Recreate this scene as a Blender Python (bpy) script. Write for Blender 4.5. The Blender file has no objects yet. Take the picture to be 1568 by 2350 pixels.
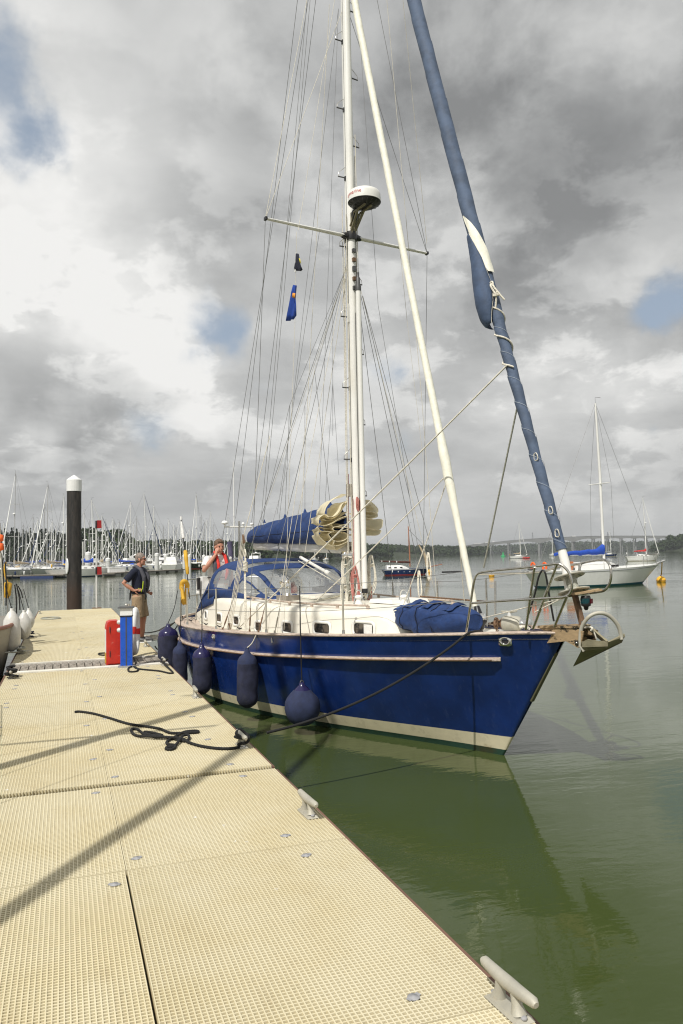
import bpy, math, random
import numpy as np
from mathutils import Vector, Matrix, noise
R = math.radians
random.seed(7)
scene = bpy.context.scene
C = scene.collection

# ------------------------------------------------------------------ camera
CAM = Vector((0, 0, 2.11))
CAMROT = Matrix.Rotation(R(-19.52), 3, 'Z') @ Matrix.Rotation(R(93.24), 3, 'X') @ Matrix.Rotation(R(-1.16), 3, 'Z')
cam_data = bpy.data.cameras.new('camera')
cam = bpy.data.objects.new('camera', cam_data)
C.objects.link(cam)
cam.matrix_world = Matrix.Translation(CAM) @ CAMROT.to_4x4()
cam_data.sensor_fit = 'VERTICAL'
cam_data.sensor_height = 23.5
cam_data.sensor_width = 23.5
cam_data.lens = 18.0
cam_data.clip_start = 0.05
cam_data.clip_end = 12000
scene.camera = cam
scene.cycles.pixel_filter_type = 'BLACKMAN_HARRIS'
scene.cycles.filter_width = 1.15
scene.render.resolution_x = 683
scene.render.resolution_y = 1024

# ------------------------------------------------------------------ light
SUN_EL = 52.0
SH = Vector((0.73, 0.683, 0)).normalized()          # horizontal direction in which shadows fall
to_sun = Vector((-SH.x * math.cos(R(SUN_EL)), -SH.y * math.cos(R(SUN_EL)), math.sin(R(SUN_EL))))
sun_data = bpy.data.lights.new('sun', 'SUN')
sun_data.energy = 3.9
sun_data.angle = R(0.53)
sun_data.color = (1.0, 0.965, 0.905)
sun = bpy.data.objects.new('sun', sun_data)
C.objects.link(sun)
sun.location = (-20, -20, 40)
sun.rotation_euler = (-to_sun).to_track_quat('-Z', 'Y').to_euler()
scene.view_settings.view_transform = 'Standard'
scene.view_settings.look = 'None'
scene.view_settings.exposure = 0.0
scene.view_settings.gamma = 1.0
scene.view_settings.use_curve_mapping = False

# ------------------------------------------------------------------ world: sky with broken cloud
world = bpy.data.worlds.new('World')
scene.world = world
world.use_nodes = True
wn = world.node_tree
wn.nodes.clear()


class NG:
    """small helper to write node graphs"""
    def __init__(self, nt):
        self.nt = nt

    def n(self, typ, **kw):
        nd = self.nt.nodes.new(typ)
        for k, v in kw.items():
            if k == 'ins':
                for a, b in v.items():
                    self.set(nd, a, b)
            else:
                setattr(nd, k, v)
        return nd

    def set(self, nd, a, b):
        s = nd.inputs[a]
        if isinstance(b, bpy.types.NodeSocket):
            self.nt.links.new(b, s)
        elif isinstance(b, bpy.types.Node):
            self.nt.links.new(b.outputs[0], s)
        else:
            s.default_value = b

    def math(self, op, a, b=0.0, c=None, clamp=False):
        nd = self.nt.nodes.new('ShaderNodeMath')
        nd.operation = op
        nd.use_clamp = clamp
        self.set(nd, 0, a)
        self.set(nd, 1, b)
        if c is not None:
            self.set(nd, 2, c)
        return nd.outputs[0]

    def vmath(self, op, a, b=(0, 0, 0)):
        nd = self.nt.nodes.new('ShaderNodeVectorMath')
        nd.operation = op
        self.set(nd, 0, a)
        if op == 'SCALE':
            self.set(nd, 'Scale', b)
        else:
            self.set(nd, 1, b)
        return nd.outputs['Value'] if op in ('DOT_PRODUCT', 'LENGTH', 'DISTANCE') else nd.outputs[0]

    def noise(self, vec, scale, detail=4.0, rough=0.5, dist=0.0, lac=2.0):
        nd = self.n('ShaderNodeTexNoise', ins={'Scale': scale, 'Detail': detail, 'Roughness': rough, 'Distortion': dist, 'Lacunarity': lac})
        if vec is not None:
            self.set(nd, 'Vector', vec)
        return nd.outputs[0]

    def smooth(self, v, a, b, to0=0.0, to1=1.0):
        nd = self.n('ShaderNodeMapRange', interpolation_type='SMOOTHSTEP', ins={'Value': v, 'From Min': a, 'From Max': b, 'To Min': to0, 'To Max': to1})
        return nd.outputs[0]

    def ramp(self, v, stops):
        nd = self.nt.nodes.new('ShaderNodeValToRGB')
        self.set(nd, 0, v)
        cr = nd.color_ramp
        while len(cr.elements) < len(stops):
            cr.elements.new(0.5)
        for e, (p, c) in zip(cr.elements, stops):
            e.position = p
            e.color = (c, c, c, 1) if isinstance(c, float) else (*c, 1)
        return nd.outputs[0]

    def mix(self, f, a, b, mode='MIX'):
        nd = self.n('ShaderNodeMix', data_type='RGBA', blend_type=mode)
        self.set(nd, 0, f)
        for i, v in ((6, a), (7, b)):
            if isinstance(v, tuple) and len(v) == 3:
                v = (*v, 1)
            self.set(nd, i, v)
        return nd.outputs[2]


g = NG(wn)
SKY_STRENGTH = 0.1
tc = g.n('ShaderNodeTexCoord')
dirv = g.vmath('NORMALIZE', tc.outputs['Generated'])
sky = g.n('ShaderNodeTexSky', sky_type='NISHITA')
sky.sun_disc = False
sky.sun_elevation = R(SUN_EL)
sky.sun_rotation = math.atan2(to_sun.x, to_sun.y)
sky.air_density = 1.0
sky.dust_density = 1.6
sep = g.n('ShaderNodeSeparateXYZ', ins={0: dirv})
zz = g.math('MAXIMUM', sep.outputs[2], 0.0)
den = g.math('ADD', zz, 0.16)
cx = g.math('DIVIDE', sep.outputs[0], den)
cy = g.math('DIVIDE', sep.outputs[1], den)
pl = g.n('ShaderNodeCombineXYZ', ins={0: cx, 1: cy, 2: g.math('MULTIPLY', zz, 0.6)})
pl = pl.outputs[0]
n_big = g.noise(g.vmath('ADD', pl, (3.7, 1.3, 0.0)), 0.62, 3.0, 0.5, 0.3)
n_mid = g.noise(g.vmath('ADD', pl, (9.1, 4.4, 2.0)), 1.9, 6.0, 0.56, 0.35)
n_fine = g.noise(g.vmath('ADD', dirv, (2.0, 8.0, 1.0)), 7.0, 8.0, 0.58, 0.2)

n_med = g.noise(g.vmath('ADD', dirv, (7.0, 3.0, 5.0)), 4.2, 3.0, 0.5)


def pxdir(x, y):
    v = CAMROT @ Vector(((x - 784) / 1800, -(y - 1175) / 1800, -1))
    return v.normalized()


def lobe(x, y, rad):
    """1 at a direction in the sky, falling to 0 at rad degrees from it (edges broken by noise)"""
    d = pxdir(x, y)
    c = g.vmath('DOT_PRODUCT', dirv, (d.x, d.y, d.z))
    ang = g.math('ARCCOSINE', g.math('MINIMUM', c, 1.0))
    ang = g.math('MULTIPLY_ADD', g.math('SUBTRACT', n_fine, 0.5), R(rad) * 2.2, ang)
    ang = g.math('MULTIPLY_ADD', g.math('SUBTRACT', n_med, 0.5), R(rad) * 3.0, ang)
    return g.smooth(ang, R(rad), R(rad) * 0.12)


# brightness of the cloud deck: 0 dark base .. 1 sunlit tops
warp = g.n('ShaderNodeTexNoise', ins={'Vector': g.vmath('ADD', pl, (1.0, 7.0, 3.0)), 'Scale': 2.6, 'Detail': 3.0, 'Roughness': 0.5})
wv = g.vmath('SCALE', g.vmath('SUBTRACT', warp.outputs[1], (0.5, 0.5, 0.5)), 0.34)
plw = g.vmath('ADD', pl, wv)
elev = sep.outputs[2]
dstr = g.vmath('MULTIPLY', dirv, (1.0, 1.0, 1.7))
dw = g.vmath('ADD', dstr, g.vmath('SCALE', wv, 0.16))
puff = g.noise(g.vmath('ADD', dw, (4.4, 2.1, 6.0)), 5.2, 9.0, 0.60, 0.0)          # crisp cumulus edges
puff2 = g.noise(g.vmath('ADD', dw, (1.4, 5.1, 2.0)), 3.0, 9.0, 0.55, 0.0)
n_mid = g.noise(g.vmath('ADD', plw, (9.1, 4.4, 2.0)), 1.5, 8.0, 0.58, 0.0)
br = g.math('MULTIPLY_ADD', g.math('SUBTRACT', n_mid, 0.5), 0.85, 0.50)
br = g.math('MULTIPLY_ADD', g.math('SUBTRACT', n_big, 0.5), 0.7, br)
br = g.math('MULTIPLY_ADD', g.math('SUBTRACT', n_fine, 0.5), 0.30, br)
low = g.smooth(elev, 0.62, 0.25)
edge = g.math('MULTIPLY', g.smooth(puff, 0.49, 0.57), g.math('SUBTRACT', 1.25, puff))
br = g.math('MULTIPLY_ADD', g.math('MULTIPLY', edge, low), 0.42, br)
br = g.math('MULTIPLY_ADD', g.smooth(puff2, 0.52, 0.60), 0.13, br)
for (x, y, rad, w) in [(90, 500, 16, 0.24), (230, 700, 11, 0.14), (60, 800, 9, 0.08), (900, 900, 9, 0.08), (1230, 880, 8, 0.18),
                       (1460, 640, 7, 0.16), (700, 1000, 8, 0.08), (420, 830, 6, 0.15), (1440, 1010, 6, 0.14),
                       (1350, 400, 17, -0.30), (1150, 720, 10, -0.18), (540, 430, 11, -0.20), (130, 940, 9, -0.22), (1500, 810, 5, -0.10), (300, 120, 12, -0.06), (1000, 350, 12, -.08), (820, 200, 12, -.1)]:
    br = g.math('MULTIPLY_ADD', lobe(x, y, rad), w, br)
# towards the horizon the deck evens out to a pale grey
hz = g.smooth(elev, 0.17, 0.0)
br = g.math('ADD', g.math('MULTIPLY', br, g.math('SUBTRACT', 1.0, g.math('MULTIPLY', hz, 0.75))), g.math('MULTIPLY', hz, 0.40))
cloud = g.ramp(br, [(0.0, (0.255, 0.260, 0.262)), (0.25, (0.375, 0.380, 0.380)), (0.5, (0.53, 0.535, 0.530)), (0.75, (0.71, 0.712, 0.70)), (1.0, (0.90, 0.895, 0.875))])
cloud10 = g.vmath('SCALE', cloud, 1.0 / SKY_STRENGTH)
gap = g.smooth(g.math('ADD', n_big, g.math('MULTIPLY', g.math('SUBTRACT', puff2, 0.5), 0.9)), 0.17, 0.13)
for (x, y, rad, w) in [(15, 265, 4.6, 0.65), (100, 290, 2.4, 0.4), (520, 755, 3.9, 0.75), (880, 850, 3.9, 0.65), (1540, 690, 3.6, 0.8), (1470, 715, 2.6, .5), (930, 1000, 3.0, 0.35), (340, 990, 3.8, 0.55), (620, 900, 3, 0.3), (930, 860, 2.5, 0.3), (1300, 950, 2, .25), (1500, 985, 2, .35), (820, 1080, 3, .25)]:
    gap = g.math('MULTIPLY_ADD', lobe(x, y, rad), w, gap)
gap = g.math('ADD', gap, g.math('MULTIPLY', g.math('SUBTRACT', 0.52, puff), g.math('MULTIPLY', 3.0, gap)))
gap = g.math('MULTIPLY', g.smooth(gap, 0.10, 0.95), g.smooth(elev, 0.03, 0.12))
blue = g.mix(0.6, g.vmath('SCALE', sky.outputs[0], 0.8), (4.7, 5.5, 6.5))
col = g.mix(gap, cloud10, blue)
bg = g.n('ShaderNodeBackground', ins={'Color': col, 'Strength': SKY_STRENGTH})
wo = g.n('ShaderNodeOutputWorld', ins={'Surface': bg.outputs[0]})


# ------------------------------------------------------------------ projection helpers: from a direction seen by the photographer to a point in the place
def ray(x, y):
    return CAMROT @ Vector(((x - 784) / 1800, -(y - 1175) / 1800, -1))


def onz(x, y, z):
    d = ray(x, y)
    return CAM + d * ((z - CAM.z) / d.z)


def atD(x, D, z=0.0):
    """world point at viewing distance D in the compass direction of column x, height z"""
    d = ray(x, 1277)
    h = Vector((d.x, d.y, 0))
    return Vector((CAM.x, CAM.y, 0)) + h * D + Vector((0, 0, z))


def topz(x, y, D):
    d = ray(x, y)
    h = math.hypot(d.x, d.y)
    d0 = ray(x, 1277)
    return CAM.z + d.z / h * D * math.hypot(d0.x, d0.y)


# ------------------------------------------------------------------ materials
MATS = {}


def mat(name, col, rough=0.5, metal=0.0, var=0.12, vscale=6.0, bump=0.0, bscale=60.0, spec=0.5, dirt=None, dscale=2.5, dlo=0.55, dhi=0.75, coat=0.0, stretch=None, bdist=0.01):
    if name in MATS:
        return MATS[name]
    m = bpy.data.materials.new(name)
    m.use_nodes = True
    nt = m.node_tree
    nt.nodes.clear()
    q = NG(nt)
    out = q.n('ShaderNodeOutputMaterial')
    p = q.n('ShaderNodeBsdfPrincipled', ins={'Roughness': rough, 'Metallic': metal, 'Specular IOR Level': spec, 'Coat Weight': coat})
    t = q.n('ShaderNodeTexCoord')
    vec = t.outputs['Object']
    if stretch:
        vec = q.vmath('MULTIPLY', vec, stretch)
    nz = q.noise(vec, vscale, 5.0, 0.6)
    lo = tuple(c * (1 - var) for c in col)
    hi = tuple(min(1, c * (1 + var)) for c in col)
    c = q.mix(q.smooth(nz, 0.3, 0.7), lo, hi)
    if dirt:
        dn = q.noise(q.vmath('ADD', vec, (5, 5, 5)), dscale, 6.0, 0.65)
        c = q.mix(q.smooth(dn, dlo, dhi), c, dirt)
    q.set(p, 'Base Color', c)
    q.set(p, 'Roughness', q.math('ADD', q.math('MULTIPLY', q.math('SUBTRACT', nz, 0.5), 0.25), rough, clamp=True))
    if bump:
        bn = q.noise(vec, bscale, 3.0, 0.6)
        b = q.n('ShaderNodeBump', ins={'Strength': bump, 'Distance': bdist, 'Height': bn})
        q.set(p, 'Normal', b.outputs[0])
    q.set(out, 0, p.outputs[0])
    MATS[name] = m
    return m


def hull_paint(name, col, streak=(0.3, 0.3, 0.3), rough=0.18, amt=0.3):
    m = bpy.data.materials.new(name)
    m.use_nodes = True
    nt = m.node_tree
    nt.nodes.clear()
    q = NG(nt)
    out = q.n('ShaderNodeOutputMaterial')
    t = q.n('ShaderNodeTexCoord')
    v = t.outputs['Object']
    n1 = q.noise(v, 2.2, 5, 0.6)
    n2 = q.noise(q.vmath('MULTIPLY', v, (5.0, 5.0, 0.7)), 2.5, 6, 0.65)
    n3 = q.noise(v, 22.0, 3, 0.6)
    c = q.mix(q.smooth(n1, 0.3, 0.7), tuple(x * 0.75 for x in col), tuple(min(1, x * 1.2) for x in col))
    c = q.mix(q.math('MULTIPLY', q.smooth(n2, 0.52, 0.8), amt), c, streak)
    c = q.mix(q.math('MULTIPLY', q.smooth(n3, 0.66, 0.8), amt), c, streak)
    p = q.n('ShaderNodeBsdfPrincipled', ins={'Base Color': c, 'Roughness': q.math('MULTIPLY_ADD', n1, 0.2, rough - 0.08), 'Coat Weight': 0.25, 'Coat Roughness': 0.08})
    bn = q.noise(v, 3.0, 2, 0.5)
    b = q.n('ShaderNodeBump', ins={'Strength': 0.12, 'Distance': 0.02, 'Height': bn})
    q.set(p, 'Normal', b.outputs[0])
    q.set(out, 0, p.outputs[0])
    return m


M_blue = hull_paint('navy_hull_paint', (0.008, 0.031, 0.162), (0.05, 0.08, 0.22), 0.16, 0.42)
M_cream = mat('cream_gelcoat', (0.78, 0.70, 0.50), 0.3, var=0.06, dirt=(0.5, 0.42, 0.26), dlo=0.62, dhi=0.8)
M_green = mat('green_antifouling', (0.025, 0.075, 0.05), 0.7, dirt=(0.05, 0.05, 0.02), bump=0.4)
M_deck = mat('cream_deck', (0.80, 0.765, 0.66), 0.4, var=0.04, vscale=3, dirt=(0.62, 0.56, 0.44), dlo=0.6, dhi=0.85)
M_grp = mat('white_grp', (0.80, 0.79, 0.74), 0.35, var=0.04, vscale=3, dirt=(0.6, 0.58, 0.5), dlo=0.62, dhi=0.85)
M_teak = mat('weathered_teak', (0.48, 0.39, 0.32), 0.7, var=0.25, vscale=9, stretch=(1, 6, 6), bump=0.4, bscale=40, dirt=(0.58, 0.5, 0.44), dscale=5)
M_seam = mat('black_seam', (0.02, 0.02, 0.02), 0.7)
M_alu = mat('painted_mast_white', (0.80, 0.79, 0.75), 0.35, var=0.05, vscale=3, stretch=(1, 1, 0.2), dirt=(0.6, 0.56, 0.46), dlo=0.6, dhi=0.8)
M_alug = mat('boom_grey', (0.62, 0.62, 0.60), 0.4, var=0.08, dirt=(0.45, 0.44, 0.4))
M_steel = mat('stainless_steel', (0.55, 0.53, 0.48), 0.22, 1.0, var=0.15, vscale=15, dirt=(0.34, 0.24, 0.13), dscale=6, dlo=0.6, dhi=0.8)
M_chrome = mat('polished_chrome', (0.8, 0.79, 0.76), 0.08, 1.0, var=0.04)
M_wire = mat('rigging_wire', (0.24, 0.24, 0.235), 0.4, 0.4, var=0.2)
M_wirel = mat('pale_rigging', (0.66, 0.62, 0.52), 0.6, var=0.15, vscale=30)
M_ropew = mat('white_rope', (0.70, 0.66, 0.56), 0.85, var=0.25, vscale=60, bump=0.6, bscale=120)
M_ropeg = mat('grey_green_rope', (0.36, 0.36, 0.30), 0.85, var=0.3, vscale=70, bump=0.6, bscale=120)
M_ropeb = mat('black_rope', (0.012, 0.012, 0.012), 0.85, var=0.4, vscale=80, bump=0.8, bscale=160)
M_roper = mat('pink_fleck_rope', (0.5, 0.2, 0.17), 0.85, var=0.3, vscale=70)
M_black = mat('black_plastic', (0.015, 0.015, 0.016), 0.4)
M_dgrey = mat('dark_grey_metal', (0.09, 0.09, 0.09), 0.5, 0.3)
M_canvas = mat('blue_canvas', (0.012, 0.038, 0.135), 0.8, var=0.2, vscale=12, bump=0.5, bscale=9, bdist=0.03)
M_genoa = mat('faded_blue_uv_strip', (0.075, 0.105, 0.165), 0.75, var=0.25, vscale=5, bump=0.4, bscale=8, bdist=0.02)
M_genoad = mat('blue_uv_strip_flap', (0.055, 0.085, 0.15), 0.75, var=0.2, vscale=9, bump=0.4, bscale=10, bdist=0.02)
M_sailw = mat('white_furled_cloth', (0.82, 0.80, 0.68), 0.6, var=0.05, vscale=7, bump=0.6, bscale=9, bdist=0.015)
M_stitch = mat('pale_stitching', (0.5, 0.55, 0.6), 0.8)
M_fendc = mat('navy_fender_cloth', (0.024, 0.027, 0.055), 0.95, var=0.3, vscale=9, bump=0.5, bscale=120, dirt=(0.06, 0.06, 0.07), dscale=7, dlo=0.55, dhi=0.8)
M_fendt = mat('navy_fender_vinyl', (0.022, 0.02, 0.075), 0.2)
M_fendb = mat('blue_ball_fender_cloth', (0.024, 0.033, 0.08), 0.9, var=0.2, vscale=12, bump=0.4, bscale=100)
M_fendw = mat('white_fender_vinyl', (0.62, 0.61, 0.57), 0.35, dirt=(0.38, 0.36, 0.31), dlo=0.5, dhi=0.8)
M_glassd = mat('dark_window', (0.02, 0.02, 0.02), 0.05, var=0.2, dirt=(0.12, 0.10, 0.08), dlo=0.5, dhi=0.6, dscale=6)
M_galv = mat('galvanised_steel', (0.24, 0.215, 0.14), 0.6, 0.3, var=0.2, vscale=8, dirt=(0.22, 0.18, 0.10), dscale=5, bump=0.3)
M_galvp = mat('pale_galvanised', (0.45, 0.43, 0.36), 0.6, 0.2, var=0.12, dirt=(0.4, 0.34, 0.24), dscale=9)
M_oldwood = mat('peeling_wood', (0.38, 0.27, 0.15), 0.75, var=0.15, vscale=10, dirt=(0.03, 0.025, 0.015), dscale=6, dlo=0.56, dhi=0.62, stretch=(1, 1, 2.5), bump=0.4)
M_yellow = mat('yellow_foam', (0.62, 0.36, 0.03), 0.7, dirt=(0.4, 0.25, 0.05))
M_orange = mat('orange_plastic', (0.85, 0.13, 0.02), 0.6)
M_red = mat('fire_box_red', (0.55, 0.03, 0.015), 0.4, var=0.12, dirt=(0.65, 0.2, 0.15), dlo=0.66, dhi=0.72, dscale=9)
M_reds = mat('red_fabric', (0.65, 0.03, 0.02), 0.7)
M_pblue = mat('pedestal_blue', (0.01, 0.09, 0.52), 0.3, var=0.08)
M_white = mat('white_plastic', (0.8, 0.8, 0.78), 0.4, var=0.04)
def grate_mat():
    m = bpy.data.materials.new('cream_grp_grating')
    m.use_nodes = True
    m.node_tree.nodes.clear()
    q = NG(m.node_tree)
    ge = q.n('ShaderNodeNewGeometry').outputs['Position']
    rnd_ = q.n('ShaderNodeObjectInfo').outputs['Random']
    n1 = q.noise(ge, 1.1, 6, 0.65)
    n2 = q.noise(q.vmath('MULTIPLY', ge, (3.0, 1.0, 1.0)), 2.6, 6, 0.7)
    n3 = q.noise(ge, 26.0, 3, 0.6)
    n4 = q.noise(q.vmath('ADD', ge, (9, 2, 0)), 7.0, 2, 0.5)
    c = q.mix(q.smooth(n1, 0.35, 0.65), (0.66, 0.58, 0.375), (0.70, 0.635, 0.45))
    c = q.mix(q.math('MULTIPLY', q.smooth(n2, 0.55, 0.8), 0.42), c, (0.50, 0.41, 0.24))
    c = q.mix(q.math('MULTIPLY', q.smooth(n3, 0.60, 0.75), 0.35), c, (0.42, 0.38, 0.24))
    c = q.mix(q.math('MULTIPLY', q.smooth(n4, 0.76, 0.79), 0.8), c, (0.85, 0.85, 0.82))
    k = q.math('MULTIPLY_ADD', rnd_, 0.09, 0.93)
    c = q.vmath('SCALE', c, k)
    bn = q.n('ShaderNodeBump', ins={'Strength': 0.3, 'Distance': 0.003, 'Height': q.noise(ge, 90.0, 2)})
    p = q.n('ShaderNodeBsdfPrincipled', ins={'Base Color': c, 'Roughness': 0.75, 'Normal': bn.outputs[0]})
    q.n('ShaderNodeOutputMaterial', ins={'Surface': p.outputs[0]})
    return m


M_grate = grate_mat()
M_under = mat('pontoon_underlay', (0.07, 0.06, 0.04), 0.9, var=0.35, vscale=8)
M_fascia = mat('timber_fascia', (0.15, 0.08, 0.055), 0.8, var=0.3, stretch=(1, 0.2, 1), bump=0.3)
M_pframe = mat('pontoon_steel', (0.15, 0.14, 0.12), 0.7, 0.3)
M_conc = mat('pontoon_float', (0.24, 0.24, 0.21), 0.85, dirt=(0.04, 0.05, 0.02))
M_strip = mat('white_joint_strip', (0.76, 0.73, 0.64), 0.6, dirt=(0.55, 0.48, 0.36))
M_plank = mat('grey_decking', (0.28, 0.25, 0.21), 0.8, var=0.3, vscale=4, stretch=(8, 1, 1), bump=0.5, bscale=20, dirt=(0.15, 0.13, 0.10))
M_clip = mat('grey_clip', (0.34, 0.34, 0.35), 0.7, 0.1)
def pile_mat():
    m = bpy.data.materials.new('black_pile')
    m.use_nodes = True
    m.node_tree.nodes.clear()
    q = NG(m.node_tree)
    t = q.n('ShaderNodeTexCoord').outputs['Object']
    z = q.n('ShaderNodeSeparateXYZ', ins={0: t}).outputs[2]
    n1 = q.noise(q.vmath('MULTIPLY', t, (3, 3, 0.6)), 2.0, 6, 0.7)
    n2 = q.noise(t, 9.0, 5, 0.7)
    c = q.mix(q.smooth(n1, 0.35, 0.7), (0.012, 0.011, 0.010), (0.05, 0.042, 0.036))
    c = q.mix(q.math('MULTIPLY', q.smooth(n2, 0.6, 0.7), 0.5), c, (0.10, 0.06, 0.04))
    tide = q.smooth(q.math('MULTIPLY_ADD', n2, 0.8, z), 2.0, 1.3)
    c = q.mix(q.math('MULTIPLY', tide, 0.75), c, (0.055, 0.03, 0.018))
    p = q.n('ShaderNodeBsdfPrincipled', ins={'Base Color': c, 'Roughness': 0.6})
    q.n('ShaderNodeOutputMaterial', ins={'Surface': p.outputs[0]})
    return m


M_pile = pile_mat()
M_skin = mat('skin', (0.50, 0.24, 0.16), 0.55, var=0.06)
M_hair = mat('grey_brown_hair', (0.14, 0.09, 0.06), 0.9, var=0.5, vscale=70, bump=0.8, bscale=90)
M_hairg = mat('grey_hair', (0.24, 0.2, 0.17), 0.9, var=0.5, vscale=70, bump=0.8, bscale=90)
M_navy = mat('navy_cotton', (0.008, 0.012, 0.03), 0.9, bump=0.5, bscale=15, bdist=0.02)
M_khaki = mat('khaki_cotton', (0.30, 0.215, 0.13), 0.9, bump=0.7, bscale=14, bdist=0.03)
M_vest = mat('grey_lifejacket', (0.07, 0.07, 0.085), 0.8, bump=0.4, bscale=20)
M_lime = mat('lime_trim', (0.55, 0.7, 0.03), 0.6)
M_tee = mat('white_cotton', (0.72, 0.71, 0.68), 0.9, bump=0.6, bscale=14, bdist=0.03)
M_jean = mat('grey_trousers', (0.16, 0.17, 0.19), 0.9)
M_tan = mat('tan_canvas', (0.07, 0.022, 0.015), 0.85, var=0.2)
M_varn = mat('varnished_mast', (0.42, 0.14, 0.05), 0.4)
M_cbr = mat('bright_blue_cover', (0.015, 0.07, 0.42), 0.75, bump=0.6, bscale=6, bdist=0.04)
M_teal = mat('teal_antifouling', (0.01, 0.10, 0.13), 0.6)
M_concrete = mat('bridge_concrete', (0.20, 0.20, 0.195), 0.9, var=0.08, vscale=0.05)
M_yb = mat('yellow_buoy_plastic', (0.85, 0.45, 0.03), 0.5)
M_gb = mat('green_buoy_paint', (0.02, 0.30, 0.10), 0.5)
M_bronze = mat('rusty_fitting', (0.20, 0.12, 0.07), 0.7, 0.3, var=0.3, vscale=20)


def vinyl_mat():
    m = bpy.data.materials.new('clear_vinyl')
    m.use_nodes = True
    nt = m.node_tree
    nt.nodes.clear()
    q = NG(nt)
    out = q.n('ShaderNodeOutputMaterial')
    t = q.n('ShaderNodeTexCoord')
    tr = q.n('ShaderNodeBsdfTransparent', ins={'Color': (0.86, 0.87, 0.86, 1)})
    bn = q.noise(t.outputs['Object'], 5.0, 3, 0.6, 0.8)
    b = q.n('ShaderNodeBump', ins={'Strength': 0.5, 'Distance': 0.03, 'Height': bn})
    gl = q.n('ShaderNodeBsdfGlossy', ins={'Color': (0.8, 0.8, 0.8, 1), 'Roughness': 0.06, 'Normal': b.outputs[0]})
    df = q.n('ShaderNodeBsdfDiffuse', ins={'Color': (0.6, 0.6, 0.58, 1)})
    fr = q.n('ShaderNodeFresnel', ins={'IOR': 1.5, 'Normal': b.outputs[0]})
    m1 = q.n('ShaderNodeMixShader', ins={0: q.math('MULTIPLY', fr.outputs[0], 0.5), 1: tr.outputs[0], 2: gl.outputs[0]})
    m2 = q.n('ShaderNodeMixShader', ins={0: 0.05, 1: m1.outputs[0], 2: df.outputs[0]})
    q.set(out, 0, m2.outputs[0])
    return m


M_vinyl = vinyl_mat()


def water_mat():
    m = bpy.data.materials.new('estuary_water')
    m.use_nodes = True
    nt = m.node_tree
    nt.nodes.clear()
    q = NG(nt)
    out = q.n('ShaderNodeOutputMaterial')
    t = q.n('ShaderNodeTexCoord')
    v = t.outputs['Object']
    # ripples run roughly across the line of sight
    v1 = q.n('ShaderNodeMapping', ins={'Vector': v, 'Rotation': (0, 0, R(28)), 'Scale': (0.62, 1.5, 1)}).outputs[0]
    r1 = q.noise(v1, 2.9, 3, 0.5, 0.4)
    r2 = q.noise(v1, 10.0, 3, 0.55, 0.3)
    r3 = q.noise(v1, 0.38, 2, 0.5)
    patch = q.smooth(q.noise(q.vmath('MULTIPLY', v, (0.5, 1.2, 1)), 0.16, 4, 0.6, 0.6), 0.38, 0.66)
    h = q.math('MULTIPLY_ADD', r2, q.math('MULTIPLY_ADD', patch, 0.20, 0.03), q.math('MULTIPLY', r1, q.math('MULTIPLY_ADD', patch, 0.22, 0.20)))
    h = q.math('MULTIPLY_ADD', r3, 1.0, h)
    b = q.n('ShaderNodeBump', ins={'Strength': 1.0, 'Distance': 0.012, 'Height': h})
    tint = q.mix(q.smooth(q.noise(v, 0.12, 4, 0.6), 0.35, 0.65), (0.045, 0.064, 0.017), (0.058, 0.077, 0.027))
    p = q.n('ShaderNodeBsdfPrincipled', ins={'Base Color': tint, 'Roughness': 0.035, 'IOR': 1.333, 'Specular IOR Level': 0.5, 'Normal': b.outputs[0]})
    q.set(out, 0, p.outputs[0])
    return m


M_water = water_mat()


def foliage_mat(name, a, b_):
    m = bpy.data.materials.new(name)
    m.use_nodes = True
    nt = m.node_tree
    nt.nodes.clear()
    q = NG(nt)
    out = q.n('ShaderNodeOutputMaterial')
    t = q.n('ShaderNodeTexCoord')
    nz = q.noise(t.outputs['Object'], 0.12, 5, 0.7)
    c = q.mix(q.smooth(nz, 0.35, 0.65), a, b_)
    p = q.n('ShaderNodeBsdfPrincipled', ins={'Base Color': c, 'Roughness': 0.9, 'Specular IOR Level': 0.1})
    q.set(out, 0, p.outputs[0])
    return m


M_fol = foliage_mat('woodland_foliage', (0.025, 0.042, 0.016), (0.05, 0.075, 0.028))
M_pine = foliage_mat('pine_foliage', (0.016, 0.03, 0.016), (0.03, 0.045, 0.022))
M_land = foliage_mat('far_bank', (0.03, 0.042, 0.024), (0.055, 0.065, 0.038))


# ------------------------------------------------------------------ mesh builder
def basis(d):
    d = Vector(d).normalized()
    up = Vector((0, 0, 1)) if abs(d.z) < 0.95 else Vector((0, 1, 0))
    x = up.cross(d).normalized()
    y = d.cross(x).normalized()
    return x, y, d


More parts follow.
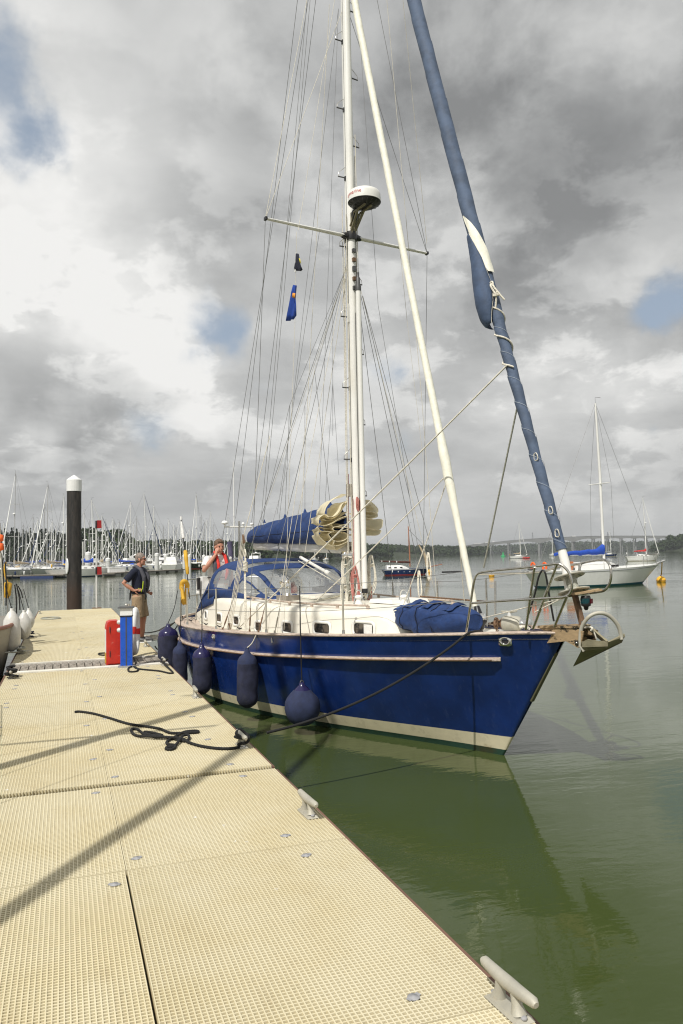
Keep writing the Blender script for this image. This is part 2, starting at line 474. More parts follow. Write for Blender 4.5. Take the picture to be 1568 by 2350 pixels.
class MB:
    def __init__(self):
        self.v = []
        self.f = []
        self.s = []

    def add(self, vs, fs, smooth=False):
        o = len(self.v)
        self.v.extend([tuple(p) for p in vs])
        self.f.extend([tuple(i + o for i in f) for f in fs])
        self.s.extend([smooth] * len(fs))
        return self

    def box(self, c, size, rot=None, taper=1.0):
        hx, hy, hz = size[0] / 2, size[1] / 2, size[2] / 2
        vs = []
        for z in (-1, 1):
            k = taper if z > 0 else 1.0
            for x, y in ((-1, -1), (1, -1), (1, 1), (-1, 1)):
                vs.append(Vector((x * hx * k, y * hy * k, z * hz)))
        if rot is not None:
            if not isinstance(rot, Matrix):
                rot = Matrix.Rotation(rot, 3, 'Z')
            vs = [rot @ p for p in vs]
        vs = [p + Vector(c) for p in vs]
        return self.add(vs, [(3, 2, 1, 0), (4, 5, 6, 7), (0, 1, 5, 4), (1, 2, 6, 5), (2, 3, 7, 6), (3, 0, 4, 7)])

    def beam(self, a, b, w, h, up=(0, 0, 1)):
        a, b = Vector(a), Vector(b)
        d = (b - a)
        L = d.length
        d.normalize()
        up = Vector(up)
        x = up.cross(d)
        if x.length < 1e-4:
            x = Vector((1, 0, 0))
        x.normalize()
        y = d.cross(x).normalized()
        rot = Matrix((x, y, d)).transposed()
        return self.box((a + b) / 2, (w, h, L), rot)

    def rings(self, rings, closed=True, caps=True, smooth=True):
        n = len(rings[0])
        vs = [p for r in rings for p in r]
        fs = []
        for i in range(len(rings) - 1):
            for j in range(n if closed else n - 1):
                k = (j + 1) % n
                fs.append((i * n + j, i * n + k, (i + 1) * n + k, (i + 1) * n + j))
        o = len(self.v)
        self.add(vs, fs, smooth)
        if caps and closed:
            self.add(rings[0], [tuple(reversed(range(n)))], False)
            self.add(rings[-1], [tuple(range(n))], False)
        return self

    def tube(self, pts, r, n=8, caps=True, closed=False, flat=1.0):
        pts = [Vector(p) for p in pts]
        m = len(pts)
        rs = r if isinstance(r, (list, tuple)) else [r] * m
        rings = []
        px = None
        for i, p in enumerate(pts):
            if closed:
                d = pts[(i + 1) % m] - pts[i - 1]
            else:
                d = pts[min(i + 1, m - 1)] - pts[max(i - 1, 0)]
            if d.length < 1e-9:
                d = Vector((0, 0, 1))
            d.normalize()
            if px is None:
                x, y, _ = basis(d)
            else:
                x = px - d * px.dot(d)
                if x.length < 1e-5:
                    x, y, _ = basis(d)
                x.normalize()
                y = d.cross(x)
            px = x
            rings.append([p + x * (math.cos(2 * math.pi * k / n) * rs[i]) + y * (math.sin(2 * math.pi * k / n) * rs[i] * flat) for k in range(n)])
        if closed:
            rings.append(rings[0])
            return self.rings(rings, caps=False)
        return self.rings(rings, caps=caps)

    def lathe(self, prof, o, d=(0, 0, 1), n=16, sx=1.0, sy=1.0):
        x, y, z = basis(d)
        if tuple(d) == (0, 0, 1):
            x, y, z = Vector((1, 0, 0)), Vector((0, 1, 0)), Vector((0, 0, 1))
        o = Vector(o)
        rings = [[o + z * h + x * (max(r, 1e-4) * sx * math.cos(2 * math.pi * k / n)) + y * (max(r, 1e-4) * sy * math.sin(2 * math.pi * k / n)) for k in range(n)] for r, h in prof]
        return self.rings(rings, caps=True)

    def ell(self, c, r, n=12, m=8, rot=None):
        r = Vector(r) if not isinstance(r, (int, float)) else Vector((r, r, r))
        c = Vector(c)
        rings = []
        for i in range(m + 1):
            t = math.pi * i / m
            rr = max(math.sin(t), 1e-3)
            ring = []
            for k in range(n):
                p = Vector((r.x * rr * math.cos(2 * math.pi * k / n), r.y * rr * math.sin(2 * math.pi * k / n), -r.z * math.cos(t)))
                if rot is not None:
                    p = rot @ p
                ring.append(c + p)
            rings.append(ring)
        return self.rings(rings)

    def grid(self, rows, smooth=True, mask=None):
        n = len(rows[0])
        vs = [p for r in rows for p in r]
        fs = []
        for i in range(len(rows) - 1):
            for j in range(n - 1):
                if mask is None or mask(i, j):
                    fs.append((i * n + j, i * n + j + 1, (i + 1) * n + j + 1, (i + 1) * n + j))
        return self.add(vs, fs, smooth)

    def xform(self, fn):
        self.v = [tuple(fn(Vector(p))) for p in self.v]
        return self

    def mesh(self, name, m):
        me = bpy.data.meshes.new(name)
        me.from_pydata(self.v, [], self.f)
        me.polygons.foreach_set('use_smooth', self.s)
        me.materials.append(m)
        me.update()
        return me

    def build(self, name, m, parent=None, world=False, solid=0.0, label=None):
        if world and parent is not None:
            inv = root_matrix(parent).inverted()
            self.v = [tuple(inv @ Vector(p)) for p in self.v]
        o = bpy.data.objects.new(name, self.mesh(name, m))
        C.objects.link(o)
        if parent is not None:
            o.parent = parent
        if solid:
            md = o.modifiers.new('solidify', 'SOLIDIFY')
            md.thickness = solid
            md.offset = 0
        if label:
            o['label'] = label
        return o


def root_matrix(o):
    m = Matrix.Identity(4)
    while o is not None:
        m = o.matrix_basis @ m
        o = o.parent
    return m


def thing(name, label, cat, loc=(0, 0, 0), rz=0.0, group=None, rot=None):
    o = bpy.data.objects.new(name, None)
    o.empty_display_size = 0.2
    C.objects.link(o)
    o.location = loc
    o.rotation_euler = rot if rot is not None else (0, 0, rz)
    o['label'] = label
    o['category'] = cat
    if group:
        o['group'] = group
    return o


def tag(o, label, cat, group=None):
    o['label'] = label
    o['category'] = cat
    if group:
        o['group'] = group
    return o


def piece(name, mesh_data, parent, loc=(0, 0, 0), rz=0.0):
    o = bpy.data.objects.new(name, mesh_data)
    C.objects.link(o)
    o.parent = parent
    o.location = loc
    o.rotation_euler = (0, 0, rz)
    return o


def copy_thing(root, loc=None, rz=None, label=None, group=None):
    r = root.copy()
    C.objects.link(r)
    if loc is not None:
        r.location = loc
    if rz is not None:
        r.rotation_euler = (0, 0, rz)
    if label:
        r['label'] = label
    if group:
        r['group'] = group
    for ch in list(root.children):
        c = ch.copy()
        C.objects.link(c)
        c.parent = r
        for s in list(ch.children):
            d = s.copy()
            C.objects.link(d)
            d.parent = c
    return r


def catmull(pts, k=5, closed=False):
    pts = [Vector(p) for p in pts]
    n = len(pts)
    out = []
    for i in range(n if closed else n - 1):
        p0 = pts[(i - 1) % n] if (closed or i > 0) else pts[0]
        p1 = pts[i]
        p2 = pts[(i + 1) % n]
        p3 = pts[(i + 2) % n] if (closed or i + 2 < n) else pts[-1]
        for j in range(k):
            t = j / k
            out.append(0.5 * ((2 * p1) + (p2 - p0) * t + (2 * p0 - 5 * p1 + 4 * p2 - p3) * t * t + (3 * p1 - p0 - 3 * p2 + p3) * t ** 3))
    if not closed:
        out.append(pts[-1])
    return out


def interp(x, xs, ys):
    return float(np.interp(x, xs, ys))


def sinterp(x, xs, ys):
    """smooth (monotone-ish) interpolation through table"""
    if x <= xs[0]:
        return ys[0]
    if x >= xs[-1]:
        return ys[-1]
    for i in range(len(xs) - 1):
        if x <= xs[i + 1]:
            break
    h = xs[i + 1] - xs[i]
    t = (x - xs[i]) / h

    def sl(k):
        if k == 0:
            return (ys[1] - ys[0]) / (xs[1] - xs[0])
        if k == len(xs) - 1:
            return (ys[-1] - ys[-2]) / (xs[-1] - xs[-2])
        return (ys[k + 1] - ys[k - 1]) / (xs[k + 1] - xs[k - 1])
    m0, m1 = sl(i) * h, sl(i + 1) * h
    return (2 * t ** 3 - 3 * t * t + 1) * ys[i] + (t ** 3 - 2 * t * t + t) * m0 + (-2 * t ** 3 + 3 * t * t) * ys[i + 1] + (t ** 3 - t * t) * m1


# ================================================================== THE SETTING
w = MB()
xs = [-7000, -300, -40, 40, 300, 7000]
ys = [-3000, -60, 60, 400, 7000]
w.grid([[Vector((x, y, 0)) for x in xs] for y in ys], smooth=False)
water = w.build('water', M_water)
water['kind'] = 'structure'
# sea bed under it so that nothing is open below
sb = MB().grid([[Vector((x, y, -6)) for x in (-7000, 7000)] for y in (-3000, 7000)], smooth=False)
o = sb.build('river_bed', M_conc)
o['kind'] = 'structure'

# ---- far banks
def bank(name, pts, depth, m, seed, bumpy=0.12, nrow=7):
    """pts: (column, top row, distance) along the bank; a rounded hill ridge rising from the water"""
    rnd = random.Random(seed)
    cols = []
    N = len(pts)
    dense = []
    for i in range(N - 1):
        for k in range(12):
            t = k / 12
            dense.append(tuple(pts[i][j] * (1 - t) + pts[i + 1][j] * t for j in range(3)))
    dense.append(pts[-1])
    mb = MB()
    rows = []
    for r in range(nrow + 1):
        t = r / nrow
        row = []
        for i, (x, y, D) in enumerate(dense):
            h = topz(x, y, D)
            prof = [0, 0.35, 0.62, 0.82, 0.94, 1.0, 0.9, 0.0][min(r, 7)]
            dd = D + depth * t
            h2 = h * prof * (1 + bumpy * (noise.noise(Vector((x * 0.05, t * 3, seed))) if r not in (0, nrow) else 0))
            p = atD(x, dd, (-0.5 if r == 0 else h2))
            row.append(p)
        rows.append(row)
    mb.grid(rows)
    o = mb.build(name, m)
    o['kind'] = 'structure'
    return o


bank('far_bank', [(-300, 1262, 420), (0, 1260, 420), (300, 1262, 430), (480, 1262, 520), (700, 1263, 700)], 120, M_land, 3)
bank('river_bank', [(560, 1258, 760), (700, 1258, 900), (850, 1259, 1000), (1000, 1262, 1300), (1120, 1262, 1700)], 500, M_land, 4)
bank('distant_hill', [(1000, 1258, 2700), (1100, 1253, 2700), (1200, 1248, 2700), (1320, 1246, 2700), (1400, 1243, 2700), (1560, 1242, 2700), (1800, 1240, 2700)], 900, M_land, 5)
bank('near_headland', [(1490, 1258, 1250), (1530, 1246, 1150), (1600, 1240, 1050), (1800, 1236, 1000)], 300, M_land, 6)


def wood(name, label, spec, m, seed, leaf=1.0, per=70, conifer=False):
    """far-off wood that reads as one mass: spec = list of (x0,x1,ytop0,ytop1,D,count,treeheight)"""
    rnd = random.Random(seed)
    V, Fc = [], []
    def tri(c, s):
        a = Vector((rnd.gauss(0, 1), rnd.gauss(0, 1), rnd.gauss(0, 1))).normalized()
        b = a.orthogonal().normalized()
        c2 = a.cross(b)
        an = rnd.random() * 6.28
        o = len(V)
        for k in range(4):
            t = an + k * 1.5708
            V.append(c + (b * math.cos(t) + c2 * math.sin(t)) * s * rnd.uniform(0.7, 1.1))
        Fc.append((o, o + 1, o + 2, o + 3))
    for (x0, x1, y0, y1, D, cnt, th) in spec:
        for i in range(cnt):
            t = (i + rnd.random()) / cnt
            x = x0 + (x1 - x0) * t
            y = y0 + (y1 - y0) * t
            dd = D * rnd.uniform(0.99, 1.06)
            top = topz(x, y, dd) + rnd.uniform(-0.22, 0.06) * th
            base = top - th
            rad = th * rnd.uniform(0.28, 0.46) * (0.5 if conifer else 1.0)
            c0 = atD(x, dd, 0)
            sz = leaf * D / 400
            for k in range(per):
                if conifer:
                    h = rnd.random()
                    rr = rad * (1 - h) ** 0.8 * math.sqrt(rnd.random()) + 0.15
                    if h > 0.9:
                        rr *= 0.4
                    a = rnd.random() * 6.283
                    p = Vector((c0.x + rr * math.cos(a), c0.y + rr * math.sin(a), base + th * h))
                    tri(p, sz * 0.75)
                else:
                    while True:
                        q = Vector((rnd.uniform(-1, 1), rnd.uniform(-1, 1), rnd.uniform(-1, 1)))
                        if q.length < 1:
                            break
                    q = q.normalized() * (q.length ** 0.4)
                    if q.z < -0.3:
                        q *= 0.75
                    p = Vector((c0.x + q.x * rad, c0.y + q.y * rad, top - th * 0.5 + q.z * th * 0.5))
                    tri(p, sz)
            # trunk
            o = len(V)
            for zz_, r_ in ((0, 0.3), (max(base + th * 0.5, 1), 0.18)):
                for k in range(4):
                    V.append(Vector((c0.x + r_ * math.cos(k * 1.57), c0.y + r_ * math.sin(k * 1.57), zz_)))
            for k in range(4):
                Fc.append((o + k, o + (k + 1) % 4, o + 4 + (k + 1) % 4, o + 4 + k))
    me = bpy.data.meshes.new(name)
    me.from_pydata([tuple(p) for p in V], [], Fc)
    me.materials.append(m)
    ob = bpy.data.objects.new(name, me)
    C.objects.link(ob)
    ob['kind'] = 'stuff'
    ob['label'] = label
    ob['category'] = 'woodland'
    return ob


wood('pine_wood', 'dark pine wood with ragged tops behind the marina at far left', [(-60, 190, 1214, 1214, 400, 60, 15), (-60, 195, 1224, 1224, 385, 60, 13), (-60, 195, 1240, 1240, 375, 50, 10)], M_pine, 11, 0.8, 170, True)
wood('broadleaf_wood', 'dark rounded broadleaf wood behind the marina, falling away to the right', [
    (192, 292, 1211, 1216, 410, 26, 15), (192, 292, 1232, 1238, 395, 30, 12), (190, 300, 1252, 1252, 385, 30, 9), (286, 480, 1238, 1242, 430, 60, 10), (286, 480, 1250, 1252, 420, 70, 8),
    (478, 600, 1240, 1244, 560, 50, 11), (478, 620, 1253, 1254, 545, 55, 9), (600, 760, 1246, 1250, 700, 50, 11), (600, 760, 1257, 1258, 690, 50, 9),
    (-60, 192, 1255, 1255, 372, 40, 8)], M_fol, 12, 0.9, 110)
wood('riverside_wood', 'low band of trees along the far river bank behind the masts', [
    (750, 900, 1243, 1249, 1000, 80, 11), (750, 900, 1255, 1258, 970, 80, 10), (900, 1120, 1250, 1254, 1300, 110, 12), (900, 1120, 1260, 1261, 1280, 90, 9)], M_fol, 13, 0.6, 45)
wood('hillside_wood', 'hazy wooded hillside seen between the piers of the bridge', [
    (1080, 1240, 1254, 1246, 2600, 130, 20), (1080, 1240, 1261, 1257, 2560, 130, 16), (1240, 1560, 1243, 1240, 2600, 230, 22), (1240, 1560, 1252, 1249, 2580, 220, 20), (1240, 1560, 1259, 1256, 2550, 180, 14)], M_fol, 14, 0.45, 22)
wood('headland_wood', 'dark trees on the near headland at the right end of the bridge', [
    (1505, 1545, 1246, 1234, 1200, 22, 15), (1500, 1600, 1252, 1245, 1180, 40, 13), (1530, 1640, 1230, 1218, 1150, 36, 20)], M_fol, 15, 0.6, 150)

# ---- haze: one box of thin air round everything
hz_ = MB().box((0, 1500, 35), (11000, 8400, 84))
haze = hz_.build('haze', M_conc)
haze.data.materials.clear()
hm = bpy.data.materials.new('haze_air')
hm.use_nodes = True
hm.node_tree.nodes.clear()
q = NG(hm.node_tree)
pv = q.n('ShaderNodeVolumePrincipled', ins={'Color': (0.86, 0.9, 0.94, 1), 'Density': 0.00017, 'Anisotropy': 0.3})
ho = q.n('ShaderNodeOutputMaterial')
hm.node_tree.links.new(pv.outputs[0], ho.inputs['Volume'])
haze.data.materials.append(hm)
haze['kind'] = 'stuff'
haze['label'] = 'thin grey haze over the estuary'
haze['category'] = 'haze'
haze.display_type = 'WIRE'

# ---- bridge
def bridge():
    ctr = atD(1361, 2300)
    t = thing('road_bridge', 'long pale concrete road bridge crossing the estuary on tall twin piers', 'bridge', ctr)
    path = [(1050, 1256.5), (1079, 1251.5), (1129, 1246), (1169, 1241.5), (1240, 1236), (1317, 1232.5), (1363, 1231), (1427, 1230.5), (1484, 1230.5), (1600, 1231)]
    top = []
    for x, y in path:
        top.append(atD(x, 2300, topz(x, y, 2300)))
    piers = [(1104, 4, 6), (1129, 4, 7), (1169, 5, 8), (1240, 8, 15), (1317, 8, 15), (1363, 5, 8), (1395, 5, 8), (1427, 5, 8), (1458, 5, 8), (1484, 5, 8), (1512, 5, 8), (1545, 5, 8)]
    # depth of girder at column x : haunched over the piers of the main span
    def zt(x):
        xsx = [p[0] for p in path]
        return topz(x, interp(x, xsx, [p[1] for p in path]), 2300)
    def dep(x):
        d = 5.5
        for px_, _, dd in piers:
            L = 34 if px_ in (1240, 1317) else 12
            k = max(0, 1 - abs(x - px_) / L)
            d = max(d, 5.5 + (dd - 5.5) * k * k)
        return d
    mb = MB()
    r1, r2, r3, r4 = [], [], [], []
    for i in range(140):
        x = 1050 + 550 * i / 139
        a = atD(x, 2300, zt(x))
        b = atD(x, 2322, zt(x))
        d = Vector((0, 0, dep(x)))
        r1.append([a, a - d, b - d, b])
    mb.rings(r1, closed=True, smooth=False)
    mb.build('deck_girder', M_concrete, t, world=True)
    mb = MB()
    for dd in (2299.5, 2322.3):
        mb.tube([atD(1050 + 550 * i / 60, dd, zt(1050 + 550 * i / 60) + 1.2) for i in range(61)], 0.55, 4)
    mb.build('parapet', M_concrete, t, world=True)
    for x, wd, dd in piers:
        h = zt(x) - dep(x) + 1.5
        for k in (0, 1):
            c = atD(x + (2.2 if k else -2.2), 2304 + 13 * k, 0)
            p = MB()
            p.box((c.x, c.y, h / 2 - 1), (wd * 0.75, 5, h + 2), rot=math.atan2(ray(x, 1277).y, ray(x, 1277).x) - math.pi / 2, taper=0.93)
            p.build('pier', M_concrete, t, world=True)
    # lorries on the deck
    for i, x in enumerate((1092, 1101, 1117, 1133, 1198, 1318, 1388)):
        L = (14, 9, 12, 8, 12, 14, 10)[i]
        c = atD(x, 2311, zt(x))
        an = math.atan2(ray(x, 1277).y, ray(x, 1277).x) - math.pi / 2
        lab = ['leftmost long lorry crossing the low end of the bridge', 'short lorry second from the left on the bridge deck', 'lorry on the bridge above the second pair of left piers', 'van on the bridge just right of the lorry group',
               'lone lorry on the bridge left of the main span', 'long lorry at the centre of the bridge over the main span', 'small lorry on the flat right part of the bridge'][i]
        v = thing('lorry', lab, 'lorry', c, an, 'lorries crossing the bridge')
        MB().box((0.9, 0, 2.6), (L * 0.76, 2.6, 3.0)).build('cargo_box', M_white if i % 2 else M_alug, v)
        MB().box((-L * 0.44, 0, 2.1), (L * 0.16, 2.5, 2.6)).build('cab', M_dgrey, v)
        for sx in (-L * 0.4, L * 0.2, L * 0.35):
            MB().lathe([(0.5, -1.25), (0.5, 1.25)], (sx, 0, 0.5), (0, 1, 0), 10).build('wheel', M_black, v)


bridge()
for i, (x, y0, D) in enumerate([(1220 + 4, 1222, 2900), (1382, 1216, 2900), (1397, 1221, 3000)]):
    zt_ = topz(x, y0, D)
    c = atD(x, D, 25)
    t = thing('electricity_pylon', ['thin pylon above the left half of the bridge', 'tallest pylon rising behind the bridge left of the white boat mast', 'shorter pylon just right of the tallest one behind the bridge'][i], 'pylon', c, 0.3)
    H = zt_ - 25
    for sx in (-1, 1):
        for sy in (-1, 1):
            MB().tube([(sx * 3, sy * 3, 0), (sx * 0.6, sy * 0.6, H)], 0.35, 4).build('leg', M_dgrey, t)
    for k, zf in enumerate((0.68, 0.8, 0.92)):
        MB().beam((-6 + k, 0, H * zf), (6 - k, 0, H * zf), 0.5, 0.8).build('arm', M_dgrey, t)

# ================================================================== PONTOON
ZD = 0.5
X0, X1 = -0.80, 1.53


def build_pontoons():
    """three pontoon modules carrying grating panels, planks and clips"""
    mods = [(-3.2, 5.965, 'near pontoon of cream grating in the foreground', 'crossed by the soft diagonal shadow'),
            (6.02, 12.50, '', ''), (12.54, 13.66, '', ''), (13.70, 28.2, '', '')]
    labels = ['nearest pontoon with open cream grating, filling the bottom of the photo',
              'second pontoon of cream grating, with the tangled black rope lying on it',
              'short timber-decked pontoon link under the blue pedestal and red box',
              'farthest pontoon of cream grating, where the man in shorts stands']
    edges = [[-3.2, -1.0, 0.9, 2.55, 4.33, 5.95], [6.036, 6.95, 8.35, 9.75, 11.15, 12.47], None,
             [13.72, 15.5, 17.3, 19.1, 20.9, 22.7, 24.5, 26.3, 28.2]]
    cache = {}
    rnd = random.Random(5)
    for mi, (u0, u1, _, _) in enumerate(mods):
        t = thing('pontoon', labels[mi], 'pontoon', (0, u0, 0), 0, 'pontoons of the walkway')
        L = u1 - u0
        fz = ZD - 0.045
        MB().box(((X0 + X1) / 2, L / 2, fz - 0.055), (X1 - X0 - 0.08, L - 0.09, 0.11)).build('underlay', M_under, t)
        for sx, xx in ((-1, X0 - 0.005), (1, X1 + 0.005)):
            MB().box((xx, L / 2, ZD - 0.075), (0.022, L - 0.03, 0.13)).build('fascia', M_fascia, t)
            MB().box((xx - sx * 0.035, L / 2, ZD - 0.23), (0.05, L - 0.05, 0.1)).build('side_beam', M_pframe, t)
        nf = max(1, int(L / 2.2))
        for k in range(nf):
            MB().box(((X0 + X1) / 2, L * (k + 0.5) / nf, 0.02), (X1 - X0 - 0.3, L / nf * 0.72, 0.56)).build('float', M_conc, t)
        if mi == 2:
            # planks run along the pontoon, side by side
            n = 19
            wd = (X1 - X0 - 0.1) / n
            pm = MB().box((0, 0, 0), (wd - 0.014, 0.92, 0.03)).mesh('plank', M_plank)
            for k in range(n):
                piece('plank', pm, t, (X0 + 0.05 + wd * (k + 0.5), 0.56 + rnd.uniform(-0.005, 0.005), ZD - 0.02 + rnd.uniform(-0.002, 0.002)))
            MB().box(((X0 + X1) / 2, 0.03, ZD - 0.012), (X1 - X0, 0.17, 0.05)).build('joint_strip', M_strip, t)
            MB().box(((X0 + X1) / 2, L - 0.03, ZD - 0.012), (X1 - X0, 0.07, 0.045)).build('joint_strip', M_strip, t)
            continue
        E = edges[mi]
        seams = None
        for k in range(len(E) - 1):
            a, b = E[k], E[k + 1]
            gp = 0.006 if b < 4.4 else 0.0015
            seams = [(X0 + 0.014, 0.305 - gp), (0.305 + gp, X1 - 0.008)]
            for (xa, xb) in seams:
                teeth = mi == 1 and k == 0
                key = (round(b - a, 3), round(xb - xa, 3), teeth)
                if key not in cache:
                    mb = MB()
                    W_, H_ = xb - xa, b - a - 0.012
                    pitch = 0.0212
                    nx = int(W_ / pitch)
                    ny = int(H_ / pitch)
                    vs, fs = [], []

                    def bar(x0, x1, y0, y1, z0, z1, ins):
                        o = len(vs)
                        vs.extend([(x0, y0, z0), (x1, y0, z0), (x1, y1, z0), (x0, y1, z0), (x0 + ins[0], y0 + ins[1], z1), (x1 - ins[0], y0 + ins[1], z1), (x1 - ins[0], y1 - ins[1], z1), (x0 + ins[0], y1 - ins[1], z1)])
                        fs.extend([tuple(o + i for i in f) for f in [(4, 5, 6, 7), (0, 1, 5, 4), (1, 2, 6, 5), (2, 3, 7, 6), (3, 0, 4, 7)]])
                    for i in range(nx + 1):
                        x = i * W_ / nx
                        hw = 0.0036 if 0 < i < nx else 0.006
                        bar(max(0, x - hw), min(W_, x + hw), 0, H_, -0.034, 0, (0.0008, 0))
                    for j in range(ny + 1):
                        if teeth and j == 0:
                            continue
                        y = j * H_ / ny
                        hw = 0.0040 if 0 < j < ny else 0.006
                        bar(0, W_, max(0, y - hw), min(H_, y + hw), -0.032, -0.0012, (0, 0.0008))
                    mb.add(vs, fs)
                    cache[key] = mb.mesh('grating_panel', M_grate)
                piece('grating_panel', cache[key], t, (xa, a + 0.006 - u0, ZD + rnd.uniform(-0.0015, 0.0015)))
        # clips at the panel corners
        if 'clip' not in cache:
            c = MB().lathe([(0.024, 0), (0.023, 0.002), (0.008, 0.003), (0.007, 0.005), (0.0, 0.005)], (0, 0, 0), n=14)
            c.box((0, 0, 0.0012), (0.060, 0.022, 0.0022))
            cache['clip'] = c.mesh('fixing_clip', M_clip)
        for k, e in enumerate(E):
            for dy in (-0.16, 0.16):
                if k == 0 and dy < 0 or k == len(E) - 1 and dy > 0:
                    continue
                if mi == 3 and k > 3:
                    continue
                for xx in (-0.62, 0.235 if dy < 0 else 0.38, 1.22):
                    piece('fixing_clip', cache['clip'], t, (xx + rnd.uniform(-0.03, 0.03), e + dy * rnd.uniform(0.7, 1.1) - u0, ZD + 0.001), rnd.uniform(-.5, .5))


build_pontoons()


def cleat_mesh():
    m = MB()
    m.box((0, 0, 0.006), (0.075, 0.21, 0.012), taper=0.85)
    m2 = MB().tube([(0, 0.062, 0.01), (0, 0.052, 0.04), (0, 0.045, 0.082)], [0.03, 0.019, 0.021], 10)
    m3 = MB()
    m3.tube([(0, -0.165, 0.093), (0, -0.15, 0.096), (0, -0.07, 0.090), (0, 0, 0.088), (0, 0.07, 0.090), (0, 0.15, 0.096), (0, 0.165, 0.093)], [0.011, 0.019, 0.023, 0.025, 0.023, 0.019, 0.011], 10)
    return m.mesh('base', M_galvp), m2.mesh('post', M_galvp), m3.mesh('horn', M_galvp)


cm = cleat_mesh()
bolt_mesh = MB().lathe([(0.012, 0), (0.012, 0.006), (0.006, 0.009), (0, 0.009)], (0, 0, 0), n=8).mesh('bolt', M_clip)
CLEATS = [(onz(1168, 2316, ZD).x, onz(1168, 2316, ZD).y, 'bare grey cleat at the bottom right corner of the pontoon'),
          (onz(707, 1868, ZD).x, onz(707, 1868, ZD).y, 'bare grey cleat on the right pontoon edge, nearest but one'),
          (1.44, 6.75, 'grey cleat with the black bow line turned round it'),
          (1.45, 9.35, 'bare grey cleat on the pontoon edge below the ball of the fender row'),
          (1.44, 12.35, 'cleat wrapped in black rope at the end of the white joint strip'),
          (1.44, 15.2, 'small grey cleat beyond the wooden decking on the right edge'),
          (1.44, 18.4, 'cleat near the man on the far right edge of the pontoon'),
          (-0.70, 12.05, 'cleat heaped with black rope at the left edge of the pontoon'),
          (-0.72, 15.2, 'cleat wrapped in pale grey rope on the left edge by the white fenders'),
          (-0.72, 18.2, 'cleat with dark blue rope on the left edge of the far pontoon'),
          (-0.72, 26.6, 'cleat at the far left corner of the walkway')]
for (x, y, lab) in CLEATS:
    t = thing('cleat', lab, 'cleat', (x, y, ZD + 0.002), R(random.uniform(-3, 3)) + (R(4) if y < 6 else 0), 'mooring cleats along the pontoon')
    piece('base', cm[0], t)
    piece('post', cm[1], t)
    piece('post', cm[1], t, rz=math.pi)
    piece('horn', cm[2], t)
    for s in (-1, 1):
        piece('bolt', bolt_mesh, t, (0, s * 0.09, 0.012))


def rope(name, label, pts, r, m, k=5, n=8, cat='rope', group=None):
    P = catmull(pts, k)
    o = MB().tube(P, r, n).build(name, m)
    return tag(o, label, cat, group)


def rp(zx, zy, z=ZD + 0.012):
    return onz(zx * 0.4, 1442.6 + zy * 0.4, z)


coil = [(430, 478), (460, 476), (540, 488), (640, 516), (700, 535), (760, 550), (850, 562), (920, 575), (980, 598), (1060, 598), (1135, 594), (1125, 586), (1060, 592), (1020, 612), (965, 642), (960, 662), (1000, 668), (1005, 680), (985, 692),
        (955, 690), (960, 680), (1000, 674), (1030, 640), (1050, 615), (1080, 610), (1085, 630), (1060, 645), (1000, 632), (930, 622), (850, 618), (780, 612), (755, 590), (760, 575), (790, 578), (820, 600), (850, 610), (930, 614), (905, 604),
        (840, 592), (832, 598), (870, 612), (950, 622), (1040, 630), (1090, 655), (1160, 675), (1260, 688), (1340, 686), (1385, 674)]
cp = []
for i, (a, b) in enumerate(coil):
    over = 0.012 if i in (22, 23, 24, 28, 29, 36, 37, 38, 40, 41, 42) else 0.0
    cp.append(rp(a, b, ZD + 0.012 + over))
cp += [Vector((1.40, 6.70, ZD + 0.03)), Vector((1.47, 6.66, ZD + 0.05)), Vector((1.49, 6.76, ZD + 0.065)), Vector((1.40, 6.82, ZD + 0.07)), Vector((1.41, 6.69, ZD + 0.085)), Vector((1.48, 6.64, ZD + 0.09)), Vector((1.46, 6.88, ZD + 0.11)), Vector((1.40, 6.78, ZD + 0.10)), Vector((1.45, 6.62, ZD + 0.09)), Vector((1.48, 6.70, ZD + 0.11))]
BOW_PT = None   # set below with the hull
coil_pts = cp
strip_rope = [(748, 150), (772, 178), (780, 200), (765, 214), (738, 226), (742, 246), (782, 245), (792, 232), (768, 216), (780, 226), (810, 233), (860, 238), (920, 244), (975, 256), (990, 248)]
rope('mooring_rope', 'black rope looped beside the blue pedestal and running to the corner cleat', [rp(a, b) for a, b in strip_rope] + [Vector((1.42, 12.3, ZD + 0.06)), Vector((1.48, 12.34, ZD + 0.08)), Vector((1.42, 12.42, ZD + 0.09)), Vector((1.43, 12.28, ZD + 0.10)), Vector((1.49, 12.42, ZD + 0.07)), Vector((1.40, 12.36, ZD + 0.05)), Vector((1.50, 12.3, ZD + 0.1))], 0.013, M_ropeb)
rope('mooring_rope', 'short loop of black rope on the deck left of the red box', [rp(620, 150), rp(590, 152), rp(568, 148), rp(570, 142), rp(600, 140), rp(625, 143)], 0.012, M_ropeb)
rope('mooring_rope', 'heap of black rope on the left edge cleat beside the planks', [Vector((-0.70 + 0.09 * math.cos(a * 1.9) * (1 - a * 0.02), 12.05 + 0.16 * math.sin(a * 1.3), ZD + 0.02 + a * 0.008)) for a in range(18)], 0.014, M_ropeb)
rope('mooring_rope', 'pale grey rope wound on the left cleat and led to the left hand boat', [Vector((-2.0, 13.6, 0.95)), Vector((-1.3, 14.2, 0.66)), Vector((-0.85, 14.9, ZD + 0.06))] + [Vector((-0.72 + 0.07 * math.cos(a * 1.7), 15.2 + 0.17 * math.sin(a * 1.1), ZD + 0.03 + a * 0.007)) for a in range(14)], 0.013, M_ropeg)
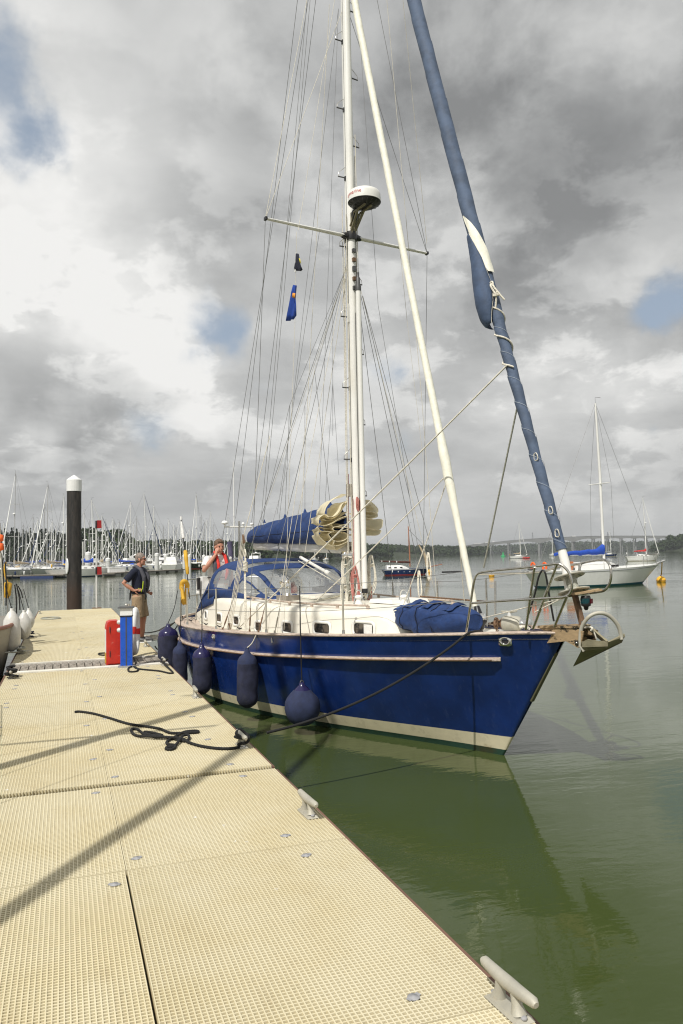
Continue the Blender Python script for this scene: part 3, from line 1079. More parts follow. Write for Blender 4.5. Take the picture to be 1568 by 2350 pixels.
rope('mooring_rope', 'dark blue rope wound on the left cleat of the far pontoon', [Vector((-0.70 + 0.09 * math.cos(a * 1.8), 18.2 + 0.17 * math.sin(a * 1.2), ZD + 0.02 + a * 0.009)) for a in range(16)] + [Vector((-1.1, 17.2, 0.8)), Vector((-1.7, 16.6, 1.1))], 0.013, M_navy)
rope('mooring_rope', 'flat coil of pale rope near the far left corner of the walkway', [Vector((-0.35 + (0.12 + a * 0.008) * math.cos(a * 0.8), 24.2 + (0.3 + a * 0.01) * math.sin(a * 0.8), ZD + 0.012)) for a in range(24)], 0.012, M_ropeg)

# ---- piling
def pile(x, D, ytop, rad, label, ybase=None):
    c = atD(x, D)
    z = topz(x, ytop, D)
    t = thing('pile', label, 'pile', (c.x, c.y, 0), 0, 'mooring piles')
    MB().lathe([(rad, -3), (rad, 0.1), (rad * 0.985, z * 0.52), (rad * 0.975, z * 0.53), (rad * 0.965, z - 0.5)], (0, 0, 0), n=28).build('shaft', M_pile if rad > 0.2 and D < 40 else M_alug, t)
    cap = MB().lathe([(rad * 1.03, z - 0.58), (rad * 1.03, z - 0.16), (rad * 0.98, z - 0.14), (0.02, z + 0.03)], (0, 0, 0), n=28)
    cap.s = [False] * len(cap.s)
    cap.build('cap', M_white, t)
    return t


P0 = pile(170.5, 29.0, 1092, 0.265, 'tall black steel pile with a white conical cap at the end of the walkway')
# white crescent marker plate and slide on the pile
MB().lathe([(0.14, 0), (0.16, 0.02), (0.14, 0.04)], (-0.27, -0.1, 1.95), (1, 0.3, 0), 16, 1.0, 1.9).build('marker_disc', M_white, P0)
MB().box((0.30, -0.05, 2.4), (0.05, 0.1, 0.9)).build('guide_rail', M_alug, P0)

# ---- lamp post with red boxes at the far end of the walkway
c = onz(222, 1396, ZD)
t = thing('signal_post', 'thin grey post with two red boxes at the far end of the walkway', 'post', (c.x, c.y, ZD))
zt2 = topz(222, 1195, (c - CAM).dot(CAMROT @ Vector((0, 0, -1)))) - ZD
MB().tube([(0, 0, 0), (0, 0, zt2)], 0.032, 10).build('pole', M_alug, t)
MB().box((0, 0, 0.012), (0.3, 0.3, 0.024)).build('base_plate', M_bronze, t)
for k, zz_ in enumerate((zt2 - 0.12, zt2 - 1.72)):
    b = MB().box((0.09, -0.02, zz_), (0.16, 0.14, 0.27), taper=0.9)
    h = b.build('red_box', mat('dark_signal_red', (0.32, 0.012, 0.012), 0.4), t)
    MB().box((-0.015, -0.03, zz_), (0.04, 0.15, 0.25)).build('back_plate', M_black, h)

# ---- service pedestal, fire box, life ring
c = onz(291, 1530, ZD)
ped = thing('service_pedestal', 'blue service pedestal with a white top box standing on the planks', 'pedestal', (c.x, c.y, ZD), R(-8))
D_ = 12.9
MB().box((0, 0, 0.38), (0.175, 0.15, 0.76)).build('body', M_pblue, ped)
MB().box((0, -0.0765, 0.38), (0.018, 0.006, 0.74)).build('centre_trim', M_dgrey, ped)
MB().box((0, 0, 0.77), (0.19, 0.165, 0.02)).build('collar', M_black, ped)
MB().box((0, 0, 0.835), (0.18, 0.155, 0.11)).build('top_box', M_white, ped)
MB().box((0, 0, 0.902), (0.235, 0.21, 0.022), taper=0.95).build('lid', M_dgrey, ped)
MB().lathe([(0.02, 0), (0.02, 0.03), (0.012, 0.05), (0, 0.05)], (0, 0, 0.912), n=10).build('knob', M_steel, ped)
for sx in (-1, 1):
    for k in range(2):
        if sx < 0:
            MB().lathe([(0.035, 0), (0.035, 0.03), (0.02, 0.05), (0, 0.05)], (-0.088, -0.03, 0.62 + 0.12 * k - 0.06), (-1, 0, 0), 10).build('socket', M_alug, ped)
        MB().lathe([(0.006, 0), (0.006, 0.004), (0, 0.004)], (sx * 0.055, -0.075, 0.03), (0, -1, 0), 8).build('screw', M_steel, ped)
MB().box((0.0, 0.0, 0.012), (0.24, 0.21, 0.024)).build('base_plate', M_clip, ped)
c = onz(262, 1523, ZD)
fb = thing('fire_hose_box', 'red fire equipment box with rounded top and a yellow label, left of the blue pedestal', 'fire box', (c.x, c.y, ZD), R(2))
prof = [(-0.125, 0), (0.125, 0), (0.125, 0.58), (0.10, 0.655), (0.05, 0.68), (-0.06, 0.68), (-0.105, 0.655), (-0.125, 0.58)]
fbm = MB()
fbm.rings([[Vector((x, y, z)) for x, z in prof] for y in (-0.13, 0.16)], smooth=False)
fbm.build('cabinet', M_red, fb)
dm = MB()
dm.rings([[Vector((x * 0.97 + 0.012, y, 0.02 + z * 0.95)) for x, z in prof] for y in (-0.15, -0.132)], smooth=False)
dd_ = dm.build('door', M_red, fb)
for k in (0.13, 0.5):
    MB().tube([(-0.075, -0.157, k), (-0.075, -0.157, k + 0.09)], 0.007, 6).build('hinge', M_dgrey, dd_)
MB().box((-0.128, 0.01, 0.33), (0.004, 0.2, 0.42)).build('label_sheet', M_white, fb)
MB().box((-0.1285, 0.01, 0.10), (0.004, 0.2, 0.16)).build('yellow_label', M_yellow, fb)
c = onz(307, 1510, ZD)
lr = thing('life_ring', 'white life ring with a red band seen edge on behind the pedestal', 'life ring', (c.x + 0.02, c.y + 0.06, ZD + 0.44), R(79))
ring_pts = [Vector((0.30 * math.cos(a / 28 * 2 * math.pi), 0, 0.34 * math.sin(a / 28 * 2 * math.pi))) for a in range(28)]
MB().tube(ring_pts, 0.062, 12, closed=True).build('ring', M_white, lr)
for a0 in (57.5, 27.5):
    seg = [Vector((0.30 * math.cos(R(a0 * 6 + k * 6)), 0, 0.34 * math.sin(R(a0 * 6 + k * 6)))) for k in range(4)]
    MB().tube(seg, 0.065, 12).build('red_band', M_reds, lr)
MB().tube([Vector((0.37 * math.cos(a / 20 * 2 * math.pi), 0.02, 0.41 * math.sin(a / 20 * 2 * math.pi))) for a in range(20)], 0.007, 6, closed=True).build('grab_line', M_dgrey, lr)
MB().tube([(0.05, 0.1, -0.44), (0.05, 0.1, 0.45)], 0.025, 8).build('stand', M_galvp, lr)


# ================================================================== THE BLUE KETCH-LIKE CRUISING YACHT
# local frame: x = distance aft of the stem at the waterline, y = to starboard (towards the pontoon), z up
BW = Vector((4.336, 7.311, 0))
BRZ = R(100.5)
boat = thing('sailing_yacht', 'navy blue cruising yacht with cream cabin and furled sails moored alongside the pontoon', 'sailboat', BW, BRZ)
BM = Matrix.Translation(BW) @ Matrix.Rotation(BRZ, 4, 'Z')
BI = BM.inverted()


def onb(x, y, b):
    """local point of the yacht on its fore-and-aft plane y=b in direction of a pixel"""
    d = BI.to_3x3() @ ray(x, y)
    o_ = BI @ CAM
    t_ = (b - o_.y) / d.y
    return o_ + d * t_


SH_S = [-0.95, -0.88, -0.6, -0.13, 0.5, 1.2, 2.0, 3.0, 4.0, 5.0, 6.0, 6.8, 7.4, 7.75, 7.95]
SH_B = [0.02, 0.10, 0.28, 0.53, 0.80, 1.06, 1.28, 1.46, 1.57, 1.61, 1.52, 1.28, 0.93, 0.55, 0.02]
SH_Z = [1.335, 1.33, 1.32, 1.29, 1.25, 1.21, 1.17, 1.12, 1.09, 1.07, 1.06, 1.07, 1.09, 1.10, 1.105]
WL_B = [0.0, 0.02, 0.12, 0.28, 0.50, 0.74, 0.98, 1.19, 1.32, 1.36, 1.24, 1.0, 0.68, 0.36, 0.0]
# stations share an index; each height level slides them between the sheer and the waterline outline
WL_S = [0.0, 0.03, 0.35, 0.8, 1.35, 1.95, 2.6, 3.4, 4.25, 5.1, 5.95, 6.6, 7.1, 7.4, 7.55]
NT = 46


def station(u, f):
    """u 0..1 bow to stern, f: 1 at sheer, 0 at the waterline, <0 below"""
    idx = list(range(15))
    k = u * 14
    ss = sinterp(k, idx, SH_S)
    sw = sinterp(k, idx, WL_S)
    bs = sinterp(k, idx, SH_B)
    bw = sinterp(k, idx, WL_B)
    zs = sinterp(k, idx, SH_Z)
    if f >= 0:
        fx = f
        s = sw + (ss - sw) * fx
        b = bw + (bs - bw) * (fx ** 0.75 if u > 0.25 else fx ** (1.05 - 1.2 * u))
        return s, max(b, 0.0), zs * f
    g_ = -f
    return sw + (3.8 - sw) * 0.35 * g_, bw * (1 - g_ ** 1.6), -1.1 * g_


def hullz(u, z):
    idx = list(range(15))
    zs = sinterp(u * 14, idx, SH_Z)
    return station(u, z / zs)


US = [0.5 * (1 - math.cos(math.pi * i / NT)) * 0.35 + 0.65 * i / NT for i in range(NT + 1)]


def hull_part(name, zfun, m, parent, sides=(1, -1)):
    mb = MB()
    for sd in sides:
        rows = []
        for u in US:
            row = []
            for p in zfun(u):
                s, b, z = p
                row.append(Vector((s, b * sd, z)))
            rows.append(row if sd > 0 else row[::-1])
        mb.grid(rows)
    return mb.build(name, m, parent)


def zs_at(u):
    return sinterp(u * 14, list(range(15)), SH_Z)


BOOT = lambda u: 0.185 + 0.035 * max(0, 1 - u * 1.6)
hull_part('hull', lambda u: [hullz(u, BOOT(u) + (zs_at(u) - BOOT(u)) * k / 9) for k in range(10)], M_blue, boat)
hull_part('boot_stripe', lambda u: [hullz(u, 0.065 + (BOOT(u) - 0.065) * k / 2) for k in range(3)], M_cream, boat)
hull_part('antifouling', lambda u: [station(u, -k / 5) for k in (5, 4, 3, 2, 1)] + [hullz(u, 0.0), hullz(u, 0.065)], M_green, boat)


def sheer(u, db=0.0, dz=0.0):
    s, b, z = station(u, 1.0)
    return s, b + db, z + dz


def sheer_at(s):
    """half beam and height of the sheer at distance s"""
    return sinterp(s, SH_S, SH_B), sinterp(s, SH_S, SH_Z)


# deck sheet
dk = MB()
rows = []
for u in US:
    s, b, z = sheer(u)
    b = max(b - 0.02, 0.0)
    rows.append([Vector((s, b * k / 6, z - 0.05 + 0.03 * (1 - (k / 6) ** 2))) for k in range(-6, 7)])
dk.grid(rows)
dk.build('deck', M_deck, boat)
# side decks laid in teak strakes (aft and by the cabin), each strake its own piece
for sd in (1, -1):
    for k in range(5):
        off0 = 0.075 + k * 0.06
        vs = []
        mb = MB()
        for i in range(0, 40):
            s = 2.3 + (7.3 - 2.3) * i / 39
            B, Z = sheer_at(s)
            nb = Vector((s, 0, 0))
            B2, _ = sheer_at(min(s + 0.05, 7.94))
            dv = Vector((0.05, B2 - B, 0)).normalized()
            nx, ny = -dv.y, dv.x
            for off, zz_ in ((off0, 0), (off0 + 0.054, 0)):
                pass
            vs.append((s, B, Z, -ny * 0 + nx, ny))
        rows = []
        for (s, B, Z, nx, ny) in vs:
            # inboard normal
            ix, iy = (-nx, -ny) if ny > 0 else (nx, ny)
            rows.append([Vector((s + ix * off0, (B + iy * off0) * sd, Z - 0.012)), Vector((s + ix * (off0 + 0.054), (B + iy * (off0 + 0.054)) * sd, Z - 0.008))])
        mb.grid(rows, smooth=False)
        mb.build('deck_strake', M_teak, boat, solid=0.006)
# cap rail and rub rail
for sd in (1, -1):
    for nm, zoff, w_, h_, u0, u1 in (('cap_rail', 0.012, 0.075, 0.032, 0.0, 1.0), ('rubbing_strake', -0.262, 0.05, 0.046, 0.155, 1.0)):
        rr = []
        for i in range(71):
            u = u0 + (u1 - u0) * i / 70
            if nm == 'cap_rail':
                s, b, z = sheer(u)
                b = b - 0.018
            else:
                s, b, z = hullz(u, zs_at(u) - 0.262)
                b += 0.012
            z = z + (zoff if nm == 'cap_rail' else 0)
            s2, b2, z2 = sheer(min(u + 0.01, 1))
            s1, b1, z1 = sheer(max(u - 0.01, 0))
            dv = Vector((s2 - s1, b2 - b1, 0)).normalized()
            nx, ny = -dv.y, dv.x
            if b < 0.02:
                nx, ny = (0, 1)
            hw = w_ / 2
            if nm != 'cap_rail' and i == 0:
                hw *= 0.3
            b = max(b, 0.0)
            r = [Vector((s + nx * a * hw, max((b + ny * a * hw), 0.0) * sd, z + c_ * h_ / 2)) for a, c_ in ((-1, -1), (1, -0.7), (1.15, 0), (1, 0.7), (-1, 1))]
            rr.append(r if sd > 0 else r[::-1])
        mb = MB().rings(rr, smooth=False)
        ob = mb.build(nm, M_teak, boat)
        if nm == 'rubbing_strake':
            MB().tube([(r[2] + Vector((0, 0.004 * sd, -0.006))) for r in rr[1:-1]], 0.0075, 6).build('brass_strip', M_bronze, ob)
M_stem = mat('olive_stem_band', (0.10, 0.095, 0.05), 0.6)
# stem band (grey rubbing band on the stem)
MB().beam((-0.80, 0, 1.14), (-0.445, 0, 0.63), 0.032, 0.04, up=(0, 1, 0)).build('stem_band', M_stem, boat)

# ---- coachroof
CR_S = [1.12, 1.22, 1.4, 1.75, 2.3, 3.2, 4.2, 5.2, 6.0, 6.45]
CR_B = [0.55, 0.66, 0.74, 0.83, 0.93, 1.03, 1.09, 1.10, 1.06, 0.98]
CR_Z = [1.34, 1.43, 1.46, 1.46, 1.45, 1.45, 1.47, 1.50, 1.48, 1.36]


def roof(s):
    return sinterp(s, CR_S, CR_B), sinterp(s, CR_S, CR_Z)


mb = MB()
rows = []
for i in range(60):
    s = 1.12 + (6.45 - 1.12) * i / 59
    B, Z = roof(s)
    dz_ = sheer_at(s)[1] - 0.05
    e = 0.06
    sec = [(B + 0.02, dz_ - 0.01), (B + 0.005, dz_ + 0.08), (B - 0.01, Z - 0.09), (B - 0.025, Z - 0.04), (B - 0.06, Z - 0.008), (B - 0.11, Z + 0.006), (B * 0.6, Z + 0.035), (B * 0.3, Z + 0.05), (0, Z + 0.055)]
    row = [Vector((s, y, z)) for y, z in sec] + [Vector((s, -y, z)) for y, z in sec[-2::-1]]
    rows.append(row)
front = [Vector((1.05, p.y * 0.9, sheer_at(1.05)[1] - 0.05 + 0.01)) for p in rows[0]]
back = [Vector((6.50, p.y, sheer_at(6.5)[1] - 0.06)) for p in rows[-1]]
mb.grid([front] + rows + [back])
roofo = mb.build('coachroof', M_deck, boat)
# raised panel moulding (a low bulge behind the forward windows) and hatches
for (s0, s1, y0, y1, h) in ((1.62, 2.15, -0.28, 0.28, 0.045), (3.45, 4.6, -0.36, 0.36, 0.05)):
    MB().box(((s0 + s1) / 2, (y0 + y1) / 2, roof(s0)[1] + 0.055 + h / 2), (s1 - s0, y1 - y0, h), taper=0.94).build('hatch', M_grp if s0 < 3 else M_deck, boat)
# cockpit coaming, stern deck locker
for sd in (1, -1):
    mb = MB()
    mb.rings([[Vector((s, sd * (b - 0.05), 1.0)), Vector((s, sd * (b + 0.10), 1.0)), Vector((s, sd * (b + 0.06), z)), Vector((s, sd * (b - 0.03), z + 0.02))] for s, b, z in ((6.4, 0.92, 1.36), (6.9, 0.84, 1.28), (7.4, 0.62, 1.24), (7.6, 0.4, 1.22))], smooth=False)
    mb.build('coaming', M_deck, boat)
# cockpit well sole for the man to stand on
MB().box((6.55, 0, 0.69), (1.5, 1.5, 0.04)).build('cockpit_sole', M_teak, boat)
# windows along the cabin sides
win_px = [(721, 759, 1442, 0.125), (829, 866, 1442, 0.135), (649, 672, 1440, .125), (586, 603, 1438, .12), (536, 551, 1424, .115), (496, 512, 1418, .115), (470, 479, 1411, .11)]


def window(s, w_, zc, h_, sd, curtain):
    B, Z = roof(s)
    B2 = roof(s + w_ / 2)[0]
    B1 = roof(s - w_ / 2)[0]
    yaw = math.atan2((B2 - B1) * sd, w_)
    rot = Matrix.Rotation(yaw, 3, 'Z')
    c_ = Vector((s, (B + 0.002) * sd, zc))
    def rr(wd, hg, y, k=6, r=0.35):
        pts = []
        rad = min(wd, hg) * r
        for cx_, cz_, a0 in ((wd / 2 - rad, hg / 2 - rad, 0), (-wd / 2 + rad, hg / 2 - rad, 90), (-wd / 2 + rad, -hg / 2 + rad, 180), (wd / 2 - rad, -hg / 2 + rad, 270)):
            for j in range(k):
                a = R(a0 + 90 * j / (k - 1))
                pts.append(c_ + rot @ Vector((cx_ + rad * math.cos(a), y * sd, cz_ + rad * math.sin(a))))
        return pts
    fr = MB()
    rs = [rr(w_ + 0.07, h_ + 0.07, 0.0), rr(w_ + 0.065, h_ + 0.065, 0.016), rr(w_ + 0.02, h_ + 0.02, 0.020), rr(w_, h_, 0.006)]
    fr.rings(rs, caps=False)
    f = fr.build('window', M_grp if curtain != 2 else M_alug, boat)
    p = MB()
    p.rings([rr(w_ + 0.01, h_ + 0.01, 0.002), rr(w_, h_, 0.008)], caps=True)
    p.build('pane', M_glassd, f)
    if curtain:
        MB().box(c_ + rot @ Vector((-w_ * 0.24, 0.010 * sd, 0)), (w_ * 0.42, 0.004, h_ * 0.86), rot).build('curtain', M_tee, f)


for i, (xa, xb, yc, h_) in enumerate(win_px):
    s_mid = onb((xa + xb) / 2, yc, 0.95).x
    for it in range(3):
        B = roof(min(s_mid, 6.3))[0]
        P_ = onb((xa + xb) / 2, yc, B)
        s_mid = P_.x
    sa, sb_ = onb(xa, yc, B).x, onb(xb, yc, B).x
    window(P_.x, abs(sa - sb_) * (0.72 if i != 1 else 0.85), P_.z, h_ * 0.92, 1, 1 if i in (1,) else 0)
    window(P_.x, abs(sa - sb_) * 0.75, P_.z, h_, -1, 0)
# handrails on the roof
for sd in (1, -1):
    pts = []
    for i in range(12):
        s = 1.6 + 3.0 * i / 11
        B, Z = roof(s)
        pts.append(Vector((s, sd * (B - 0.16), Z + 0.055)))
    hr = MB().tube(pts, 0.014, 6).build('handrail', M_teak, boat)
    for i in range(0, 12, 2):
        MB().box(pts[i] - Vector((0, 0, 0.025)), (0.05, 0.02, 0.05)).build('rail_foot', M_teak, hr)
# jib sheet track at the deck edge
MB().tube([Vector((s, sheer_at(s)[0] - 0.3, sheer_at(s)[1] - 0.02)) for s in (2.2, 3.0, 3.8, 4.8)], 0.012, 6).build('sheet_track', M_dgrey, boat)
# dorade boxes and chrome cowls
for sd, (x, y) in ((1, (743 - 8, 1345)), (-1, (858 - 8, 1340))):
    pass
for sd in (1, -1):
    bx = 0.62 * sd
    P_ = onb(661 if sd > 0 else 740, 1378, bx)
    s0 = P_.x
    zb = roof(s0)[1] + 0.03
    MB().box((s0, bx, zb + 0.035), (0.26, 0.24, 0.09)).build('dorade_box', M_oldwood if False else M_plank, boat)
    pth = [Vector((s0, bx, zb + 0.08)), Vector((s0, bx, zb + 0.17)), Vector((s0 + 0.0, bx, zb + 0.225)), Vector((s0 + 0.03, bx, zb + 0.265)), Vector((s0 + 0.08, bx, zb + 0.28)), Vector((s0 + 0.105, bx, zb + 0.28))]
    cw = MB().tube(catmull(pth, 3), [0.05, 0.046, 0.045, 0.044, 0.044, 0.045, 0.046, 0.047, 0.049, 0.052, 0.056, 0.06, 0.065, 0.072, 0.08, 0.085][:16], 14, caps=False)
    cw.build('cowl_vent', M_chrome, boat, solid=0.003)
    MB().lathe([(0.07, 0), (0.055, 0.03)], (s0, bx, zb + 0.075), n=14).build('cowl_base', M_chrome, boat)
# white mushroom pads with stainless hoops on the foredeck (starboard pair)
for (x, y, b) in ((824, 1392, 0.42), (928, 1394, 0.12), (831, 1388, -0.3)):
    P_ = onb(x, y, b)
    zb = (roof(P_.x)[1] if P_.x > 1.15 else 1.22) + 0.03
    h_ = MB().lathe([(0.05, 0), (0.05, 0.03), (0.035, 0.045), (0.033, 0.09), (0.05, 0.10), (0.05, 0.12), (0.02, 0.135), (0, 0.135)], (P_.x, b, zb), n=12).build('mast_winch', M_white, boat)
    pts = [Vector((P_.x - 0.09, b - 0.02, zb)), Vector((P_.x - 0.085, b, zb + 0.12)), Vector((P_.x - 0.05, b, zb + 0.18)), Vector((P_.x, b, zb + 0.195)), Vector((P_.x + 0.05, b, zb + 0.18)), Vector((P_.x + 0.085, b, zb + 0.12)), Vector((P_.x + 0.09, b + 0.02, zb))]
    MB().tube(catmull(pts, 3), 0.009, 8).build('guard_hoop', M_chrome, h_)

# ---- mast
MS = 2.88
MZ0, MZ1 = 1.46, 13.2
mrad = 0.064
mast = MB()
mast.lathe([(mrad, MZ0), (mrad, 10.5), (mrad * 0.8, MZ1)], (MS, 0, 0), n=20, sx=1.25, sy=1.0)
mast_o = mast.build('mast', M_alu, boat)
MB().box((MS + 0.079, 0, (MZ0 + 1.2 + MZ1) / 2), (0.012, 0.02, MZ1 - MZ0 - 1.3)).build('sail_track', M_dgrey, mast_o)
MB().box((MS - 0.02, 0.0645, (2.5 + 11) / 2), (0.004, 0.003, 8.5)).build('conduit_line', M_dgrey, mast_o)
MB().lathe([(0.095, 0), (0.10, 0.05), (0.08, 0.1)], (MS, 0, MZ0 - 0.02), n=16, sx=1.2).build('mast_collar', M_dgrey, mast_o)
# pole stowed upright on the front of the mast
ptop, pbot = onb(822, 668, -0.02), onb(830, 1352, -0.02)
pl_ = MB().tube([Vector((MS - 0.15, -0.02, pbot.z)), Vector((MS - 0.15, -0.02, ptop.z))], 0.036, 14)
pole_o = pl_.build('spinnaker_pole', M_alu, boat)
MB().lathe([(0.04, 0), (0.042, 0.06), (0.03, 0.1), (0.03, 0.18), (0.018, 0.2), (0.018, 0.26)], (MS - 0.15, -0.02, ptop.z), n=12).build('pole_end', M_dgrey, pole_o)
MB().lathe([(0.042, 0), (0.042, 0.06)], (MS - 0.15, -0.02, pbot.z - 0.05), n=12).build('pole_foot', M_black, pole_o)
MB().tube([(MS - 0.11, 0.012, 1.7), (MS - 0.11, 0.012, ptop.z - 0.3)], 0.004, 5).build('pole_track', M_black, pole_o)
# rusty mast fittings and halyard boxes under the spreaders
for k, (zz_, sz) in enumerate(((6.38, 0.05), (6.25, 0.05), (6.12, 0.07), (5.98, 0.05), (5.85, 0.05))):
    MB().box((MS - 0.085, 0.0, zz_), (0.05, 0.05, sz)).build('halyard_fitting', M_bronze if k % 2 else M_dgrey, mast_o)
MB().box((MS - 0.02, 0.075, 5.5), (0.03, 0.02, 0.26)).build('halyard_exit', M_white, mast_o)
# steps up the mast
for k in range(17):
    z0 = 2.95 + k * 0.5
    sd = 1 if k % 2 else -1
    y0 = sd * mrad
    st = MB()
    st.tube([(MS, y0, z0), (MS, y0 + sd * 0.115, z0 - 0.004)], 0.009, 6)
    st.box((MS, y0 + sd * 0.005, z0 - 0.01), (0.03, 0.01, 0.06))
    so = st.build('mast_step', M_dgrey, mast_o)
    MB().tube([(MS, y0 + sd * 0.112, z0), (MS, y0 + sd * 0.108, z0 + 0.055), (MS, y0 + sd * 0.0, z0 + 0.15)], 0.0045, 5).build('step_stay', M_steel, mast_o)
# spreaders
ZS = 6.60
for sd in (1, -1):
    sp = MB()
    rr = []
    for t_ in (0, 0.25, 0.6, 1.0):
        y = sd * (mrad + 1.245 * t_)
        z = ZS + 0.0 * t_
        hw, hh = 0.042 - 0.014 * t_, 0.022 - 0.006 * t_
        ring = [Vector((MS - 0.02 + hw * math.cos(a * math.pi / 5), y, z + hh * math.sin(a * math.pi / 5))) for a in range(10)]
        rr.append(ring)
    sp.rings(rr)
    so = sp.build('spreader', M_alu, boat)
    MB().box((MS - 0.02, sd * 1.315, ZS), (0.06, 0.03, 0.04)).build('spreader_tip', M_black, so)
    MB().tube([(MS - 0.02, sd * (mrad - 0.02), ZS), (MS - 0.02, sd * (mrad + 0.09), ZS)], [0.062, 0.034], 12).build('spreader_root', M_black, so)
MB().lathe([(mrad * 1.35, -0.05), (mrad * 1.42, 0.0), (mrad * 1.35, 0.06)], (MS, 0, ZS), n=16, sx=1.2).build('spreader_collar', M_black, mast_o)
MB().ell((MS - 0.13, 0.0, ZS + 0.27), (0.05, 0.05, 0.09), 10, 8).build('steaming_light', M_black, mast_o)
# radar
RZ_ = 7.02
RC = Vector((MS - 0.36, -0.02, 7.02))
rad_o = MB().lathe([(0.02, 0.10), (0.13, 0.105), (0.19, 0.095), (0.218, 0.07), (0.226, 0.03), (0.228, -0.055), (0.225, -0.06)], RC, n=32).xform(lambda p: p)
rprof = [(0.228, -0.06), (0.228, -0.03), (0.224, 0.035), (0.208, 0.08), (0.17, 0.102), (0.08, 0.11), (0.0, 0.112)]
radar = MB().lathe(rprof, RC, n=36).build('radar_dome', M_grp, boat)
MB().lathe([(0.0, -0.115), (0.10, -0.112), (0.17, -0.10), (0.215, -0.075), (0.229, -0.0605)], RC, n=36).build('radar_base', M_black, radar)
for k in range(36):
    a = k * math.pi / 18
    MB().beam(RC + Vector((0.12 * math.cos(a), 0.12 * math.sin(a), -0.112)), RC + Vector((0.21 * math.cos(a), 0.21 * math.sin(a), -0.082)), 0.005, 0.007).build('fin', M_dgrey, radar) if k % 2 == 0 else None
br_ = MB()
br_.beam(RC + Vector((0.08, 0.05, -0.11)), (MS - 0.08, 0.03, RZ_ - 0.36), 0.03, 0.02)
br_.beam(RC + Vector((0.08, -0.05, -0.11)), (MS - 0.08, -0.03, RZ_ - 0.36), 0.03, 0.02)
br_.beam(RC + Vector((-0.1, 0.05, -0.125)), RC + Vector((0.2, 0.05, -0.125)), 0.03, 0.02)
br_.beam(RC + Vector((-0.1, -0.05, -0.125)), RC + Vector((0.2, -0.05, -0.125)), 0.03, 0.02)
br_.beam(RC + Vector((0.2, 0, -0.125)), (MS - 0.07, 0, RZ_ - 0.30), 0.12, 0.015)
br_.beam((MS - 0.085, 0, RZ_ - 0.10), (MS - 0.085, 0, RZ_ - 0.42), 0.07, 0.03, up=(1, 0, 0))
br_.build('radar_bracket', M_galv, boat)


def flat_text(txt, size, m, depth=0.0008):
    cu = bpy.data.curves.new('lettering', 'FONT')
    cu.body = txt
    cu.size = size
    cu.extrude = depth
    cu.align_x = 'CENTER'
    ob = bpy.data.objects.new('lettering', cu)
    C.objects.link(ob)
    dg = bpy.context.evaluated_depsgraph_get()
    me = bpy.data.meshes.new_from_object(ob.evaluated_get(dg))
    bpy.data.objects.remove(ob)
    me.name = 'lettering'
    me.materials.clear()
    me.materials.append(m)
    return me


txt = flat_text('Raymarine', 0.075, M_red)
a_c = math.atan2(1.0, -0.15)       # lettering centre, turned towards the pontoon
for v in txt.vertices:
    x, y, z = v.co
    a = a_c + x / 0.226
    v.co = (RC.x + 0.2275 * math.cos(a) * (1 + z * 0.5), RC.y + 0.2275 * math.sin(a), RC.z - 0.005 + y)
piece('lettering', txt, radar)

# ---- boom, sail cover, stacked cream sail
BZ = 2.22
boom = MB()
rr = []
for s in (MS + 0.14, MS + 0.3, 5.9, 6.35):
    z = BZ + (s - MS) * 0.035
    rr.append([Vector((s, 0.05 * math.cos(a * math.pi / 6), z + 0.085 * math.sin(a * math.pi / 6))) for a in range(12)])
boom.rings(rr)
boom_o = boom.build('boom', M_alug, boat)
for s in (3.6, 4.9, 5.3):
    MB().tube([Vector((s, 0.055 * math.cos(a * math.pi / 6), BZ + (s - MS) * 0.035 + 0.09 * math.sin(a * math.pi / 6))) for a in range(12)], 0.006, 5, closed=True).build('boom_strap', M_dgrey, boom_o)
cov = MB()
rows = []
TOPS = [(3.40, 0.60), (3.5, 0.60), (3.62, 0.62), (3.9, 0.555), (4.3, 0.50), (4.42, 0.52), (4.55, 0.485), (5.0, 0.44), (5.13, 0.455), (5.3, 0.415), (5.9, 0.35), (6.3, 0.30), (6.42, 0.25)]
for i in range(50):
    s = 3.40 + 3.04 * i / 49
    zb = BZ + (s - MS) * 0.035
    h_ = interp(s, [t_[0] for t_ in TOPS], [t_[1] for t_ in TOPS])
    wmax = 0.20 * (0.72 + 0.28 * (6.44 - s) / 3.04)
    row = []
    for j in range(19):
        a = -0.35 * math.pi + 1.7 * math.pi * j / 18
        # teardrop section, wide below and pinched on top
        yy = math.cos(a) * wmax
        zz_ = math.sin(a)
        t_ = (zz_ + 1) / 2
        yy *= (1 - 0.55 * t_ ** 2.6)
        wr = 0.010 * math.sin(s * 9 + j * 0.9) + 0.012 * noise.noise(Vector((s * 3, j * 0.35, 0)))
        row.append(Vector((s, yy + wr, zb + 0.02 + t_ * h_ + wr * 0.5)))
    rows.append(row)
# close aft end
end = [Vector((6.47, p.y * 0.7, BZ + 0.22 + (p.z - BZ - 0.22) * 0.8)) for p in rows[-1]]
cov.grid(rows + [end])
cov_o = cov.build('sail_cover', M_canvas, boat, solid=0.004)
MB().tube([Vector((r[16].x, r[3].y + 0.002, r[3].z)) for r in rows[::4]], 0.004, 4).build('cover_seam', M_navy, cov_o)
# lazy jack eyes on top
for s, h_ in ((3.62, 0.63), (4.42, 0.53), (5.13, 0.465), (5.95, 0.385)):
    MB().lathe([(0.03, 0), (0.006, 0.06), (0.0, 0.06)], (s, 0, BZ + (s - MS) * 0.035 + h_ - 0.0), n=8).build('cover_peak', M_canvas, cov_o)
# the stack of cream sail folds at the mast: loops of cloth seen end on
sail = MB()
rnd = random.Random(21)


def ons(x, y, s_):
    d = BI.to_3x3() @ ray(x, y)
    o_ = BI @ CAM
    return o_ + d * ((s_ - o_.x) / d.x)


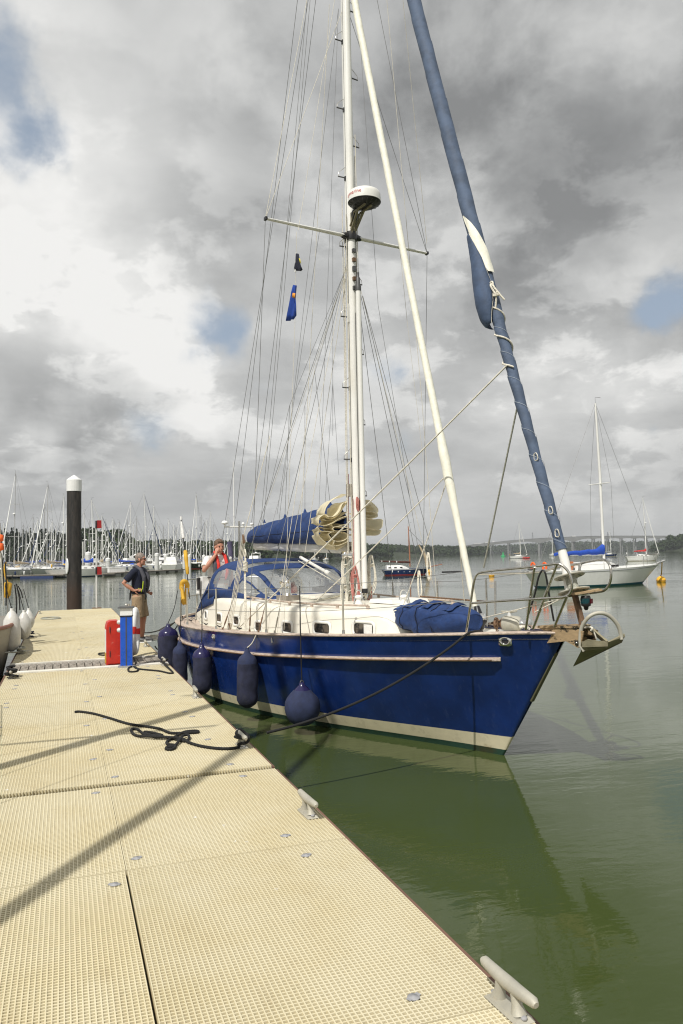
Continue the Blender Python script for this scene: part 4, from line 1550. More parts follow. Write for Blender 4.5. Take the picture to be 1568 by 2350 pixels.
FOLDS = [
    ([(850, 190), (780, 183), (700, 238), (630, 300), (598, 360), (590, 415), (640, 465), (700, 458), (765, 400), (810, 330), (852, 255)], 2.95, 0.5),
    ([(852, 262), (800, 290), (765, 370), (705, 432), (645, 442), (600, 412), (560, 430), (524, 470), (530, 530), (600, 542), (680, 512), (765, 462), (860, 430)], 2.90, 0.55),
    ([(862, 440), (780, 468), (705, 505), (672, 535), (690, 558), (765, 545), (856, 520)], 2.93, 0.45),
    ([(856, 566), (780, 558), (705, 558), (688, 588), (720, 606), (800, 602), (856, 590)], 2.88, 0.5),
    ([(530, 540), (516, 570), (545, 602), (620, 610), (720, 618), (800, 618), (848, 640), (845, 690), (780, 722), (700, 716), (652, 670), (643, 632), (690, 612)], 2.91, 0.5),
    ([(524, 596), (520, 640), (560, 700), (640, 758), (700, 785), (722, 826), (790, 790), (850, 740), (866, 690)], 2.95, 0.5),
    ([(560, 470), (640, 490), (720, 470), (800, 420), (858, 380)], 2.97, 0.4),
    ([(700, 715), (692, 758), (745, 772), (830, 738), (860, 720)], 2.90, 0.35),
    ([(540, 560), (600, 575), (700, 560), (800, 540), (860, 535)], 2.96, 0.4),
    ([(1040, 250), (1105, 255), (1165, 305), (1205, 370), (1190, 412), (1120, 420), (1040, 396)], 3.04, 0.3),
    ([(1040, 282), (1100, 300), (1150, 345), (1140, 385), (1090, 392), (1040, 372)], 3.05, 0.22),
    ([(1040, 384), (1130, 386), (1192, 402), (1196, 440), (1120, 462), (1040, 440)], 3.0, 0.35),
    ([(1040, 450), (1150, 472), (1240, 470), (1258, 512), (1240, 570), (1170, 602), (1040, 580)], 2.98, 0.4),
    ([(1040, 560), (1170, 592), (1238, 596), (1205, 648), (1120, 656), (1040, 640)], 2.96, 0.4)]
for fi, (pl_pts, s0, dep) in enumerate(FOLDS):
    P2 = [ons(627.2 + zx * 0.2, 1097.6 + zy * 0.2, s0) for zx, zy in pl_pts]
    P2 = catmull(P2, 5)
    cy_, cz_ = sum(p.y for p in P2) / len(P2), sum(p.z for p in P2) / len(P2)
    rws = []
    for k in range(9):
        tw = k / 8
        row = []
        for i, p in enumerate(P2):
            w1 = 0.035 * tw * noise.noise(Vector((i * 0.16, tw * 2, fi * 3.1)))
            w2 = 0.035 * tw * noise.noise(Vector((i * 0.16, tw * 2, fi * 3.1 + 9)))
            pk_ = 1 - 0.30 * tw
            row.append(Vector((s0 + dep * tw + 0.025 * noise.noise(Vector((i * 0.2, 1, fi))), (p.y - cy_) * pk_ + cy_ * (1 - 0.3 * tw) + w1, (p.z - cz_) * pk_ + cz_ + w2)))
        rws.append(row)
    sail.grid(rws)
    sail.tube(rws[0], 0.0035, 5)
def cloth_mat(name, col):
    m = bpy.data.materials.new(name)
    m.use_nodes = True
    m.node_tree.nodes.clear()
    q = NG(m.node_tree)
    t = q.n('ShaderNodeTexCoord')
    c = q.mix(q.smooth(q.noise(t.outputs['Object'], 5.0, 4), 0.3, 0.7), tuple(x * 0.93 for x in col), tuple(min(1, x * 1.05) for x in col))
    bn = q.n('ShaderNodeBump', ins={'Strength': 0.3, 'Distance': 0.01, 'Height': q.noise(t.outputs['Object'], 16.0, 3)})
    df = q.n('ShaderNodeBsdfDiffuse', ins={'Color': c, 'Normal': bn.outputs[0]})
    tl = q.n('ShaderNodeBsdfTranslucent', ins={'Color': c, 'Normal': bn.outputs[0]})
    mx = q.n('ShaderNodeMixShader', ins={0: 0.38, 1: df.outputs[0], 2: tl.outputs[0]})
    q.n('ShaderNodeOutputMaterial', ins={'Surface': mx.outputs[0]})
    return m


M_sailc = cloth_mat('cream_sailcloth', (0.84, 0.78, 0.60))
sail.build('stacked_sail', M_sailc, boat)
# gooseneck and reefing winch
MB().lathe([(0.055, 0), (0.06, 0.02), (0.04, 0.04), (0.04, 0.08), (0.055, 0.10), (0.05, 0.13), (0.0, 0.135)], (MS + 0.02, 0.09, BZ - 0.10), (0, 1, 0.1), 14).build('mast_winch', M_chrome, boat)
MB().tube([(MS + 0.06, 0, BZ), (MS + 0.2, 0, BZ)], 0.035, 8).build('gooseneck', M_dgrey, boat)
# kicker strut under the boom
p0, p1 = Vector((MS + 0.10, -0.02, 1.66)), onb(690, 1279, 0.0)
MB().tube([p0, p0.lerp(p1, 0.5), p0.lerp(p1, 0.51), p1], [0.034, 0.034, 0.024, 0.024], 10).build('boom_vang', M_grp, boat)
MB().tube([p0 + Vector((0, .04, -.05)), p1 + Vector((0, .04, -.05))], 0.006, 5).build('vang_line', M_ropew, boat)
# grey box on the mast
MB().box((MS + 0.02, 0.09, 3.02), (0.09, 0.06, 0.17), taper=0.95).build('mast_box', M_plank, mast_o)

# ---- standing and running rigging (each a line of its own)


def line(name, a, b, r, m, parent=boat, sag=0.0, n=5):
    a, b = Vector(a), Vector(b)
    pts = [a.lerp(b, t_ / 8) + Vector((0, 0, -sag * 4 * (t_ / 8) * (1 - t_ / 8))) for t_ in range(9)] if sag else [a, b]
    return MB().tube(pts, r, n).build(name, m, parent)


tipS, tipP = Vector((MS - 0.02, 1.32, ZS)), Vector((MS - 0.02, -1.32, ZS))
head = Vector((MS, 0, MZ1))


def cp_(s, sd, dz=0.0):
    B, Z = sheer_at(s)
    return Vector((s, sd * (B - 0.09), Z + dz))


wr = 0.0040
for sd, tip in ((1, tipS), (-1, tipP)):
    line('cap_shroud', tip, cp_(3.35, sd), wr, M_wire)
    line('cap_shroud', tip, Vector((MS, sd * 0.05, 12.6)), wr, M_wirel if sd > 0 else M_wire)
    line('intermediate_shroud', tip, Vector((MS, sd * 0.06, 9.9)), wr, M_wirel if sd > 0 else M_wire)
    line('lower_shroud', Vector((MS, sd * 0.06, 6.2)), cp_(3.15 - 0.02, sd), wr, M_wire)
    line('lower_shroud', Vector((MS, sd * 0.06, 6.22)), cp_(2.75, sd), wr * 0.9, M_wirel)
    line('lower_shroud', Vector((MS, sd * 0.06, 6.22)), cp_(4.15, sd), wr, M_wire)
    for s in (3.35, 3.13, 2.75, 4.15):
        c_ = cp_(s, sd)
        d_ = ((tip if s == 3.35 else Vector((MS, sd * 0.06, 6.2))) - c_).normalized()
        tb = MB()
        tb.box(c_ + d_ * 0.02, (0.03, 0.016, 0.07))
        tb.tube([c_ + d_ * 0.03, c_ + d_ * 0.10, c_ + d_ * 0.11, c_ + d_ * 0.22, c_ + d_ * 0.23, c_ + d_ * 0.34], [0.006, 0.006, 0.011, 0.011, 0.006, 0.006], 8)
        tb.build('turnbuckle', M_galvp if s == 2.75 else M_bronze, boat)
for (b, m_) in ((0.30, M_wire), (-0.30, M_wire)):
    line('backstay', head, Vector((7.7, b, 1.3)), wr, m_)
# running lines, by direction: (top px, bottom px, b top, b bottom)
RUN = [((683, 0), (541, 1190), 0.55, 0.25, M_wire, 0.0045), ((705, 0), (598, 1210), 0.4, 0.5, M_wire, 0.004), ((712, 0), (604, 1210), 0.4, 0.5, M_wire, 0.004),
       ((768, 0), (685, 528), 0.2, 0.95, M_wirel, 0.004), ((756, 10), (688, 1250), 0.25, 0.5, M_wirel, 0.0045), ((777, 20), (732, 1175), 0.1, 0.02, M_wire, 0.003),
       ((777, 20), (640, 1200), 0.12, 0.3, M_wire, 0.0035), ((764, 541), (764, 1000), 0.27, 0.1, M_wire, 0.003), ((796, 612), (722, 850), 0.06, 0.15, M_wirel, 0.003), ((796, 612), (700, 930), 0.06, 0.15, M_wire, 0.003), ((796, 612), (665, 930), 0.06, 0.15, M_wire, 0.003), ((764, 880), (745, 1175), 0.1, 0.02, M_wire, 0.003), ((764, 880), (778, 1090), 0.1, 0.05, M_wire, 0.003),
       ((794, 640), (700, 1270), 0.07, 0.5, M_wirel, 0.0045), ((795, 620), (612, 1160), 0.1, 0.5, M_wirel, 0.0035), ((735, 520), (636, 1180), 0.5, 0.2, M_wire, 0.003),
       ((888, 0), (967, 900), -0.4, -0.9, M_wirel, 0.0045), ((967, 900), (1003, 1380), -0.9, -1.1, M_wirel, 0.0045), ((925, 0), (980, 560), -0.5, -1.3, M_wirel, 0.004),
       ((822, 20), (868, 700), -0.1, -0.35, M_wire, 0.0035), ((868, 700), (960, 1260), -0.35, -1.0, M_wire, 0.0035), ((833, 680), (940, 1140), -0.06, -0.9, M_wire, 0.0045), ((833, 680), (985, 1240), -0.06, -1.2, M_wire, 0.0045),
       ((918, 572), (935, 740), -0.85, -0.95, M_wirel, 0.0035), ((935, 740), (972, 1060), -0.95, -1.2, M_wirel, 0.003),
       ((722, 850), (640, 1390), 0.3, 1.0, M_wirel, 0.0045), ((700, 930), (612, 1250), 0.25, 1.0, M_wire, 0.003), ((665, 930), (598, 1215), 0.5, 0.4, M_wire, 0.003)]
for (a, b, ba, bb, m_, r_) in RUN:
    line('running_line', onb(a[0], a[1], ba), onb(b[0], b[1], bb), r_ * 0.85, m_)
# lazy jacks to the cover peaks
for (x, y, s, h_) in ((722, 850, 3.62, 0.68), (700, 930, 4.42, 0.57), (665, 930, 5.13, 0.51)):
    line('lazy_jack', onb(x, y, 0.15), Vector((s, 0, BZ + (s - MS) * 0.035 + h_)), 0.0035, M_wire)
# halyards close along the mast, down to the tangle
for k in range(9):
    y0 = 0.085 + 0.008 * (k % 3) if k < 5 else -0.09
    x0 = MS + 0.05 - 0.03 * (k % 4)
    line('halyard', (x0, y0, 6.0 + 0.3 * k), (x0 + 0.02, y0 * (1.1 + 0.15 * (k % 3)), 1.62), 0.006, (M_ropew, M_ropeg, M_ropew, M_wirel)[k % 4])
line('halyard', (MS + 0.05, 0.085, 3.25), (MS + 0.08, 0.10, 1.62), 0.006, M_roper)
line('halyard', (MS - 0.05, 0.075, 2.9), (MS - 0.03, 0.085, 1.7), 0.005, M_roper)
# lines led aft over the roof
for k in range(6):
    y0 = 0.30 + 0.035 * k
    MB().tube(catmull([Vector((MS + 0.08, 0.12 + 0.01 * k, 1.60)), Vector((MS + 0.3, y0 - 0.05, roof(3.1)[1] + 0.075)), Vector((3.6, y0, roof(3.6)[1] + 0.07)), Vector((4.2, y0 + 0.02 * math.sin(k), roof(4.2)[1] + 0.07))], 4), 0.006, 6).build('control_line', (M_ropew, M_ropeg, M_ropew, M_wirel)[k % 4], boat)
# coiled halyard tails hanging at the mast
for k in range(17):
    y0 = 0.17 - 0.045 * (k % 9) + 0.02 * (k > 8)
    x0 = MS + 0.02 - 0.05 * (k % 3)
    zt_ = 2.12 - 0.07 * (k % 4) - 0.22 * (k > 8)
    lp = MB()
    for j in range(3):
        h_ = 0.38 + 0.05 * j + 0.03 * (k % 3)
        wdt = 0.035 + 0.012 * j
        pts = [Vector((x0 + 0.02 * j, y0, zt_)), Vector((x0 + 0.02 * j + .01, y0 + wdt * 0.7, zt_ - h_ * 0.3)), Vector((x0, y0 + wdt, zt_ - h_ * 0.75)), Vector((x0, y0 + 0.3 * wdt, zt_ - h_)), Vector((x0, y0 - wdt, zt_ - h_ * 0.75)), Vector((x0, y0 - wdt * 0.7, zt_ - h_ * 0.3))]
        lp.tube(catmull(pts, 4, True), 0.0075, 6, closed=True)
    lp.tube(catmull([Vector((x0, y0 - 0.03, zt_ - 0.12)), Vector((x0, y0 + 0.03, zt_ - 0.13)), Vector((x0 + 0.02, y0 - 0.03, zt_ - 0.15)), Vector((x0, y0 + 0.03, zt_ - 0.16))], 4), 0.01, 6)
    lp.build('rope_coil', (M_ropew, M_ropeg, M_roper, M_ropew, M_ropew)[k % 5], mast_o)
lp = MB()
for k in range(5):
    lp.tube(catmull([Vector((MS - 0.08 + 0.01 * k, 0.03 - 0.012 * k, 2.92)), Vector((MS - 0.1, 0.055 - 0.012 * k, 2.86)), Vector((MS - 0.09, 0.04 - 0.012 * k, 2.75)), Vector((MS - 0.1, -0.0, 2.73)), Vector((MS - 0.09, -0.01 * k, 2.82))], 4, True), 0.008, 6, closed=True)
lp.build('rope_coil', M_roper, mast_o)

# ---- furled genoa on the forestay
fb_, ft_ = onb(1297, 1290, 0), onb(958, 0, 0)
dirf = (ft_ - fb_).normalized()
Ltot = (MZ1 - fb_.z) / dirf.z * 0.985


def fpt(t_):
    """point on the forestay at t (0 foot, 1 head) with a little sag"""
    return fb_ + dirf * (Ltot * t_) + Vector((0.10 * 4 * t_ * (1 - t_) * 0.5, 0, -0.10 * 4 * t_ * (1 - t_) * 0.5))


def ft_of(y):
    """t on the stay for picture row y"""
    lo, hi = 0.0, 1.0
    Mi = CAMROT.transposed()
    for _ in range(40):
        mid = (lo + hi) / 2
        q_ = Mi @ (BM @ fpt(mid) - CAM)
        yy = 1175 - 1800 * q_.y / -q_.z
        if yy > y:
            lo = mid
        else:
            hi = mid
    return (lo + hi) / 2


genoa = MB()
rr = []
tA, tB = ft_of(1262), 0.97
t743 = ft_of(743)
N_ = 420
x_, y_, d_ = basis(dirf)
for i in range(N_):
    t_ = tA + (tB - tA) * i / (N_ - 1)
    c_ = fpt(t_)
    dist = t_ * Ltot
    # radius profile up the stay
    base = interp(t_, [tA, tA + 0.03, ft_of(1150), ft_of(1000), t743, t743 + 0.005, ft_of(600), ft_of(450), ft_of(200), 0.7, 0.97],
                  [0.050, 0.055, 0.057, 0.056, 0.062, 0.068, 0.078, 0.084, 0.084, 0.085, 0.05])
    ring = []
    for k in range(20):
        a = 2 * math.pi * k / 20
        if t_ < t743:
            ph = (dist / 0.30 + a / (2 * math.pi)) % 1.0
            r_ = base * (0.88 + 0.20 * ph)
        else:
            ph = (dist / 0.9 + a / (2 * math.pi)) % 1.0
            r_ = base * (0.96 + 0.08 * ph)
        r_ += 0.0035 * noise.noise(Vector((math.cos(a) * 1.2, math.sin(a) * 1.2, dist * 4)))
        ring.append(c_ + x_ * (r_ * math.cos(a)) + y_ * (r_ * math.sin(a)))
    rr.append(ring)
genoa.rings(rr)
gen_o = genoa.build('furled_genoa', M_genoa, boat)
# stitch lines following the wraps
for off in (0.012, 0.16):
    pts = []
    for i in range(700):
        dist = tA * Ltot + (t743 - tA) * Ltot * i / 699
        t_ = dist / Ltot
        a = -2 * math.pi * (dist - off) / 0.30
        c_ = fpt(t_)
        pts.append(c_ + (x_ * math.cos(a) + y_ * math.sin(a)) * 0.0615)
    if off < 0.1:
        MB().tube(pts, 0.0016, 4).build('stitching', M_stitch, gen_o)
# white strip exposed above the clew, flap of sacrificial cloth and hollow clew
ws = MB()
rows = []
toC = (BI @ CAM - fpt(0.4))
ac = math.atan2(toC.dot(y_), toC.dot(x_))
for i in range(30):
    yy = 497 + (634 - 497) * i / 29
    t_ = ft_of(yy)
    aL = interp(yy, [497, 560, 600, 634], [-1.0, -0.55, -0.15, 0.35])
    aR = interp(yy, [497, 520, 560, 600, 630, 634], [-0.85, -0.1, 0.75, 1.45, 1.6, 1.6])
    row = []
    for k in range(9):
        a = ac + aL + (aR - aL) * k / 8
        row.append(fpt(t_) + (x_ * math.cos(a) + y_ * math.sin(a)) * (0.0925 + 0.002 * math.sin(i * 0.7 + k)))
    rows.append(row)
ws.grid(rows)
ws.build('exposed_sailcloth', M_sailw, gen_o)
fl = MB()
rows = []
side = ac + 1.35          # flap hangs on the left (aft) side
for i in range(34):
    f_ = i / 33
    yy = 540 + (742 - 540) * f_
    t_ = ft_of(yy)
    outw = interp(yy, [540, 600, 640, 690, 722, 735, 742], [0.0, 0.03, 0.065, 0.095, 0.09, 0.07, 0.03])
    phR = interp(yy, [540, 600, 660, 700, 742], [-0.7, 0.05, 0.35, 0.0, -0.9])
    c_ = fpt(t_)
    row = []
    for k in range(13):
        f2 = k / 12
        a = ac + phR + (-2.5 - phR) * f2
        lft = max(0.0, math.sin(math.pi * min(1, f2 * 0.75))) ** 0.8
        row.append(c_ + (x_ * math.cos(a) + y_ * math.sin(a)) * (0.094 + outw * lft))
    rows.append(row)
fl.grid(rows)
fl_o = fl.build('clew_flap', M_genoad, gen_o, solid=0.006)
MB().tube([r[0] for r in rows], 0.004, 5).build('flap_hem', M_ropew, gen_o)
# sheet knot at the clew and turns of sheet round the roll
kn = MB()
kc = fpt(ft_of(664)) + (x_ * math.cos(ac + 0.2) + y_ * math.sin(ac + 0.2)) * 0.10
rnd = random.Random(4)
ex = Vector((0, 0, 1))
sidev = (x_ * math.cos(ac + 1.5) + y_ * math.sin(ac + 1.5))
outv = (x_ * math.cos(ac) + y_ * math.sin(ac))
kn.tube(catmull([kc, kc + outv * 0.03 - ex * 0.05 + sidev * 0.01, kc + outv * 0.035 - ex * 0.14 + sidev * 0.05, kc + outv * 0.03 - ex * 0.2 + sidev * 0.06, kc + outv * 0.02 - ex * 0.28 + sidev * 0.05], 4), 0.011, 7)
kn.tube(catmull([kc + sidev * 0.02, kc + outv * 0.03 - ex * 0.06 + sidev * 0.04, kc + outv * 0.04 - ex * 0.15 + sidev * 0.09, kc + outv * 0.03 - ex * 0.24 + sidev * 0.15], 4), 0.011, 7)
kn.tube(catmull([kc, kc + outv * 0.02 - ex * 0.03 + sidev * 0.03, kc + outv * 0.01 + sidev * 0.02 + ex * 0.015, kc - sidev * 0.02], 4, True), 0.010, 7, closed=True)
for k in range(3):
    kn.tube(catmull([kc + outv * (0.02 + .01 * k) - ex * (0.13 + 0.015 * k) + sidev * (0.03), kc + outv * 0.05 - ex * (0.14 + 0.015 * k) + sidev * 0.06, kc + outv * 0.03 - ex * (0.135 + 0.015 * k) + sidev * 0.09], 4), 0.010, 7)
kn.build('sheet_knot', M_ropew, gen_o)
tn = []
y0r, y1r = 705, 850
for i in range(60):
    f_ = i / 59
    t_ = ft_of(y0r + (y1r - y0r) * f_)
    a = ac - 0.9 + f_ * 2 * math.pi * 2.2
    tn.append(fpt(t_) + (x_ * math.cos(a) + y_ * math.sin(a)) * 0.072)
MB().tube(tn, 0.010, 7).build('sheet_turns', M_ropew, gen_o)
E1 = tn[-1]
line('jib_sheet', onb(1164, 838, 0.07), onb(548, 1441, 1.30), 0.0095, M_ropew, sag=0.03)
line('jib_sheet', onb(1188, 930, -0.05), onb(1110, 1303, -0.35), 0.010, M_ropeg)
for yy in (1052, 1174, 1226):
    P_ = fpt(ft_of(yy)) + (x_ * math.cos(ac) + y_ * math.sin(ac)) * 0.062
    MB().tube(catmull([P_ + Vector((0.02, 0.0, 0.025)), P_ + Vector((-0.02, 0.006, 0.03)), P_ + Vector((-0.03, 0, -0.03)), P_ + Vector((0.012, 0.006, -0.035))], 3, True), 0.005, 5, closed=True).build('tie', M_ropew, gen_o)
# foil tube and furling drums
dfoot = onb(1311, 1365, 0)
MB().tube([fpt(0) + dirf * 0.25, fpt(0), dfoot], [0.038, 0.044, 0.05], 14).build('furler_foil', M_grp, boat)
for k, (x, y, rr_) in enumerate(((1307, 1322, 0.145), (1317, 1356, 0.15))):
    P_ = onb(x, y, 0)
    dsc = MB().lathe([(0.05, -0.012), (rr_ - 0.01, -0.012), (rr_, -0.006), (rr_, 0.004), (rr_ - 0.01, 0.008), (0.05, 0.008)], P_, dirf, 28)
    do = dsc.build('furling_drum_plate', M_galvp, boat)
    for j in range(8):
        a = j * math.pi / 4 + 0.3
        c_ = P_ + (x_ * math.cos(a) + y_ * math.sin(a)) * (rr_ * 0.7)
        MB().lathe([(0.017, -0.0135), (0.017, 0.0095)], c_, dirf, 8).build('lightening_hole', M_dgrey, do)
a_, b_ = onb(1307, 1322, 0), onb(1317, 1356, 0)
MB().lathe([(0.07, 0.0), (0.055, 0.02), (0.052, (a_ - b_).length - 0.02), (0.075, (a_ - b_).length)], b_, dirf, 18).build('furling_spool', M_ropeg, boat)
lnk = onb(1345, 1452, 0)
MB().beam(b_ - dirf * 0.03, onb(1340, 1445, 0), 0.035, 0.05, up=(0, 1, 0)).build('forestay_link', M_bronze, boat)
MB().beam(onb(1338, 1425, 0.02), onb(1342, 1450, 0.02), 0.03, 0.02, up=(0, 1, 0)).build('clevis', M_steel, boat)

# ---- inner forestay with white sleeve
ib, it_ = onb(1090, 1392, 0), onb(814, 0, 0)
di = (it_ - ib).normalized()
Li = (10.35 - ib.z) / di.z
xi, yi, _ = basis(di)


def ipt(t_):
    return ib + di * (Li * t_) + Vector((0.5, 0, -0.5)) * (0.07 * 4 * t_ * (1 - t_) * 0.5)


st = MB()
rr = []
for i in range(300):
    t_ = i / 299
    z = ipt(t_).z
    base = interp(z, [1.45, 1.7, 2.6, 3.0, 3.25, 3.6, 5, 8, 10.3], [0.028, 0.036, 0.040, 0.056, 0.058, 0.046, 0.042, 0.046, 0.05])
    dist = t_ * Li
    ring = []
    for k in range(16):
        a = 2 * math.pi * k / 16
        ph = (dist / 0.33 + a / (2 * math.pi)) % 1.0
        r_ = base * ((0.95 + 0.09 * ph) if z < 3.6 else 1.0) + 0.003 * noise.noise(Vector((math.cos(a), math.sin(a), dist * 3)))
        ring.append(ipt(t_) + xi * (r_ * math.cos(a)) + yi * (r_ * math.sin(a)))
    rr.append(ring)
st.rings(rr)
stay_o = st.build('furled_staysail', M_sailw, boat)
# staysail furler
P_ = onb(1100, 1420, 0.0)
fu = MB().lathe([(0.03, 0.14), (0.045, 0.06), (0.05, 0.05)], P_, di, 16).build('furler_neck', M_black, boat)
MB().lathe([(0.05, 0.05), (0.075, 0.045), (0.078, 0.02), (0.078, -0.02), (0.07, -0.035)], P_, di, 20).build('staysail_furler', M_chrome, boat)
MB().lathe([(0.0, -0.13), (0.03, -0.12), (0.055, -0.075), (0.0785, -0.045), (0.079, -0.03)], P_, di, 20).build('furler_bowl', M_black, boat)
MB().tube([P_ - di * 0.12, Vector((P_.x - 0.03, 0, 1.24))], 0.015, 8).build('furler_toggle', M_steel, boat)
# staysail sheets
line('staysail_sheet', onb(1024, 1092, 0.0), onb(722, 1383, 0.55), 0.0075, M_ropew, sag=0.02)
line('staysail_sheet', onb(1024, 1108, 0.0), onb(926, 1388, 0.2), 0.0065, M_ropew, sag=0.03)
line('staysail_sheet', onb(1044, 1120, -0.03), onb(1066, 1380, -0.6), 0.0055, M_wirel)

# ---- sprayhood
SHOOD = thing  # (name kept short)


def hood(th, t_):
    """th 0..1 from port round over the top to starboard, t 0..1.35 front to aft"""
    a = math.pi * th
    s = 3.95 + 1.75 * t_
    # height and half width of the arch along its length
    hz_ = interp(t_, [0, 0.12, 0.30, 0.55, 0.8, 1.0], [0.03, 0.17, 0.40, 0.55, 0.61, 0.62])
    wd = interp(t_, [0, 0.2, 0.5, 1.0], [0.74, 0.90, 1.0, 1.08])
    zb = roof(min(s, 6.0))[1] - 0.02
    ca, sa = math.cos(a), math.sin(a)
    y = -wd * math.copysign(abs(ca) ** 0.55, ca)
    z = zb + hz_ * sa ** 0.62
    # the sides rake aft, the front edge is curved forward in the middle
    s += 0.32 * (1 - sa) * (1 - t_) + 0.10 * (1 - sa) * t_
    return Vector((s, y, z))


NTh, NTt = 48, 26


def hood_region(i, j):
    """classify cell: i along t, j along theta"""
    t_ = (i + 0.5) / NTt
    th = (j + 0.5) / NTh
    c = abs(th - 0.5)
    # front panes
    if 0.08 < t_ < 0.44:
        if c < 0.17:
            return 'w'
        if 0.20 < c < 0.31:
            return 'w'
        if 0.34 < c < 0.45 and t_ > 0.14:
            return 'w'
    # strip of windows above and the side panes behind the front hoop
    if 0.52 < t_ < 0.93:
        if c < 0.24 and t_ < 0.66:
            return 'w'
        if 0.28 < c < 0.46:
            e = ((t_ - 0.72) / 0.21) ** 2 + ((c - 0.37) / 0.09) ** 2
            return 'w' if e < 1.3 else 'c'
    return 'c'


rows = [[hood(j / NTh, i / NTt) for j in range(NTh + 1)] for i in range(NTt + 1)]
hc = MB().grid(rows, mask=lambda i, j: hood_region(i, j) == 'c')
hood_o = hc.build('sprayhood', M_canvas, boat, solid=0.008)
hwm = MB().grid(rows, mask=lambda i, j: hood_region(i, j) == 'w')
hwm.build('sprayhood_windows', M_vinyl, hood_o)
for t_ in (0.45, 1.0):
    MB().tube([hood(j / 30, t_) - Vector((0, 0, 0.012)) for j in range(31)], 0.013, 8).build('hood_hoop', M_steel, hood_o)
# side wings of the hood reaching down and aft
for sd in (1, -1):
    wg = MB()
    rws = []
    for i in range(9):
        f_ = i / 8
        top_ = hood(1.0 - 0.30 * (1 - f_ * 0.9) if sd > 0 else 0.30 * (1 - f_ * 0.9), 1.0)
        bot = Vector((5.55 + 0.1 * f_, sd * 1.10, 1.40)).lerp(Vector((6.45, sd * 1.06, 1.20)), f_)
        rws.append([top_.lerp(bot, k / 6) + Vector((0, sd * 0.03 * math.sin(math.pi * k / 6), 0)) for k in range(7)])
    wg.grid(rws)
    wg.build('hood_wing', M_canvas, hood_o, solid=0.006)

# ---- stanchions and lifelines
ST_S = [0.05, 1.45, 2.9, 4.3, 5.6, 6.7]
tops = {1: [], -1: []}
for sd in (1, -1):
    for s in ST_S[1:]:
        B, Z = sheer_at(s)
        b = sd * (B - 0.07)
        st_ = MB().tube([(s, b, Z - 0.02), (s, b, Z + 0.60)], 0.0125, 8).build('stanchion', M_galvp if sd > 0 else M_steel, boat)
        MB().lathe([(0.035, 0), (0.02, 0.02), (0.016, 0.07)], (s, b, Z), n=10).build('stanchion_base', M_steel, st_)
        tops[sd].append(Vector((s, b, Z + 0.59)))
    for dz_ in (0.0, -0.29):
        B, Z = sheer_at(-0.05)
        pts = [Vector((-0.05, sd * (B - 0.06), 1.93 + dz_ * 1.0))] + [p + Vector((0, 0, dz_)) for p in tops[sd]] + [Vector((7.35, sd * 0.88, 1.68 + dz_))]
        for a, b in zip(pts[:-1], pts[1:]):
            line('lifeline', a, b, 0.0032, M_wire, sag=0.012)
    MB().tube([Vector((-0.02, sd * 0.5, 1.93)), Vector((0.18, sd * 0.6, 1.925))], 0.009, 6).build('lifeline_screw', M_black, boat)
# pushpit at the stern
for sd in (1, -1):
    pts = [Vector((6.9, sd * 1.18, 1.72)), Vector((7.3, sd * 0.95, 1.74)), Vector((7.65, sd * 0.62, 1.75)), Vector((7.85, sd * 0.3, 1.75))]
    MB().tube(catmull(pts, 4), 0.0125, 8).build('pushpit_rail', M_steel, boat)
    MB().tube(catmull([p - Vector((0, 0, 0.3)) for p in pts], 4), 0.0125, 8).build('pushpit_rail', M_steel, boat)
    for p in (pts[0], pts[1], pts[2], pts[3]):
        MB().tube([p, Vector((p.x, p.y, 1.08))], 0.0125, 8).build('pushpit_leg', M_galvp, boat)

# ---- pulpit (placed in depth between the rail edge and the stem)


def P3(x, y, b):
    return onb(x, y, b)


def pul(zx, zy, b):
    return onb(815.4 + zx * 0.44, 1097.6 + zy * 0.44, b)


near = [pul(580, 800, .50), pul(604, 640, .50), pul(618, 545, .50), pul(632, 508, .49), pul(662, 490, .48), pul(760, 478, .44), pul(900, 464, .38), pul(1000, 452, .32), pul(1060, 447, .28), pul(1098, 470, .25), pul(1120, 505, .23), pul(1130, 550, .22), pul(1124, 592, .22), pul(1092, 618, .24), pul(1000, 626, .30), pul(900, 632, .37), pul(760, 640, .44), pul(600, 652, .50)]
MB().tube(catmull(near, 5), 0.0125, 10).build('pulpit_rail', M_steel, boat)
far = [pul(1170, 470, -.36), pul(1178, 445, -.34), pul(1240, 430, -.30), pul(1290, 424, -.26), pul(1320, 440, -.24), pul(1334, 480, -.22), pul(1330, 540, -.22), pul(1305, 580, -.21), pul(1272, 592, -.19), pul(1180, 604, -.10), pul(1090, 618, .10), pul(1060, 622, .22)]
MB().tube(catmull(far, 5), 0.0125, 10).build('pulpit_rail', M_steel, boat)
MB().tube(catmull([pul(1178, 445, -.34), pul(1060, 462, -.42), pul(940, 490, -.48), pul(640, 500, -.56)], 4), 0.0125, 8).build('pulpit_rail', M_steel, boat)
for (a, b, ba, bb) in (((935, 466), (890, 790), .37, .30), ((1052, 450), (928, 785), .28, .22), ((1105, 614), (1040, 772), .24, .12), ((1178, 445), (1130, 600), -.34, -.1), ((731, 535), (731, 712), -.62, -.58), ((1045, 470), (955, 700), -.40, -.30)):
    MB().tube([pul(*a, ba), pul(*b, bb)], 0.0125, 8).build('pulpit_leg', M_steel, boat)
MB().tube(catmull([pul(900, 720, .10), pul(935, 610, .08), pul(955, 520, .06), pul(975, 482, .05), pul(993, 500, .04), pul(1010, 600, .0), pul(1036, 745, -.05)], 4), 0.010, 7).build('hose_loop', M_black, boat)
MB().beam(pul(1130, 604, .1), pul(1278, 580, -.14), 0.10, 0.018).build('pulpit_seat', M_oldwood, boat)
P_ = pul(1203, 640, -0.02)
